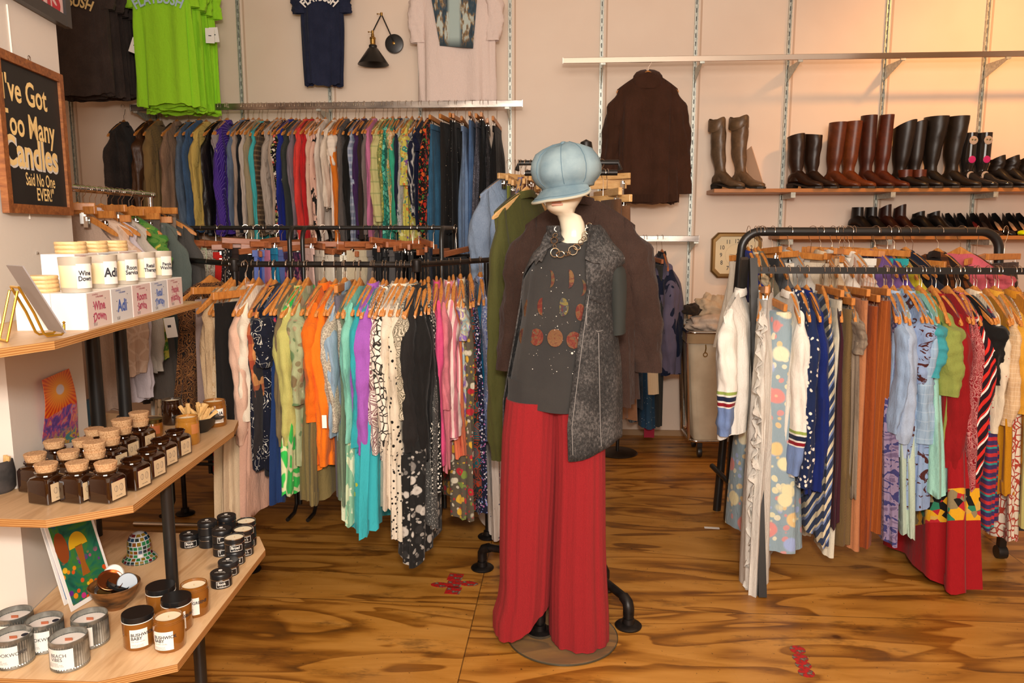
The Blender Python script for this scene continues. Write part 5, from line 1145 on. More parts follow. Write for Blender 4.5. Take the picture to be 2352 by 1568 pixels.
rackfill(rF, [
 (1722, 1345, 'dress', 'dress', 'long white ruffled chiffon dress', 'd2ccc2', dict(T=.05, yaw=-20, fl=.12, ruf=1, W=.24)),
 (1663, 1005, 'long', 'blouse', 'white blouse with striped blue cuffs', 'e6e0d6', dict(T=.05, yaw=-24, h=0, W=.22, cf=1)),
 (1738, 1200, 'trousers', 'trousers', 'light grey trousers', 'b3b0aa', dict(T=.035, yaw=-6)),
 (1733, 1190, 'long', 'blouse', 'white cotton blouse', 'd9d3c8', dict(T=.022, yaw=-8, L=.95)),
 (1783, 1270, 'trousers', 'jeans', 'pale blue jeans printed with big flowers', ('8fa3ad', 'floral', ['e3c48a', 'd98f8a', 'e9e0c0', '9fb0dc', 'e6ddb0'], .42), dict(T=.10, yaw=3)),
 (1828, 1098, 'long', 'shirt', 'white track top with green red stripes', 'ddd7cc', dict(T=.040, yaw=4, cf=1)),
 (1853, 1060, 'short', 'blouse', 'navy blouse with white flowers', ('16264e', 'ditsy', ['ece6da', '16264e'], .55), dict(T=.040, yaw=4, sl=.9)),
 (1872, 1135, 'long', 'top', 'royal blue velvet top', '0f2266', dict(T=.034, yaw=5)),
 (1888, 1240, 'dress', 'dress', 'navy and cream brush stroke dress', ('2c3a5a', 'diag', ['d6c8a8', '7a8ab0'], .8), dict(T=.030)),
 (1903, 1280, 'trousers', 'jeans', 'off white jeans', 'd3ccb8', dict(T=.032)),
 (1916, 1200, 'dress', 'dress', 'dark maroon dress', '3a1420', dict(T=.022)),
 (1931, 1255, 'trousers', 'trousers', 'brown herringbone trousers', ('574326', 'herring', ['8a7048'], 1), dict(T=.050, yaw=2)),
 (1950, 1150, 'short', 'top', 'taupe tank top', '8a7a68', dict(T=.02)),
 (1962, 1265, 'trousers', 'trousers', 'salmon pink trousers', 'b4764e', dict(T=.036)),
 (1985, 1260, 'trousers', 'trousers', 'bright rust trousers', '94461a', dict(T=.036)),
 (2008, 1225, 'trousers', 'trousers', 'wide rust crinkled trousers', ('8a4416', 'pin', ['a0551e'], 1), dict(T=.066)),
 (2034, 1240, 'dress', 'dress', 'purple tie-dye dress', ('6a5a7a', 'tie', ['8a7a96', '38386a'], 2), dict(T=.03)),
 (2048, 1150, 'tank', 'dress', 'grey mesh dress', ('8a8a8c', 'heather', ['a5a5a6'], 1), dict(T=.034)),
 (2060, 1000, 'long', 'shirt', 'pale chambray shirt', '8fa6c4', dict(T=.030)),
 (2066, 1225, 'dress', 'dress', 'pale mint long dress', 'b3c4b2', dict(T=.03)),
 (2078, 940, 'short', 'shirt', 'light blue smooth shirt', 'a3b4cc', dict(T=.045, sl=.7, L=.76)),
 (2098, 1165, 'short', 'dress', 'blue dress with brown tie-dye streaks', ('8a9fc2', 'tie', ['8a9fc2', '8a9fc2', '4a1f1c'], 2.2), dict(T=.070, yaw=5, sl=.45, fl=.04)),
 (2126, 935, 'short', 'shirt', 'light blue plaid shirt', ('94aec6', 'check', ['7a98b8', 'aac0d4'], 1.2), dict(T=.055, yaw=5, sl=.7, L=.76)),
 (2136, 1130, 'dress', 'dress', 'light mint dress', '9acfc0', dict(T=.055)),
 (2150, 790, 'short', 'shirt', 'teal short sleeved knit', '3c97a0', dict(T=.055, yaw=12, sl=.42, L=.6)),
 (2158, 1100, 'tank', 'dress', 'emerald sequined dress', ('1c8a66', 'sequin', ['5ac0a0'], 1), dict(T=.022)),
 (2186, 835, 'short', 'shirt', 'lime green short sleeved knit', '8a9448', dict(T=.056, yaw=14, sl=.50, L=.7)),
 (2192, 1082, 'long', 'shirt', 'deep red long cardigan', '8a0c12', dict(T=.066, yaw=10)),
 (2188, 1335, 'dress', 'dress', 'long red dress with yellow patchwork band', ('980d16', 'patchband', [1.02], 1), dict(T=.09, fl=.12, yaw=5)),
 (2212, 1160, 'long', 'shirt', 'red bandana print shirt', ('8a1420', 'paisley', ['c98a86', '8a1420'], 1.5), dict(T=.024)),
 (2232, 1125, 'long', 'shirt', 'black red white striped cardigan', ('220d18', 'diag', ['d02a22', 'e8e2d8'], .8), dict(T=.040, yaw=8)),
 (2262, 1060, 'short', 'shirt', 'black cardigan with red trim', '0e0c0c', dict(T=.060, yaw=16, sl=.45, x='c81e22')),
 (2258, 1200, 'dress', 'dress', 'multicoloured striped folk dress', ('3a2a5a', 'band', ['b82a30', '2a8a8a'], 1.4), dict(T=.05)),
 (2282, 1000, 'long', 'shirt', 'cream shirt with red embroidery', ('d9cab0', 'splat', ['b0202a'], 1.4), dict(T=.034, yaw=6)),
 (2296, 1130, 'dress', 'dress', 'mustard satin dress', 'b47a0a', dict(T=.040, yaw=4)),
 (2312, 1235, 'dress', 'dress', 'white and red crochet dress', ('ddd0bc', 'lattice', ['a83a2a'], .5), dict(T=.034)),
 (2322, 920, 'long', 'shirt', 'cream gingham shirt', ('d4b48c', 'check', ['b5905e', 'e6cfae'], 2.4), dict(T=.034, sl=.62)),
 (2334, 955, 'long', 'shirt', 'yellow draped shirt', 'd29a32', dict(T=.045, yaw=5)),
 (2346, 1200, 'dress', 'dress', 'pale lime dress', 'b3ad6c', dict(T=.05)),
 (2362, 1100, 'long', 'shirt', 'ochre shirt', 'c07f1c', dict(T=.045, yaw=5)),
 (2385, 1150, 'dress', 'dress', 'golden yellow dress', 'cc9a3a', dict(T=.045)),
], 51)
rackfill(rR, [
 (1742, 760, 'long', 'shirt', 'royal blue shirt', '1c2a7a', dict(T=.03, L=.7)),
 (1752, 760, 'short', 'shirt', 'cream beige top', 'cdbb9a', dict(T=.03, L=.7)),
 (1775, 760, 'long', 'shirt', 'olive grey shirt', '6a6454', dict(T=.034, L=.7, yaw=10)),
 (1790, 760, 'trousers', 'trousers', 'faded black trousers', '2a2a2c', dict(T=.03, L=.8, yaw=14)),
 (1812, 760, 'long', 'shirt', 'steel grey shirt', '5e6064', dict(T=.034, L=.7, yaw=12)),
 (1834, 760, 'skirt', 'skirt', 'ivory skirt', 'd9cbb8', dict(T=.03, L=.6, yaw=50)),
 (1856, 760, 'long', 'shirt', 'pale grey shirt', 'c4c2bc', dict(T=.04, L=.7, yaw=14)),
 (1880, 760, 'trousers', 'trousers', 'light stone trousers', 'b9a994', dict(T=.03, L=.8, yaw=-38)),
 (1905, 760, 'skirt', 'skirt', 'warm beige skirt', 'c2a888', dict(T=.03, L=.6, yaw=-30)),
 (1925, 760, 'long', 'shirt', 'sand coloured blouse', 'd2bb9c', dict(T=.034, L=.7, yaw=10)),
 (1945, 760, 'skirt', 'skirt', 'cream pleated skirt', 'd9c8b0', dict(T=.03, L=.6, yaw=40)),
 (1962, 760, 'long', 'shirt', 'bright white shirt', 'e9e2da', dict(T=.034, L=.7, yaw=16)),
 (1985, 760, 'short', 'shirt', 'pink white striped top', ('ead8cc', 'stripe', ['d8b09a'], 1.4), dict(T=.034, L=.7)),
 (2003, 760, 'long', 'shirt', 'off white ribbed shirt', 'ddd4c6', dict(T=.034, L=.7, yaw=16)),
 (2022, 760, 'skirt', 'skirt', 'white denim skirt', 'e0dacf', dict(T=.03, L=.6, yaw=55)),
 (2040, 760, 'skirt', 'skirt', 'brown corduroy skirt', '7a5230', dict(T=.03, L=.6, yaw=62)),
 (2062, 760, 'long', 'shirt', 'lavender purple shirt', '7a5a9a', dict(T=.036, L=.7, yaw=14)),
 (2082, 760, 'long', 'shirt', 'violet knit top', '64489a', dict(T=.036, L=.7, yaw=8)),
 (2094, 760, 'skirt', 'skirt', 'turquoise skirt', '2a9a9c', dict(T=.03, L=.6, yaw=40)),
 (2108, 760, 'long', 'shirt', 'lemon yellow shirt', 'c9b72e', dict(T=.036, L=.7, yaw=14)),
 (2132, 760, 'long', 'shirt', 'black sweatshirt', '141214', dict(T=.045, L=.7, yaw=30)),
 (2150, 760, 'long', 'shirt', 'dark navy sweatshirt', '1b2030', dict(T=.045, L=.7, yaw=24)),
 (2176, 760, 'trousers', 'trousers', 'black dress trousers', '121012', dict(T=.03, L=.8, yaw=30)),
 (2200, 760, 'skirt', 'skirt', 'black satin skirt', '0e0e10', dict(T=.03, L=.6, yaw=-40)),
 (2222, 760, 'long', 'shirt', 'black and orange shirt', ('2a1a12', 'plaid', ['8a4a1a', '141010'], 1), dict(T=.036, L=.7, yaw=20)),
 (2246, 760, 'skirt', 'skirt', 'dark brown suede skirt', '3a2418', dict(T=.03, L=.6, yaw=-50)),
 (2300, 720, 'short', 'shirt', 'coral pink shirt', 'd0606c', dict(T=.05, L=.6, yaw=38)),
], 52)
# ================================================================ mannequin
YM = 2.69
def mx(px_, py_=800): return PY(px_, py_, YM).x
def mz(py_): return PY(1300, py_, YM).z
def interp(tab, k):
    tab = sorted(tab)
    if k <= tab[0][0]: return tab[0][1:]
    for a, b_ in zip(tab, tab[1:]):
        if k <= b_[0]:
            u = (k-a[0])/(b_[0]-a[0]); return tuple(p+(q-p)*u for p, q in zip(a[1:], b_[1:]))
    return tab[-1][1:]
man = thing('mannequin', 'glossy cream headed shop mannequin on a round glass base', 'mannequin', (mx(1298), YM, 0)); MO = Vector(man.location)
def L0(p): return (p[0]-MO.x, p[1]-MO.y, p[2])
M_skin = plain('glossy cream fibreglass', 'f0e2c8', .18, 0, Coat_Weight=.4)
q = MB(); loops = []
hd = [(1.785, .0, .012, 0, 0), (1.77, .045, .05, 0, .002), (1.73, .070, .085, 0, 0), (1.68, .074, .093, -.002, -.004), (1.64, .070, .088, -.006, -.008), (1.600, .060, .077, -.016, -.016), (1.576, .050, .064, -.022, -.020), (1.562, .040, .052, -.016, -.010), (1.552, .041, .045, .006, .006), (1.53, .0425, .044, .016, .012), (1.50, .0435, .044, .022, .016), (1.475, .050, .050, .022, .018), (1.455, .066, .058, .018, .018), (1.44, .095, .062, .010, .018), (1.42, .112, .062, .006, .016), (1.39, .120, .075, .010, .010), (1.30, .125, .085, .01, .0), (1.15, .115, .08, 0, 0), (1.0, .10, .07, 0, 0), (.88, .09, .07, 0, 0)]
for z, rx, ry, ox, oy in hd:
    L = []
    for i in range(40):
        a = 2*PI*i/40; c_, s_ = math.cos(a), math.sin(a); k = 1
        if 1.56 < z < 1.70: # face: nose, chin and cheeks, looking a little to the left
            f = math.cos(a-math.radians(-105)); k += .08*max(0, f)**6*(1 if 1.57 < z < 1.60 else .3)
        L.append((mx(1300)+ox+rx*c_*k-MO.x, oy+ry*s_*k, z))
    loops.append(L)
q.loft(loops); q.build('head_and_torso', M_skin, man, ang=80)
q = MB(); # lips
for dz, r in ((0, .0045), (-.008, .005)): q.tube([(mx(1300)-MO.x-.034+.018*math.cos(math.radians(a)), -.086-.005*math.sin(math.radians(a)), 1.596+dz) for a in range(20, 161, 20)], r, 8)
q.build('lips', plain('pale pink lips', 'd9a490', .3), man)
MB().lathe([(.011, .01), (.011, .95)], 12).build('pole', M_chrome, man)
n = NT('tinted base glass'); n.set(Base_Color=(.35, .27, .17, 1), Roughness=.03, Alpha=.28, IOR=1.45); M_glass = n.m
MB().lathe([(0, 0), (.203, 0), (.206, .003), (.206, .006), (.203, .009), (0, .009)], 72).build('glass_base', M_glass, man)
MB().lathe([(.2052, .0005), (.2072, .0025), (.2072, .0065), (.2052, .0085)], 72, cap0=False, cap1=False).build('base_rim', plain('dark glass edge', (.06, .05, .03), .1), man)
MB().lathe([(.04, .009), (.04, .014), (.014, .02), (.011, .05)], 24).build('pole_collar', M_chrome, man)
# tee
TEE = [(545, 1284, 1350), (556, 1265, 1365), (566, 1250, 1380), (580, 1236, 1398), (600, 1225, 1408), (630, 1212, 1412), (690, 1205, 1404), (760, 1193, 1398), (850, 1176, 1394), (925, 1163, 1390)]
TB = [(545, .045), (570, .075), (620, .105), (700, .115), (780, .105), (925, .115)]
def tee_ab(py_):
    l, r = interp(TEE, py_); a = (mx(r, py_)-mx(l, py_))/2; c_ = (mx(r, py_)+mx(l, py_))/2; return c_, a, interp(TB, py_)[0]
def front(px_, py_, off=0, grow=0):
    c_, a, b_ = tee_ab(py_); a += grow; b_ += grow; x = mx(px_, py_); u = max(-.995, min(.995, (x-c_)/a))
    p = Vector((x, YM-(b_+off)*math.sqrt(1-u*u), 0)); 
    # project along the view ray so the mark keeps its place
    r_ = PY(px_, py_, p.y); return Vector((r_.x, p.y, r_.z))
tee = thing('t_shirt', 'faded black t-shirt printed with rows of painted moon phases, on the mannequin', 't-shirt', (mx(1298), YM, mz(925))); TO = Vector(tee.location)
n = NT('faded black jersey'); v = n.obj(); x = n.noise(v, 300, 3, .7); y = n.noise(v, 6, 3)
n.col(n.mix(n.ramp(y.outputs[0], [(.3, 0.0), (.7, 1.0)]), '2a2827', '35322f')); n.set(Roughness=.9, Sheen_Weight=.1); wr = n.noise(n.obj((1, 1, .3)), 14, 3); n.bump(n.math('ADD', n.math('MULTIPLY', wr.outputs[0], 1.0), n.math('MULTIPLY', x.outputs[0], .15)), .35, .02); M_tee = n.m
q = MB(); loops = []
for j in range(40):
    v_ = j/39; py_ = 548+(926-548)*v_; c_, a, b_ = tee_ab(py_); L = []
    for i in range(64):
        u = 2*PI*i/64; f = sm(v_*1.5); rp = 1+.020*math.sin(5*u+1+v_)*f+.015*math.sin(9*u-v_*3)*f
        dz = .012*math.sin(u*2+1)*v_ if j == 39 else 0
        if j == 0: dz = .022*max(0, math.sin(u)) - .022*max(0, -math.sin(u))
        L.append((c_+a*rp*math.cos(u)-TO.x, YM+b_*rp*math.sin(u)-TO.y, mz(py_)+dz-TO.z))
    loops.append(L)
loops.append([(x*.97, y*.96, z+.004) for x, y, z in loops[-1]]); loops.append([(x, y, z+.08) for x, y, z in loops[-1]])
q.loft(loops, False, False); q.build('body', M_tee, tee, ang=80)
q = MB(); rg = [Vector(loops[0][i]) for i in range(64)]; q.tube([p*1.0 for p in rg], .006, 8, closed=True); q.build('neckband', M_tee, tee)
for side, pts in ((1, [(1402, 590), (1414, 620), (1417, 660), (1418, 710), (1417, 764)]), (-1, [(1232, 600), (1222, 640), (1220, 690), (1222, 740)])):
    loops = []
    for j in range(13):
        u = j/12*(len(pts)-1); k = min(int(u), len(pts)-2); px_, py_ = [pts[k][m]+(pts[k+1][m]-pts[k][m])*(u-k) for m in (0, 1)]
        r_ = .016+.016*sm(j/4); yo = .02 if side < 0 else -.0
        loops.append([(mx(px_, py_)+r_*(1+.1*math.sin(3*t_+j*.5))*math.cos(t_)-TO.x, yo+r_*1.9*math.sin(t_), mz(py_)-TO.z+.004*math.cos(t_)) for t_ in bend_loop(24)])
    l = loops[-1]; cx = sum(p[0] for p in l)/24; loops.append([(cx+(x-cx)*.85, y*.9, z+.003) for x, y, z in l]); loops.append([(cx+(x-cx)*.8, y*.85, z+.05) for x, y, z in l])
    MB().loft(loops).build('sleeve', M_tee if side < 0 else plain('dark green grey jersey', '2c2e2a', .9), tee, ang=70)
def patch(name, outline, mat, parent, org, off=.004, grow=0, th=.0012, nseg=None):
    """a thin print that follows the shirt front; outline in rows (y, xl, xr)"""
    q = MB(); R = 16; K = 8; y0, y1 = outline[0][0], outline[-1][0]; g = []
    for s_ in (0, 1):
        for j in range(R+1):
            py_ = y0+(y1-y0)*j/R; l, r = interp(outline, py_)
            for i in range(K+1): g.append(tuple(front(l+(r-l)*i/K, py_, off+s_*th, grow)-org))
    w_ = K+1; o = (R+1)*w_
    for j in range(R):
        for i in range(K): a = j*w_+i; q.f += [(a, a+1, a+w_+1, a+w_), (o+a, o+a+w_, o+a+w_+1, o+a+1)]
        q.f += [(j*w_, (j+1)*w_, o+(j+1)*w_, o+j*w_), (j*w_+K, o+j*w_+K, o+(j+1)*w_+K, (j+1)*w_+K)]
    q.v = g; return q.build(name, mat, parent, ang=60)
def moon(cx, cy, rx, ry, cut=0, seed=0, side=1):
    o = []
    for k in range(13):
        a = -PI/2+PI*k/12; y = cy+ry*math.sin(a); h_ = rx*math.cos(a)
        o.append((y, cx-h_ if side > 0 or cut == 0 else cx-h_, cx+h_)) if cut == 0 else o.append((y, cx+h_*(cut if side > 0 else -1), cx+h_*(1 if side > 0 else -cut)))
    return o
def moonmat(i, cl):
    n = NT('moon print'); v = n.obj(); x = n.noise(v, 34+i*3, 4, .6, .8); n.col(n.ramp(x.outputs[0], [(.30, cl[0]), (.46, cl[1]), (.56, cl[2]), (.68, cl[3])])); n.set(Roughness=.85); return n.m
R1 = ('3e211b', '5c2a1c', '5e4a28', '2e3134'); R2 = ('541c16', '6c281c', '6e4a2a', '34373a'); R3 = ('2f3032', '56221b', '72542e', '4c1b15')
for i, (cx, cy, rx, ry, cut, sd, cl) in enumerate(((1262, 640, 12, 21, .35, 1, R1), (1306, 640, 13, 22, .1, 1, R3), (1333, 660, 14, 20, .5, 1, R1), (1205, 706, 11, 21, -.2, 1, R3), (1246, 704, 12, 21, .05, -1, R2), (1291, 705, 15, 22, -.4, 1, ('5e4a28', '73652e', '2f3840', '5c211a')), (1333, 717, 11, 20, 0, 1, R2),
    (1202, 773, 10, 20, 0, 1, R3), (1232, 774, 16, 20, 0, 1, R2), (1275, 776, 18, 21, 0, 1, ('56221b', '70502e', '6a4228', '5c201a')), (1318, 781, 17, 20, 0, 1, R2))):
    patch('moon_print', moon(cx, cy, rx, ry, cut, i, sd), moonmat(i, cl), tee, TO, .005)
rnd = random.Random(3); M_spl = plain('white paint splatter', 'd9d0c4', .8); q = MB()
for k in range(70):
    px_ = rnd.choice((rnd.gauss(1225, 12), rnd.gauss(1290, 22), rnd.uniform(1205, 1335))); py_ = rnd.uniform(610, 860); r_ = rnd.choice((.0007, .0009, .0012, .0018))
    if not 1190 < px_ < 1335: continue
    p = front(px_, py_, .006)-TO; q.lathe([(0, -r_*.3), (r_, 0), (0, r_*.3)], 6, c=(0, 0, 0), M=Matrix.Translation(p) @ Matrix.Rotation(PI/2, 4, 'X'))
p = front(1314, 811, .006)-TO; q.lathe([(0, -.001), (.004, 0), (0, .001)], 8, M=Matrix.Translation(p) @ Matrix.Rotation(PI/2, 4, 'X'))
sp = q.build('paint_splatter', M_spl, tee); sp['kind'] = 'stuff'
# vest
n = NT('acid washed black denim'); v = n.obj(); x = n.noise(n.obj((1, 1, .8)), 120, 5, .8); y = n.noise(v, 9, 3); z_ = n.noise(v, 420, 2)
f = n.math('ADD', n.math('MULTIPLY', x.outputs[0], .7), n.math('MULTIPLY', y.outputs[0], .3)); n.col(n.ramp(f, [(.38, '161515'), (.50, '302e2d'), (.64, '66615e')])); n.set(Roughness=.9); n.bump(n.math('ADD', x.outputs[0], n.math('MULTIPLY', z_.outputs[0], .5)), .4, .004); M_acid = n.m
VR = [(512, 1368), (530, 1385), (560, 1404), (585, 1428), (600, 1432), (618, 1412), (660, 1406), (700, 1405), (760, 1411), (830, 1420), (900, 1423), (1000, 1422)]
VL = [(512, 1352), (545, 1351), (575, 1346), (620, 1345), (660, 1349), (700, 1341), (760, 1331), (830, 1321), (900, 1312), (960, 1305), (1035, 1307)]
vest = thing('denim_vest', 'open acid washed black denim vest worn over the t-shirt on the mannequin', 'vest', (mx(1298), YM, mz(1000))); VO = Vector(vest.location)
q = MB(); R, K = 46, 44; vs = []
for j in range(R+1):
    v_ = j/R
    for i in range(K+1):
        w_ = i/K; yb = 1034-36*sm(w_*4) if w_ < .5 else 998
        py_ = 518+(yb-518)*v_; c_, a, b_ = tee_ab(min(py_, 925)); xr = mx(interp(VR, py_)[0], py_)+.004; xl = mx(interp(TEE, min(py_, 925))[0], min(py_, 925))-.012
        if py_ < 545: xl = mx(1258, py_)
        c_ = (xl+xr)/2; a = (xr-xl)/2; b_ = b_+.016 if py_ > 560 else .062
        u0 = (mx(interp(VL, py_)[0], py_)-c_)/a; t0 = -math.acos(max(-1, min(1, u0))); d1 = math.radians(58) if py_ < 545 else math.radians(58)*max(0, 1-(py_-545)/95)
        t_ = t0+(PI+d1-t0)*w_
        rip = 1+.015*math.sin(11*t_+v_*2)*sm(v_*2)
        vs.append((c_+a*rip*math.cos(t_)-VO.x, YM+b_*rip*math.sin(t_)-VO.y, mz(py_)-VO.z))
q.v = vs; q.f = [(j*(K+1)+i, j*(K+1)+i+1, (j+1)*(K+1)+i+1, (j+1)*(K+1)+i) for j in range(R) for i in range(K)]
vb = q.build('vest_body', M_acid, vest, ang=80); sd = vb.modifiers.new('thickness', 'SOLIDIFY'); sd.thickness = .005; sd.offset = 1
def vrow(j): return [Vector(vs[j*(K+1)+i]) for i in range(K+1)]
M_st = plain('light grey seam', '8f8a86', .9)
MB().tube([p*1.0 for p in vrow(R)], .0038, 6).build('hem', M_acid, vest)
MB().tube([Vector(vs[j*(K+1)]) for j in range(R+1)], .0035, 6).build('placket_edge', M_acid, vest)
def vfront(px_, py_, off=.0):
    c_, a, b_ = tee_ab(min(py_, 925)); xr = mx(interp(VR, py_)[0], py_)+.004; xl = mx(interp(TEE, min(py_, 925))[0], min(py_, 925))-.012; c_ = (xl+xr)/2; a = (xr-xl)/2; b_ = b_+.016 if py_ > 560 else .075
    x = mx(px_, py_); u = max(-.985, min(.985, (x-c_)/a)); return Vector((x, YM-(b_+.006+off)*math.sqrt(1-u*u), mz(py_)))
for pts in ([(1346, 690), (1345, 735), (1370, 752), (1392, 748)], [(1372, 755), (1374, 860), (1376, 960), (1378, 1005)], [(1400, 618), (1396, 660), (1394, 700), (1396, 750)], [(1352, 660), (1346, 700), (1338, 760), (1329, 830), (1320, 900), (1313, 960), (1315, 1020)]):
    MB().tube([vfront(*p, .001)-VO for p in pts], .0012, 5).build('stitching', M_st, vest)
q = MB(); q.loft([[tuple(vfront(px_+dx, py_+dy, o_)-VO) for dx, dy, o_ in ((0, 0, 0), (0, 0, .008), (3, 10, .012), (4, 14, .006), (2, 12, 0))] for px_, py_ in ((1350, 668), (1362, 672), (1375, 678), (1388, 684))]); q.build('pocket_flap', M_acid, vest, ang=50)
for pl, cen_ in (([(1352, 512), (1368, 522), (1375, 545), (1378, 575), (1376, 602), (1360, 600), (1342, 592), (1347, 565), (1351, 540)], None), ([(1262, 525), (1275, 530), (1268, 552), (1256, 580), (1246, 600), (1240, 596), (1232, 606), (1230, 598), (1242, 560), (1250, 540)], None)):
    pts = [vfront(px_, py_, .012)-VO for px_, py_ in pl]; N_ = len(pts); q = MB().add([tuple(p) for p in pts]+[tuple(p+Vector((0, .006, 0))) for p in pts], [tuple(range(N_)), tuple(range(2*N_-1, N_-1, -1))]+[(i, i+N_, (i+1) % N_+N_, (i+1) % N_) for i in range(N_)])
    q.build('collar', M_acid, vest, smooth=False)
MB().tube([vfront(px_, py_, .004)-VO for px_, py_ in ((1405, 575), (1420, 580), (1432, 592), (1426, 604), (1412, 618), (1405, 650), (1403, 700), (1408, 760))], .0035, 6).build('armhole_edge', M_st, vest)
# trousers
LEG = [[(915, 1163, 1282), (1000, 1154, 1280), (1100, 1151, 1276), (1250, 1149, 1268), (1330, 1150, 1264), (1370, 1145, 1262), (1405, 1134, 1258), (1440, 1134, 1255)],
       [(915, 1268, 1388), (1000, 1272, 1390), (1100, 1272, 1391), (1250, 1266, 1392), (1330, 1262, 1395), (1400, 1262, 1399), (1450, 1262, 1400), (1500, 1266, 1396)]]
n = NT('red gauze cotton'); v = n.obj(); x = n.noise(n.obj((1, 1, .06)), 75, 3, .7); z_ = n.noise(v, 500, 2, .7)
n.col(n.mix(n.ramp(z_.outputs[0], [(.3, 0.0), (.7, 1.0)]), '8a0c14', 'a2141c')); n.set(Roughness=.85, Sheen_Weight=.15, Sheen_Tint=(1, .2, .2, 1)); n.bump(n.math('ADD', x.outputs[0], n.math('MULTIPLY', z_.outputs[0], .5)), .75, .008); M_red_ = n.m
tr_o = thing('wide_leg_trousers', 'bright red gauzy wide leg trousers hanging to the glass base on the mannequin', 'trousers', (mx(1298), YM, mz(1100))); RO = Vector(tr_o.location)
for li, tab in enumerate(LEG):
    loops = []; R = 60; rnd = random.Random(li+5); ph = [rnd.uniform(0, 6) for _ in range(6)]
    y1 = 1500 if li else 1440
    for j in range(R+1):
        v_ = j/R; L = []
        for i in range(90):
            u = 2*PI*i/90; c_, s_ = math.cos(u), math.sin(u); 
            fx = c_   # -1 left, +1 right
            yb = y1 - (55*sm((fx+.35)/1.3) if li == 0 else 50*sm((fx-.55)/.45)) - (30 if s_ > 0 else 0)*abs(s_)
            py_ = 915+(yb-915)*v_; l, r = interp(tab, py_); a = (mx(r, py_)-mx(l, py_))/2; cc = (mx(r, py_)+mx(l, py_))/2; b_ = .105+.03*v_
            f = .25+.75*sm(v_*1.2); rp = f*(.034*math.sin(7*u+ph[0]+.6*v_)+.026*math.sin(13*u+ph[1]))+.016*math.sin(24*u+ph[2]+v_)
            cs = math.copysign(abs(c_)**.85, c_)
            L.append((cc+a*cs*(1+rp*.4)-RO.x, YM+b_*s_*(1+rp*1.4)-RO.y, max(.012, mz(py_))-RO.z))
        loops.append(L)
    loops.append([(x, y*.97, z+.004) for x, y, z in [(RO.x*0+(p[0]), p[1], p[2]) for p in loops[-1]]])
    MB().loft(loops, True, False).build('trouser_leg', M_red_, tr_o, ang=80)
# cap
n = NT('light blue denim'); v = n.obj(); x = n.noise(v, 420, 2, .7); y = n.noise(v, 12, 4)
n.col(n.mix(n.ramp(y.outputs[0], [(.35, 0.0), (.65, 1.0)]), '6f8792', '8ea2a8')); n.set(Roughness=.9); n.bump(n.math('ADD', x.outputs[0], n.math('MULTIPLY', y.outputs[0], 1.0)), .3, .004); M_cap = n.m
cap = thing('newsboy_cap', 'light blue denim eight panel cap on the mannequin head', 'cap', (mx(1299), YM-.008, 1.678)); cap.rotation_euler = (math.radians(4), math.radians(-6), math.radians(-30))
prof = [(.088, -.034), (.092, -.022), (.107, -.010), (.119, .008), (.1225, .030), (.116, .058), (.099, .084), (.071, .103), (.036, .114), (.006, .117)]
loops = []
for r_, z in prof:
    L = []
    for i in range(96):
        u = 2*PI*i/96; sg = abs(math.sin(4*(u-PI/8)))**.7; amp = .055*sm((z+.03)/.05)*(1-.6*sm((z-.09)/.04)); L.append((r_*(1-amp+amp*sg)*math.cos(u), r_*(1-amp+amp*sg)*math.sin(u)*1.02, z-.004*math.sin(3*u)*(z > .0)+(.006*math.sin(2*u+1) if .02 < z < .1 else 0)))
    loops.append(L)
MB().loft(loops, True, True).build('crown', M_cap, cap, ang=80)
M_cst = plain('cap stitching', '5c7684', .9)
for k in range(8):
    i = int((PI/8+k*PI/4)/(2*PI)*96) % 96
    MB().tube([Vector(L[i])*1.006 for L in loops[1:-1]], .0012, 5).build('seam', M_cst, cap)
MB().lathe([(0, .114), (.010, .115), (.010, .121), (.006, .124), (0, .1245)], 20).build('button', M_cap, cap)
MB().lathe([(.087, -.034), (.0895, -.030), (.0905, -.014), (.088, -.010)], 60, cap0=False, cap1=False).build('band', M_cap, cap)
q = MB(); vs = []; A_, B_ = 24, 6
for s_ in (0, 1):
    for i in range(A_+1):
        ph_ = math.radians(-78+156*i/A_); cf = max(0, math.cos(ph_*1.12))
        for j in range(B_+1):
            w_ = j/B_; rr = .083+(.064*cf**.6)*w_; vs.append((rr*math.sin(ph_), -rr*math.cos(ph_), -.022-.045*w_*cf**.5-.010*abs(math.sin(ph_))*w_-s_*.006))
w2 = B_+1; o = (A_+1)*w2
for i in range(A_):
    for j in range(B_): a = i*w2+j; q.f += [(a, a+1, a+w2+1, a+w2), (o+a, o+a+w2, o+a+w2+1, o+a+1)]
    q.f.append((i*w2+B_, (i+1)*w2+B_, o+(i+1)*w2+B_, o+i*w2+B_))
q.v = vs; q.build('brim', M_cap, cap, ang=60)
MB().tube([Vector(vs[i*w2+B_])+Vector((0, 0, -.003)) for i in range(A_+1)], .0045, 8).build('brim_edge', plain('cap edge binding', 'b5b2a0', .9), cap)
MB().tube([Vector(vs[i*w2+B_-1])+Vector((0, 0, .001)) for i in range(2, A_-1)], .0010, 5).build('brim_stitching', M_cst, cap)
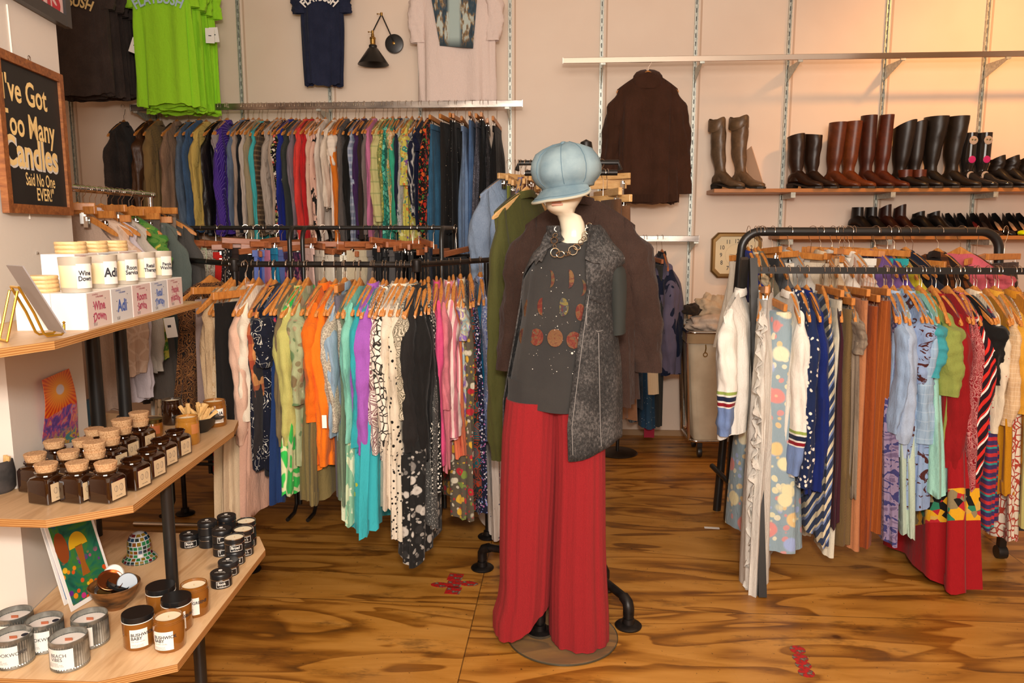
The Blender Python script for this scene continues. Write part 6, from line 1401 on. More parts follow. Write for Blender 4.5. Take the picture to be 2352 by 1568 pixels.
# necklace
nk = thing('chain_necklace', 'chunky mixed link metal necklace round the mannequin neck', 'necklace', (mx(1310), YM-.08, mz(560))); NO = Vector(nk.location)
M_gold2 = plain('antique gold metal', (.62, .50, .34), .22, 1)
NP = [(1279, 526, 6, .012), (1275, 540, 6, .0), (1273, 552, 8, -.012), (1274, 566, 5, -.02), (1275, 580, 11, -.03), (1287, 584, 10, -.034), (1300, 583, 5, -.034), (1307, 581, 5, -.034), (1316, 575, 11, -.034), (1325, 567, 9, -.03), (1334, 556, 6, -.02), (1340, 548, 6, -.012), (1346, 540, 10, .0), (1351, 530, 9, .01), (1353, 518, 7, .03)]
for k, (px_, py_, r_, dy) in enumerate(NP):
    p = PY(px_, py_, YM-.062+dy+(.0 if py_ < 560 else -.012)); rr = r_*.00146*.92; tl_ = math.radians(25*math.sin(k*2.4)); nn = 12
    pts = []
    for i in range(nn):
        a = 2*PI*i/nn; x, z = rr*math.cos(a), rr*math.sin(a)*(.75 if k % 2 else 1.0); b_ = math.radians(k*37); x, z = x*math.cos(b_)-z*math.sin(b_), x*math.sin(b_)+z*math.cos(b_)
        pts.append(p-NO+Vector((x, x*math.sin(tl_)*(1 if k % 2 else -1), z)))
    MB().tube(pts, .0016 if r_ > 7 else .0013, 6, closed=True).build('link', M_gold2, nk)
# ================================================================ pipe rack behind the mannequin
hub = Vector((.075, 3.10, 0)); t = thing('pipe_coat_rack', 'black pipe coat rack on four elbow feet behind the mannequin', 'clothes rack', hub)
MB().lathe([(.016, .10), (.016, 1.80)], 16).build('post', M_black, t); MB().lathe([(0, 1.79), (.018, 1.795), (.026, 1.82), (.022, 1.845), (0, 1.856)], 20).build('finial', M_pipe, t)
YB = 4.28; bz_ = PY(1200, 374, YB).z; bx0, bx1 = PY(1188, 376, YB).x, PY(1425, 366, YB).x
t2 = thing('clothes_stand', 'black two armed clothes stand behind the cap and the brown coat', 'clothes rack', ((bx0+bx1)/2, YB, 0)); hw_ = (bx1-bx0)/2
MB().tube([(-hw_, -.01, bz_-.04), (-hw_+.01, 0, bz_), (hw_-.01, 0, bz_), (hw_, 0, bz_-.04)], .014, 12).build('top_bar', M_black, t2); MB().tube([(.0, 0, .02), (.0, 0, bz_)], .016, 12).build('post', M_black, t2); MB().lathe([(0, 0), (.16, 0), (.16, .008), (.03, .014), (0, .014)], 32).build('base', M_black, t2)
cz = 1.742; cx0, cx1 = PY(1205, 400, 3.3).x, PY(1418, 400, 3.3).x
MB().tube([(cx0-hub.x, .2, cz), (cx1-hub.x, .2, cz)], .012, 12).build('top_bar', M_pipe, t); MB().tube([(0, 0, cz), (0, .2, cz)], .012, 12).build('cross_arm', M_pipe, t)
for px_, py_ in ((1240, 1452), (1443, 1438), (1108, 1305), (1388, 1350)):
    f = PZ(px_, py_, 0)-hub; f.z = 0; dr = f.normalized(); e = f-dr*.035
    q = MB().tube([(f.x, f.y, .02), (f.x, f.y, .075), (f-dr*.008).to_tuple()[:2]+(.094,), (f-dr*.03).to_tuple()[:2]+(.104,), (dr.x*.02, dr.y*.02, .11)], .0165, 12)
    lg = q.build('leg_pipe', M_pipe, t)
    q = MB().tube([(f.x, f.y, .045), (f.x, f.y, .075), (f-dr*.008).to_tuple()[:2]+(.094,), (f-dr*.035).to_tuple()[:2]+(.104,)], .0215, 12); q.build('elbow', M_pipe, lg)
    MB().lathe([(.050, 0), (.052, .006), (.047, .011), (.024, .015), (.022, .034), (.016, .036)], 24, c=(f.x, f.y, 0)).build('floor_flange', M_pipe, lg)
MB().lathe([(.03, .09), (.03, .13)], 14).build('hub', M_pipe, t)
cb_ = Bar((bx0, YB, bz_), (bx1, YB, bz_), .018, M_woodl, 0, 'on the stand behind the cap', 'clothes on the stand behind the cap', .2)
rackfill(cb_, [
 (1112, 760, 'coat', 'shirt', 'light denim work shirt', ('7d8fa8', 'denim', ['93a4bc'], 1), dict(T=.055, yaw=-38, W=.22, L=1.0, out=.03)),
 (1163, 960, 'trousers', 'trousers', 'lime olive trousers', '7a8034', dict(T=.024, yaw=-10)),
 (1176, 980, 'trousers', 'trousers', 'crinkled brown trousers', ('4a392f', 'pin', ['5f4c40'], 1.4), dict(T=.05, yaw=-6)),
 (1190, 920, 'long', 'shirt', 'lilac striped shirt', ('8a86a8', 'stripe', ['6d6a90'], 1.6), dict(T=.026)),
 (1199, 900, 'long', 'shirt', 'rust red shirt', '7c2a18', dict(T=.02)),
], 61)
pb_ = Bar((cx0, 3.3, cz), (cx1, 3.3, cz), .016, M_woodl, 0, 'on the pipe rack behind the mannequin', 'clothes on the pipe rack behind the mannequin', .2)
rackfill(pb_, [
 (1143, 1005, 'long', 'shirt', 'long olive green shirt', '4a4a22', dict(T=.05, yaw=-34, sl=1.20)),
 (1418, 965, 'trousers', 'trousers', 'coffee brown trousers', '5a3c26', dict(T=.05, yaw=14)),
 (1446, 965, 'trousers', 'trousers', 'tobacco brown trousers', '64422a', dict(T=.055, yaw=36)),
], 62)
for k in range(11):
    H = Vector((bx0+.018+k*.028, YB, bz_)); hanger(('bar', (k*3 % 5)*.016), H, math.radians(90+(-38, -24, -10, -30, -16)[k % 5]), .018, M_woodl, 'empty pale wooden clip hanger left of the cap', 'empty clip hangers left of the cap', math.radians(6*math.sin(k*2)))
for k, (a, dz_) in enumerate(((-36, 0), (-22, .03), (-30, .05))):
    H = Vector((bx1-.10-.02*k, YB-.0, bz_)); hanger(('bar', dz_), H, math.radians(a+6*k), .018, M_woodl, 'empty pale wooden clip hanger right of the cap', 'empty clip hangers right of the cap')
# the brown coat faces the shopper
H = Vector((mx(1322)+.015, 2.965, 1.70)); t, drop = hanger('curved', H, 0, .018, M_woodl, 'wooden hanger inside the brown wool coat behind the mannequin', 'coat hanger behind the mannequin')
co = garment('coat', 'coat', H, 0, drop, .86, .055, ('34231c', 'heather', ['402d25'], 1), 'dark brown wool coat hanging open behind the mannequin', 'coat behind the mannequin', 77, W=.222, sl=.74, out=.085)
MB().tube([(0, 0, .0), (0, .135, .03)], .005, 8).build('hook_arm', M_pipe, None, loc=H+Vector((0, 0, -.002))); bpy.data.objects['hook_arm'].parent = bpy.data.objects['pipe_coat_rack']; bpy.data.objects['hook_arm'].location = H-hub
for s in (-1, 1):
    pl = [(s*.02, -.088, -.30), (s*.06, -.050, -.14), (s*.115, -.078, -.21), (s*.10, -.084, -.245), (s*.125, -.086, -.255), (s*.03, -.096, -.44)]; N_ = len(pl)
    q = MB().add(pl+[(x, y+.006, z) for x, y, z in pl], [tuple(range(N_)), tuple(range(2*N_-1, N_-1, -1))]+[(i, i+N_, (i+1) % N_+N_, (i+1) % N_) for i in range(N_)]); q.build('lapel', fab(('34231c', 'heather', ['402d25'], 1)), co, smooth=False)
# ================================================================ wall displays
def frontal(cat, kind, px_, ytop, ybot, Y, W, m, label, group, seed, T=.04, sl=.36, rz=0, name=None, **k):
    """garment facing the shopper, hung from row ytop to row ybot"""
    a, b_ = PY(px_, ytop, Y), PY(px_, ybot, Y); H = Vector((a.x, Y, a.z)); return garment(cat, kind, H, math.radians(rz), .05, a.z-b_.z, T, m, label, group, seed, W=W, sl=sl, **k), H
def letters(par, s, size, mat, x0, z0, y0, arcr=.35, bold=.03, sx=.85):
    M = Matrix(((1, 0, 0, x0), (0, 0, -1, y0), (0, 1, 0, z0), (0, 0, 0, 1)))
    return text(par, s, size, mat, M, fn=lambda x, y: ((arcr+y)*math.sin(x/arcr), (arcr+y)*math.cos(x/arcr)-arcr, 0), bold=bold, sx=sx, name='lettering')
M_goldtx = plain('cream gold lettering', 'e6c98a', .6); M_palebl = plain('pale blue lettering', 'b9d6e6', .6)
def shirt_stack(nm, px_, ybot, Y0, n_, dy, m, W, txt, tm, grp, ztop=3.30, dz=.0):
    for k in range(n_):
        Y = Y0+k*dy; b_ = PY(px_, ybot, Y0); X = PY(px_, ybot, Y0).x
        H = Vector((X+.012*math.sin(k*2), Y, ztop)); L = ztop-(b_.z-.012*(k % 3)-dz*k)
        hanger('curved', H, 0, .018, M_wood, 'wooden hanger of the %s %s, high on the wall' % (('front', 'second', 'third', 'fourth', 'rear')[k if k < n_-1 else 4], nm), nm+' hangers')
        g = garment('t-shirt', 'short', H, math.radians(3*math.sin(k*1.7)), .05, L, .030, m, '%s printed %s of the row high on the wall' % (('front', 'second', 'third', 'fourth', 'rear')[k if k < n_-1 else 4], nm), grp, 700+k+len(nm), W=W, sl=.375)
        if k == 0: letters(g, txt, .085, tm, 0, -.335, -.047, bold=.03)
    q = MB().tube([(0, -.03, .0), (0, YW-Y0-.02, .0)], .007, 8); o = q.build('faceout_arm', M_chrome, loc=(X, Y0, ztop)); tag(o, 'chrome faceout arm carrying the %ss' % nm, 'hanging arm')
LIME = 'a2e42e'
shirt_stack('lime green shirt', 386, 243, 5.02, 5, .075, LIME, .20, 'FLATBUSH', M_palebl, 'lime green shirts')
shirt_stack('black brown shirt', 182, 218, 4.90, 5, .09, ('3a302c', 'heather', ['483c37'], 1), .235, 'FLATBUSH', M_goldtx, 'black shirts at the upper left', ztop=3.26, dz=-.012)
# swing tags
for px_, py_, Y, r_, w_ in ((310, 105, 5.0, .35, '1'), (482, 82, 5.15, .0, '2'), (492, 80, 5.2, -.1, '3')):
    p = PY(px_, py_, Y); q = MB().box((0, 0, 0), (.055, .002, .095)); o = q.build('swing_tag', M_white, smooth=False, loc=p, rot=(0, r_, .3)); tag(o, {'1': 'white price tag hanging from the rear black shirts', '2': 'white price tag right of the lime shirts, the left one', '3': 'white price tag right of the lime shirts, the right one'}[w_], 'price tag'); MB().box((.0, -.0015, .0), (.018, .0006, .006)).build('print_line', M_ink, o, smooth=False)
g, H = frontal('t-shirt', 'short', 735, -95, 195, 5.46, .150, '1b2238', 'narrow navy blue t-shirt with white lettering pinned on the wall', 'navy shirt on the wall', 720, T=.035, sl=.26, fl=.0) if False else (None, None)
a, b_ = PY(735, -85, 5.46), PY(735, 195, 5.46); H = Vector((a.x, 5.46, a.z))
g = garment('t-shirt', 'short', H, 0, .05, a.z-b_.z, .03, ('1b2138', 'heather', ['262c44'], 1), 'narrow navy blue t-shirt with white lettering on the wall', 'navy shirt on the wall', 720, W=.165, sl=.33, flare=-.03)
letters(g, 'FLATBUSH', .075, plain('white lettering', 'f0ebe4', .5), 0, -.235, -.048, .16, .04, .75)
hanger('curved', H, 0, .018, M_wood, 'wooden hanger of the navy t-shirt on the wall', 'navy shirt hanger')
tag(MB().tube([(0, 0, 0), (0, .125, 0)], .006, 8).build('wall_peg', M_chrome, loc=H), 'small chrome wall peg above the navy t-shirt', 'peg')
a, b_ = PY(1045, -75, 5.40), PY(1045, 236, 5.40); H = Vector((a.x, 5.40, a.z))
g = garment('t-shirt', 'short', H, 0, .05, a.z-b_.z, .045, 'e8d4ca', 'large white t-shirt with a printed city street photo on the wall', 'white print shirt on the wall', 721, W=.27, sl=.48, flare=.0)
n = NT('street photo print'); v = n.obj(); sx = n.n('ShaderNodeSeparateXYZ'); n.l(v, sx.inputs[0])
bl = n.ramp(n.noise(n.obj((3, 1, .8)), 11, 3, .6).outputs[0], [(.35, '20303a'), (.47, '2f4a5a'), (.53, '8a6a3a'), (.6, 'b9c4bc')]); sky = n.mix(n.ramp(n.math('ABSOLUTE', sx.outputs[0]), [(.03, 0.0), (.05, 1.0)]), 'a9bcb8', bl); n.col(n.mix(n.ramp(n.math('ADD', sx.outputs[2], .55), [(.02, 0.0), (.09, 1.0)]), '1c2c34', sky)); n.set(Roughness=.7)
q = MB().add([(x, -.058, z) for x, z in ((-.155, -.20), (.155, -.20), (.125, -.535), (-.10, -.515))]+[(x, -.056, z) for x, z in ((-.155, -.20), (.155, -.20), (.125, -.535), (-.10, -.515))], [(0, 1, 2, 3), (7, 6, 5, 4), (0, 4, 5, 1), (1, 5, 6, 2), (2, 6, 7, 3), (3, 7, 4, 0)]); q.build('photo_print', n.m, g, smooth=False)
hanger('curved', H, 0, .018, M_wood, 'wooden hanger of the white photo t-shirt on the wall', 'white shirt hanger')
tag(MB().tube([(0, 0, 0), (0, .185, 0)], .006, 8).build('wall_peg', M_chrome, loc=H), 'small chrome wall peg above the white photo t-shirt', 'peg')
# sconces
def sconce(px_, py_, label, tilt=0, arm=True):
    pl = PY(px_, py_, 5.585); t = thing('wall_sconce', label, 'lamp', pl)
    MB().lathe([(0, 0), (.064, 0), (.066, .004), (.064, .014), (.05, .018), (0, .018)], 40, M=Matrix.Rotation(PI/2, 4, 'X')).build('wall_plate', M_black, t)
    MB().lathe([(0, .0), (.010, 0), (.010, .012), (0, .016)], 16, M=Matrix.Translation((.0, -.018, 0)) @ Matrix.Rotation(PI/2, 4, 'X')).build('knob', M_brass, t)
    e1 = Vector((-.065, -.10, .175)); e2 = Vector((-.118, -.15, .045))
    MB().tube([(0, -.02, .01), e1], .0045, 8).build('arm', M_black, t); MB().tube([e1, e2], .0045, 8).build('arm', M_black, t)
    for e in (e1, e2):
        q = MB().lathe([(0, -.012), (.009, -.010), (.009, .010), (0, .012)], 14, c=e); q.tube([e, e+Vector((-.026, 0, .002))], .003, 6); q.lathe([(0, -.007), (.006, 0), (0, .007)], 8, c=e+Vector((-.028, 0, .002))); q.build('joint', M_brass, t)
    M = Matrix.Translation(e2) @ Matrix.Rotation(tilt, 4, 'Y')
    MB().lathe([(.010, -.012), (.012, -.03), (.020, -.035), (.0215, -.045), (.018, -.048), (.018, -.078), (.022, -.082), (.022, -.086)], 24, M=M).build('socket', M_brass, t)
    MB().lathe([(.024, -.084), (.028, -.088), (.027, -.104), (.034, -.108), (.104, -.208), (.107, -.214), (.104, -.213), (.031, -.112), (.0, -.11)], 44, M=M, cap0=False).build('shade', M_black, t, ang=50)
sconce(906, 101, 'black cone wall sconce with brass joints between the navy and white shirts')
sconce(248, 160, 'black cone wall sconce hanging below the black shirts, mostly hidden', tilt=math.radians(-14))
# ---- top right rail and hoodie
xa, xb = PY(1293, 142, 5.3).x, 3.6; zt_ = PY(1600, 135, 5.3).z
rail((xa, 5.3, zt_), (xb, 5.3, zt_), .036, .016, 'garment_rail', 'long polished chrome rail high on the wall above the boots', plain('polished chrome rail', (.7, .62, .55), .12, 1), [TR[6], TR[7], TR[8], TR[9], TR[10]])
H = Vector((PY(1490, 135, 5.28).x, 5.3, zt_)); hanger('curved', H, math.radians(0), .026, M_wood, 'wooden hanger of the brown hoodie on the high rail', 'hoodie hanger')
g = garment('hoodie', 'coat', H, 0, .08, zt_-PY(1490, 466, 5.28).z, .05, ('3a2010', 'heather', ['45281a'], 1), 'plain dark brown hoodie hanging from the high chrome rail', 'brown hoodie', 730, W=.212, out=.07, sl=zt_-PY(1490, 445, 5.28).z, flare=.01)
q = MB(); loops = []
for j, (r_, z, yo) in enumerate(((.085, -.16, 0), (.088, -.13, .0), (.082, -.10, .01), (.066, -.075, .02), (.04, -.06, .03), (.01, -.055, .03))): loops.append([(r_*math.cos(u)*1.15, yo+.045*math.sin(u), z-.03*max(0, -math.sin(u))) for u in bend_loop(28)])
q.loft(loops); q.build('hood', fab(('3a2010', 'heather', ['45281a'], 1)), g, ang=70)
for z in (-1.0,): 
    hz = -(zt_-PY(1490, 466, 5.28).z); q = MB().loft([[(.212*math.copysign(abs(math.cos(u))**.75, math.cos(u)), .067*math.sin(u), hz+z_) for u in bend_loop(40)] for z_ in (.055, .004)], True, True); q.build('hem_band', fab(('341c0d', 'pin', ['2a160a'], 4)), g, ang=70)
# ---- low rail with jeans and sweatshirt
xa, xb = .02, PY(1605, 548, 5.3).x; zl = PY(1500, 548, 5.3).z
rail((xa, 5.3, zl), (xb, 5.3, zl), .040, .016, 'garment_rail', 'short low chrome rail on the wall behind the brown coat', M_rail, [TR[6], TR[7]])
lb_ = Bar((xa, 5.3, zl), (xb, 5.3, zl), .026, M_woodr, 0, 'on the low wall rail', 'clothes on the low wall rail', .2)
rackfill(lb_, [
 (1440, 950, 'trousers', 'jeans', 'faded indigo jeans', ('38506e', 'denim', ['4d6684'], 1), dict(T=.04, yaw=8)),
 (1452, 970, 'trousers', 'trousers', 'grey blue trousers', '59646c', dict(T=.03)),
 (1467, 940, 'trousers', 'jeans', 'dark washed jeans', ('22303f', 'denim', ['3c4d60'], 1), dict(T=.026, yaw=4)),
 (1484, 985, 'trousers', 'jeans', 'paint splattered blue jeans', ('23425c', 'splat', ['d9e0e0'], 2.4), dict(T=.06, yaw=8)),
 (1492, 905, 'trousers', 'trousers', 'cream corduroy trousers', ('e2c8a4', 'pin', ['cdb089'], 1.5), dict(T=.064, yaw=8)),
 (1513, 980, 'trousers', 'trousers', 'charcoal wool trousers', '33332f', dict(T=.034, yaw=6)),
 (1533, 862, 'coat', 'sweatshirt', 'mauve grey sweatshirt with navy patches', ('60596e', 'camo', ['60596e', '141c34'], .6), dict(T=.075, yaw=10, x='14161c')),
], 71)
tag(MB().box((0, 0, 0), (.07, .004, .07)).build('cloth_tag', plain('crimson cloth', '9a1230', .8), smooth=False, loc=PY(1491, 993, 5.2)), 'small crimson cloth square peeking below the splattered jeans', 'cloth')
# ---- display stand behind
sp_ = PZ(1418, 1040, 0); t = thing('hat_stand', 'round dark disc base of a stand behind the brown trousers', 'stand', sp_)
MB().lathe([(0, 0), (.135, 0), (.138, .004), (.13, .010), (.03, .016), (0, .016)], 40).build('base', mottled('dark bronze', '2a211a', '3a2e24', 20, .4, .5), t); MB().lathe([(.012, .01), (.012, 1.2)], 12).build('pole', M_black, t); MB().lathe([(0, 1.19), (.05, 1.2), (.05, 1.21), (0, 1.22)], 20).build('top_plate', M_black, t)
# ---- clock
cc = PY(1691, 586, 5.572); t = thing('wall_clock', 'octagonal gold framed wall clock with a cream face left of the right racks', 'clock', cc)
def octo(w_, h_, c_, y): return [(-w_+c_, y, -h_), (w_-c_, y, -h_), (w_, y, -h_+c_), (w_, y, h_-c_), (w_-c_, y, h_), (-w_+c_, y, h_), (-w_, y, h_-c_), (-w_, y, -h_+c_)]
MB().loft([octo(.176, .160, .045, .026), octo(.176, .160, .045, -.006), octo(.166, .150, .042, -.016), octo(.150, .134, .038, -.016), octo(.146, .130, .037, -.004)], True, False).build('frame', plain('gold brown frame', (.30, .17, .055), .3, .6), t, smooth=False)
fc = MB().loft([octo(.147, .131, .037, .0), octo(.147, .131, .037, -.006)]).build('face', plain('cream clock face', 'ddcba4', .5), t, smooth=False)
MC = Matrix(((1, 0, 0, 0), (0, 0, -1, -.0068), (0, 1, 0, 0), (0, 0, 0, 1)))
for k in range(1, 13):
    a = PI/2-2*PI*k/12; R_x, R_z = .108, .098; x, z = R_x*math.cos(a), R_z*math.sin(a); mxx = max(abs(x)/.108, abs(z)/.098); x, z = x/mxx**.6, z/mxx**.6
    text(fc, str(k), .042, M_ink, MC @ Matrix.Translation((x, z, 0)), bold=.006, sx=.85)
q = MB()
for k in range(60):
    a = 2*PI*k/60; q.box((.078*math.cos(a), -.0067, .078*math.sin(a)), (.002, .0008, .002))
q.build('minute_track', M_ink, fc, smooth=False)
for ang, ln, wd in ((-105, .075, .005), (-97, .045, .006), (172, .05, .0015)):
    a = math.radians(ang); MB().tube([(-.01*math.cos(a), -.009, -.01*math.sin(a)), (ln*math.cos(a), -.009, ln*math.sin(a))], wd/2, 6).build('hand', M_ink, t)
# ---- laundry hopper
hp = PZ(1650, 1035, 0); hp.y = 5.2; hx = PY(1650, 900, 5.0).x+.03; t = thing('laundry_hopper', 'cream canvas laundry hopper on castors by the wall', 'laundry cart', (hx, 5.17, 0)); zt2 = PY(1600, 765, 4.95).z
M_canvas = mottled('cream canvas', 'c4b398', 'd4c5aa', 8, .9, bump=.3)
def rr_loop(w_, d_, c_, z, amp=0, ph=0):
    o = []
    for k in range(4):
        cx, cy = (w_-c_)*(1, -1, -1, 1)[k], (d_-c_)*(1, 1, -1, -1)[k]
        for i in range(9):
            a = PI/2*k+PI/2*i/8; o.append((cx+c_*math.cos(a)+amp*math.sin(9*a+ph), cy+c_*math.sin(a)+amp*math.sin(7*a+ph), z))
    return o
MB().loft([rr_loop(.235-.06*v_**1.5, .19-.04*v_, .05, zt2-.015-(zt2-.14)*v_, .004*math.sin(v_*3), v_*3) for v_ in [k/16 for k in range(17)]], False, True).build('canvas_bag', M_canvas, t, ang=70)
MB().tube(rr_loop(.242, .197, .05, zt2), .011, 10, closed=True).build('top_rim', M_chrome, t)
MB().loft([rr_loop(.245, .20, .05, zt2-.01), rr_loop(.248, .203, .05, zt2-.07)], False, False).build('rim_cover', mottled('tan canvas band', '9a805f', 'a88d6a', 8, .9), t, ang=70)
MB().tube(rr_loop(.205, .175, .05, .125), .011, 10, closed=True).build('base_rim', M_chrome, t)
for s in (-1, 1):
    for u in (-1, 1):
        MB().tube([(s*.243, u*.16, zt2), (s*.208, u*.15, .125)], .010, 8).build('leg', M_chrome, t)
        q = MB().lathe([(0, -.013), (.036, -.013), (.038, 0), (.036, .013), (0, .013)], 24, M=Matrix.Translation((s*.13, u*.12, .0395)) @ Matrix.Rotation(PI/2, 4, 'Y')); q.box((s*.13, u*.12, .095), (.03, .03, .05)); q.build('castor', M_black, t)
q = MB().tube([(-.13, -.212, zt2-.075), (-.128, -.214, zt2-.10), (-.132, -.212, zt2-.125)], .004, 6); q.tube([(-.13+.013*math.cos(a), -.212, zt2-.14+.013*math.sin(a)) for a in [2*PI*i/12 for i in range(12)]], .003, 6, closed=True); q.build('strap_clip', M_brass, t)
from mathutils import noise as mnoise
def pile(name, cx, cy, cz, rx, ry, rz_, m, label, seed, fold=.28):
    q = MB(); loops = []; N_, M__ = 22, 48
    for j in range(N_+1):
        ph = PI*j/N_; L = []
        for i in range(M__):
            a = 2*PI*i/M__; d = Vector((math.sin(ph)*math.cos(a), math.sin(ph)*math.sin(a), -math.cos(ph))); k = 1+fold*mnoise.fractal(d*2.2+Vector((seed, 0, 0)), 1, 2, 3)+.06*math.sin(9*a+6*ph+seed)*math.sin(ph); z = d.z*rz_*k
            L.append((d.x*rx*k, d.y*ry*k, max(z, -rz_*.6)))
        loops.append(L)
    q.loft(loops); o = q.build(name, m, loc=(cx, cy, cz), ang=100); return tag(o, label, 'clothes')
pile('folded_clothing', hx-.02, 5.17, zt2+.035, .20, .17, .075, fab('d6c0ac'), 'pale pink crumpled clothes heaped in the laundry hopper', 3)
pile('folded_clothing', hx-.05, 5.22, zt2+.13, .12, .11, .09, fab('d2b99a'), 'bunched cream garment on top of the hopper heap', 9, .4)
pile('folded_clothing', hx+.12, 5.2, zt2+.10, .13, .12, .075, fab('dcc5b2'), 'pale folded cloth at the right of the hopper heap', 14)
pile('folded_clothing', hx-.185, 5.18, zt2+.125, .062, .07, .045, fab('35291f'), 'dark brown cloth at the left of the hopper heap', 20)
# ================================================================ shoes
M_shelfw = woodmat('shoe shelf wood', '9a6030', 'b5763c', 'a86a34', (1, 6, 6), 3, .4, .05)
def shoe_shelf(x0, x1, z, label):
    t = thing('shoe_shelf', label, 'shelf', ((x0+x1)/2, 5.44, z)); MB().box((0, 0, -.0125), (x1-x0, .28, .025), b=.002).build('board', M_shelfw, t, smooth=False)
    for X in TR[7:11]:
        if x0 < X < x1-.1:
            x = X-(x0+x1)/2; q = MB().box((x, -.0, -.045), (.004, .27, .035)); q.box((x, -.135, -.035), (.03, .004, .05)); q.build('bracket', M_track, t, smooth=False)
Z1 = PY(2000, 432, 5.3).z; Z2 = PY(2300, 541, 5.3).z
shoe_shelf(PY(1640, 436, 5.3).x, 3.55, Z1, 'long wooden wall shelf carrying the tall boots'); shoe_shelf(PY(1790, 545, 5.3).x, 3.55, Z2, 'lower wooden wall shelf carrying ankle boots and heels')
def boot(px_, z, h, m, label, group, rs=.055, rt=.062, lean=0, head=-52, heel=.03, slouch=.0, Y=5.42, fl=1.0, toe=.17, cut=0, extra=None):
    p = PY(px_, 432, Y); t = thing('boot', label, 'boot', (p.x, Y, z), math.radians(head), group); mm = fab(m) if not hasattr(m, 'node_tree') else m
    q = MB(); loops = []; N_ = 18
    for j in range(N_+1):
        v_ = j/N_; zz = h+(.055-h)*v_; r_ = rt+(rs-rt)*sm(v_*1.3) - .014*math.exp(-((v_-.80)/.12)**2); ox = -.035+lean*(1-v_)**1.2 + .006*math.sin(v_*9)*slouch
        loops.append([(ox+r_*(1+.04*slouch*math.sin(4*u+v_*20))*math.cos(u), r_*.72*(1+.05*slouch*math.sin(v_*30+u))*math.sin(u), zz+(cut*math.cos(u) if j == 0 else 0)) for u in bend_loop(28)])
    top = loops[0]; inn = [[(x*.92-.035*.08, y*.9, z_-.002) for x, y, z_ in top], [(x*.86, y*.84, z_-.07) for x, y, z_ in top]]
    q.loft(inn[::-1]+loops, True, True)
    fo = []
    for x, w_, hh in ((-.092, .020, .05), (-.082, .030, .075), (-.05, .035, .105), (-.01, .036, .112), (.03, .035, .085), (.07, .038, .060), (.105, .040, .048), (.135, .036, .040), (toe-.01, .024, .030), (toe, .010, .018)):
        lift = heel*(1-sm((x+.02)/.10)) + .010
        fo.append([(x, w_*math.copysign(abs(math.cos(u))**.8, math.cos(u)), lift+max(0, (hh-lift*.4))*(.5+.5*math.sin(u))) for u in bend_loop(18)])
    q.loft(fo); q.build('upper', mm, t, ang=70)
    sl_ = []
    for x, w_ in ((-.095, .022), (-.08, .033), (-.03, .034), (.03, .034), (.09, .042), (.14, .036), (toe+.004, .014)):
        lift = heel*(1-sm((x+.02)/.10)); sl_.append([(x, w_, lift), (x, w_, lift+.012), (x, -w_, lift+.012), (x, -w_, lift)])
    M_sole = plain('dark boot sole', (.02, .014, .01), .6); MB().loft(sl_).build('sole', M_sole, t, smooth=False)
    if heel > .005: MB().loft([[(x, y, z_) for x, y in ((-.092+k, -.03+k*.4), (-.035-k, -.03+k*.4), (-.035-k, .03-k*.4), (-.092+k, .03-k*.4))] for z_, k in ((0, .006), (heel+.004, 0))]).build('heel', M_sole, t, smooth=False)
    if extra: extra(t, h, rt, lean)
    return t
G1 = 'boots on the upper wall shelf'; G2 = 'shoes on the lower wall shelf'
tp = ('5a4632', 'leather', [], 1)
def lt(c): 
    key = ('lt', c)
    if key not in _fab:
        n = NT('worn leather'); v = n.obj(); x = n.noise(v, 16, 4, .65); h = lin(c)[:3]; n.col(n.ramp(x.outputs[0], [(.3, tuple(a*.55 for a in h)), (.55, tuple(h)), (.75, tuple(min(1, a*1.5) for a in h))])); n.set(Roughness=.38, Specular_IOR_Level=.45); n.bump(x.outputs[0], .2, .004); _fab[key] = n.m
    return _fab[key]
def cuff(t, h, rt, lean): MB().loft([[(-.035+lean+rt*k*math.cos(u), rt*k*.74*math.sin(u), h-z_+.012*math.cos(2*u)) for u in bend_loop(24)] for k, z_ in ((1.02, -.004), (1.12, .004), (1.14, .07), (1.08, .075))], False, False).build('folded_cuff', lt('6a523a'), t, ang=60)
boot(1662, Z1, .47, lt('5f4a36'), 'tall worn taupe boot, leftmost on the upper shelf', G1, lean=-.045, rt=.058, slouch=1, extra=cuff)
boot(1708, Z1, .48, lt('6a5038'), 'tall worn taupe boot beside the leaning card', G1, lean=-.03, rt=.066, slouch=1, extra=cuff)
a = PY(1722, 432, 5.46); q = MB().box((0, 0, .155), (.10, .004, .31)); tag(q.build('leaning_card', plain('pink white card', 'dfb594', .6), smooth=False, loc=(a.x+.06, 5.44, Z1+.001), rot=(0, math.radians(-27), math.radians(-62))), 'pale card leaning against the tall taupe boot', 'card')
boot(1838, Z1, .36, lt('2b180e'), 'short dark brown boot left of the pair by the wall standard', G1, lean=-.02, slouch=.6, cut=.012); boot(1872, Z1, .365, lt('261409'), 'short dark brown boot right of the pair by the wall standard', G1, lean=.0, slouch=.6, cut=-.008)
boot(1921, Z1, .44, lt('5f2c12'), 'reddish brown tall boot, left of its pair', G1, lean=.02); boot(1956, Z1, .445, lt('6a3212'), 'reddish brown tall boot, right of its pair', G1, lean=.02)
boot(1997, Z1, .485, lt('421a0b'), 'glossy chestnut tall boot left of a wall standard', G1, lean=.0, rt=.056); boot(2031, Z1, .485, lt('52200c'), 'glossy chestnut tall boot right of a wall standard', G1, lean=.02, rt=.050)
def patchx(t, h, rt, lean): MB().loft([[(-.005+.05*math.cos(u)+.01, .040*math.sin(u), z_) for u in bend_loop(20)] for z_ in (.075, .125)], False, False).build('ankle_patch', lt('5a240c'), t)
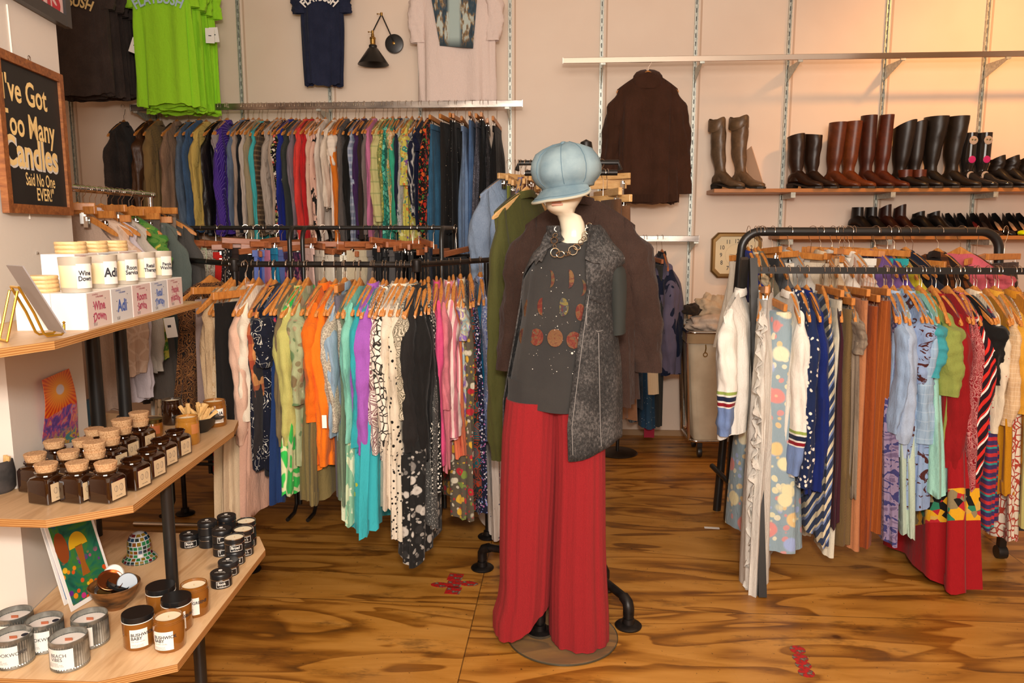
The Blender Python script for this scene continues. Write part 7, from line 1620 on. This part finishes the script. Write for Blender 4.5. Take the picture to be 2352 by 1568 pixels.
boot(2074, Z1, .42, lt('1d130c'), 'black western boot with rust ankle patch, left of its pair', G1, lean=.02, rt=.075, cut=.03, extra=patchx); boot(2106, Z1, .43, lt('1d120b'), 'black western boot with rust ankle patch, right of its pair', G1, lean=.01, rt=.062, cut=.02, extra=patchx)
boot(2144, Z1, .47, lt('1a130d'), 'wide black tall boot, left of its pair', G1, lean=.02, rt=.08, slouch=.5); boot(2192, Z1, .47, lt('20170e'), 'wide black tall boot, right of its pair', G1, lean=.02, rt=.075, slouch=.5)
def skulls(t, h, rt, lean):
    for z_, c_, r_ in ((h*.86, 'a89a90', .028), (h*.52, 'b01c6a', .024), (h*.24, 'a89a90', .026)):
        a = math.radians(-38); q = MB().lathe([(0, 0), (r_*.7, .002), (r_, .0), (r_*.7, -.002)], 12, M=Matrix.Translation((-.035+(rt+.001)*math.cos(a), (rt*.74)*math.sin(a), z_)) @ Matrix.Rotation(a, 4, 'Z') @ Matrix.Rotation(PI/2, 4, 'Y')); o = q.build('painted_motif', plain('motif '+c_, c_, .4), t)
        if c_ == 'a89a90':
            for s in (-1, 1): MB().lathe([(0, 0), (.006, .001), (0, .003)], 8, M=Matrix.Translation((-.035+(rt+.0045)*math.cos(a+s*.2), rt*.74*math.sin(a+s*.2)-.002, z_+.004)) @ Matrix.Rotation(a, 4, 'Z') @ Matrix.Rotation(PI/2, 4, 'Y')).build('eye_spot', plain('olive spot', '5a5a1c', .4), o)
M_rub = plain('glossy black rubber', (.015, .013, .012), .12)
boot(2229, Z1, .365, M_rub, 'black rain boot with painted motifs, left of its pair', G1, rt=.052, rs=.052, extra=skulls, heel=.02); boot(2262, Z1, .365, M_rub, 'black rain boot with painted motifs, right of its pair', G1, rt=.054, rs=.052, extra=skulls, heel=.02)
for px_, nm in ((2298, 'left'), (2330, 'middle'), (2364, 'right')): boot(px_, Z1, .20, lt('17100c'), 'black buckled ankle boot, %s of the last three' % nm, G1, rt=.046, rs=.05, heel=.05, slouch=1, cut=.02)
for px_, c_, nm, h_, ct in ((1983, '0d0a09', 'black suede ankle boot at the left end', .19, 0), (2014, '0d0a09', 'black suede ankle boot second from the left end', .19, 0), (2047, '2a0f08', 'dark red brown ankle boot, left of its pair', .19, .02), (2081, '2a0f08', 'dark red brown ankle boot, right of its pair', .19, .02), (2125, '0e0b0a', 'low black ankle boot, left of its pair', .15, .015), (2160, '120e0c', 'low black ankle boot, right of its pair', .15, .015)):
    boot(px_, Z2, h_, lt(c_), nm, G2, rt=.042, rs=.046, heel=.05, cut=ct, head=-60)
def pump(px_, toe_c, label, col_='0c0b0b', ins='3a2a20'):
    p = PY(px_, 540, 5.42); t = thing('pump', label, 'shoe', (p.x, 5.44, Z2), math.radians(-82), G2); H_ = .095
    def prof_(x): return H_*(1-sm((x+.11)/.16))
    out = []
    for x, w_, hh in ((-.115, .012, .055), (-.10, .026, .060), (-.06, .031, .048), (-.01, .031, .034), (.03, .034, .028), (.055, .038, .030), (.075, .038, .036), (.10, .033, .030), (.125, .018, .018)):
        out.append((x, w_, hh, prof_(x)))
    L = []
    for x, w_, hh, z_ in out: L.append([(x, -w_, z_+hh), (x, -w_*.95, z_), (x, w_*.95, z_), (x, w_, z_+hh), (x, w_-.003, z_+hh), (x, w_*.85, z_+.004), (x, -w_*.85, z_+.004), (x, -w_+.003, z_+hh)])
    MB().loft(L[:7]).build('upper', lt(col_), t, ang=50)
    MB().loft([[(x, w_*math.cos(u), z_+max(.004, hh*(.5+.5*math.sin(u)))) for u in bend_loop(14)] for x, w_, hh, z_ in out[6:]]).build('toe_cap', plain('toe '+toe_c, toe_c, .4) if toe_c else lt(col_), t, ang=60)
    MB().loft([[(x, w_*.8, z_+.006), (x, -w_*.8, z_+.006), (x, -w_*.8, z_+.004), (x, w_*.8, z_+.004)] for x, w_, hh, z_ in out[1:7]]).build('insole', plain('insole '+ins, ins, .6), t, smooth=False)
    MB().loft([[(x_+k*math.cos(u), k*math.sin(u), z_) for u in bend_loop(10)] for z_, k, x_ in ((0, .006, -.10), (.05, .007, -.10), (H_+.004, .018, -.092))]).build('heel', M_black, t)
pump(2192, None, 'black closed shoe with grey lining, left of its pair', ins='1c1816'); pump(2220, None, 'black closed shoe with grey lining, right of its pair', ins='1c1816')
pump(2250, None, 'black pump with a red mark inside', ins='7a1c14'); pump(2272, None, 'dark brown pump beside the red lined one', '2a1a12')
pump(2301, None, 'black high heel with beige insole', ins='b98d68'); pump(2334, 'c9e000', 'black high heel with beige insole and yellow toe, left one', ins='b98d68'); pump(2358, 'c9e000', 'black high heel with yellow toe at the picture edge', ins='b98d68')
# ================================================================ things on the floor
def sticker(px_, py_, sz, rz, m, label, group, sx=1, sy=1, box=False):
    p = PZ(px_, py_, 0); q = MB()
    if box: q.box((0, 0, .0005), (sz*2*sx, sz*2*sy, .0009))
    else: q.lathe([(0, 0), (sz, 0), (sz, .0008), (0, .0009)], 14, sx=sx, sy=sy)
    o = q.build('floor_sticker', m, smooth=False, loc=(p.x, p.y, .0003), rot=(0, 0, rz)); return tag(o, label, 'sticker', group)
n = NT('worn rose sticker'); v = n.obj(); x = n.noise(v, 45, 3, .6); n.col(n.ramp(x.outputs[0], [(.44, 'b81c1c'), (.53, '9a1818'), (.56, '54483e'), (.7, '9a8a78')])); n.set(Roughness=.5); M_rose = n.m
for k, (px_, py_) in enumerate(((1043, 1341), (1046, 1325), (1041, 1356), (1012, 1343), (1076, 1340))): sticker(px_, py_, .032 if k < 3 else .038, -.08, M_rose, 'worn red flower sticker on the floor, %s of the cross' % ('centre', 'far end', 'near end', 'left end', 'right end')[k], 'red flower stickers in a cross', 1 if k < 3 else 1.15, 1 if k < 3 else .62, k < 3)
for k, (px_, py_) in enumerate(((1832, 1492), (1838, 1511), (1845, 1527), (1852, 1545))): sticker(px_, py_, .028, .3*k, M_rose, 'worn red flower sticker in the floor line at lower right, %s' % ('furthest', 'second', 'third', 'nearest')[k], 'red flower stickers in a line')
p = PZ(1635, 1212, 0); tag(MB().box((0, 0, .0005), (.075, .022, .001)).build('paper_strip', M_white, smooth=False, loc=p, rot=(0, 0, -.08)), 'narrow white paper strip lying on the floor left of the right rack', 'paper')
# white swing tag on floral dress
p = PY(392, 752, 3.1); o = MB().box((0, 0, 0), (.045, .0015, .085)).build('swing_tag', M_white, smooth=False, loc=p, rot=(0, -.12, .2)); tag(o, 'white price tag pinned to the peach and brown flower dress', 'price tag'); MB().box((-.004, -.001, .006), (.014, .0006, .010)).build('barcode', M_ink, o, smooth=False)
p = PY(745, 968, 2.88); tag(MB().box((0, 0, 0), (.018, .002, .052)).build('swing_tag', M_white, smooth=False, loc=p, rot=(0, 0, .1)), 'small white tag hanging from the orange shirt cuff', 'price tag')
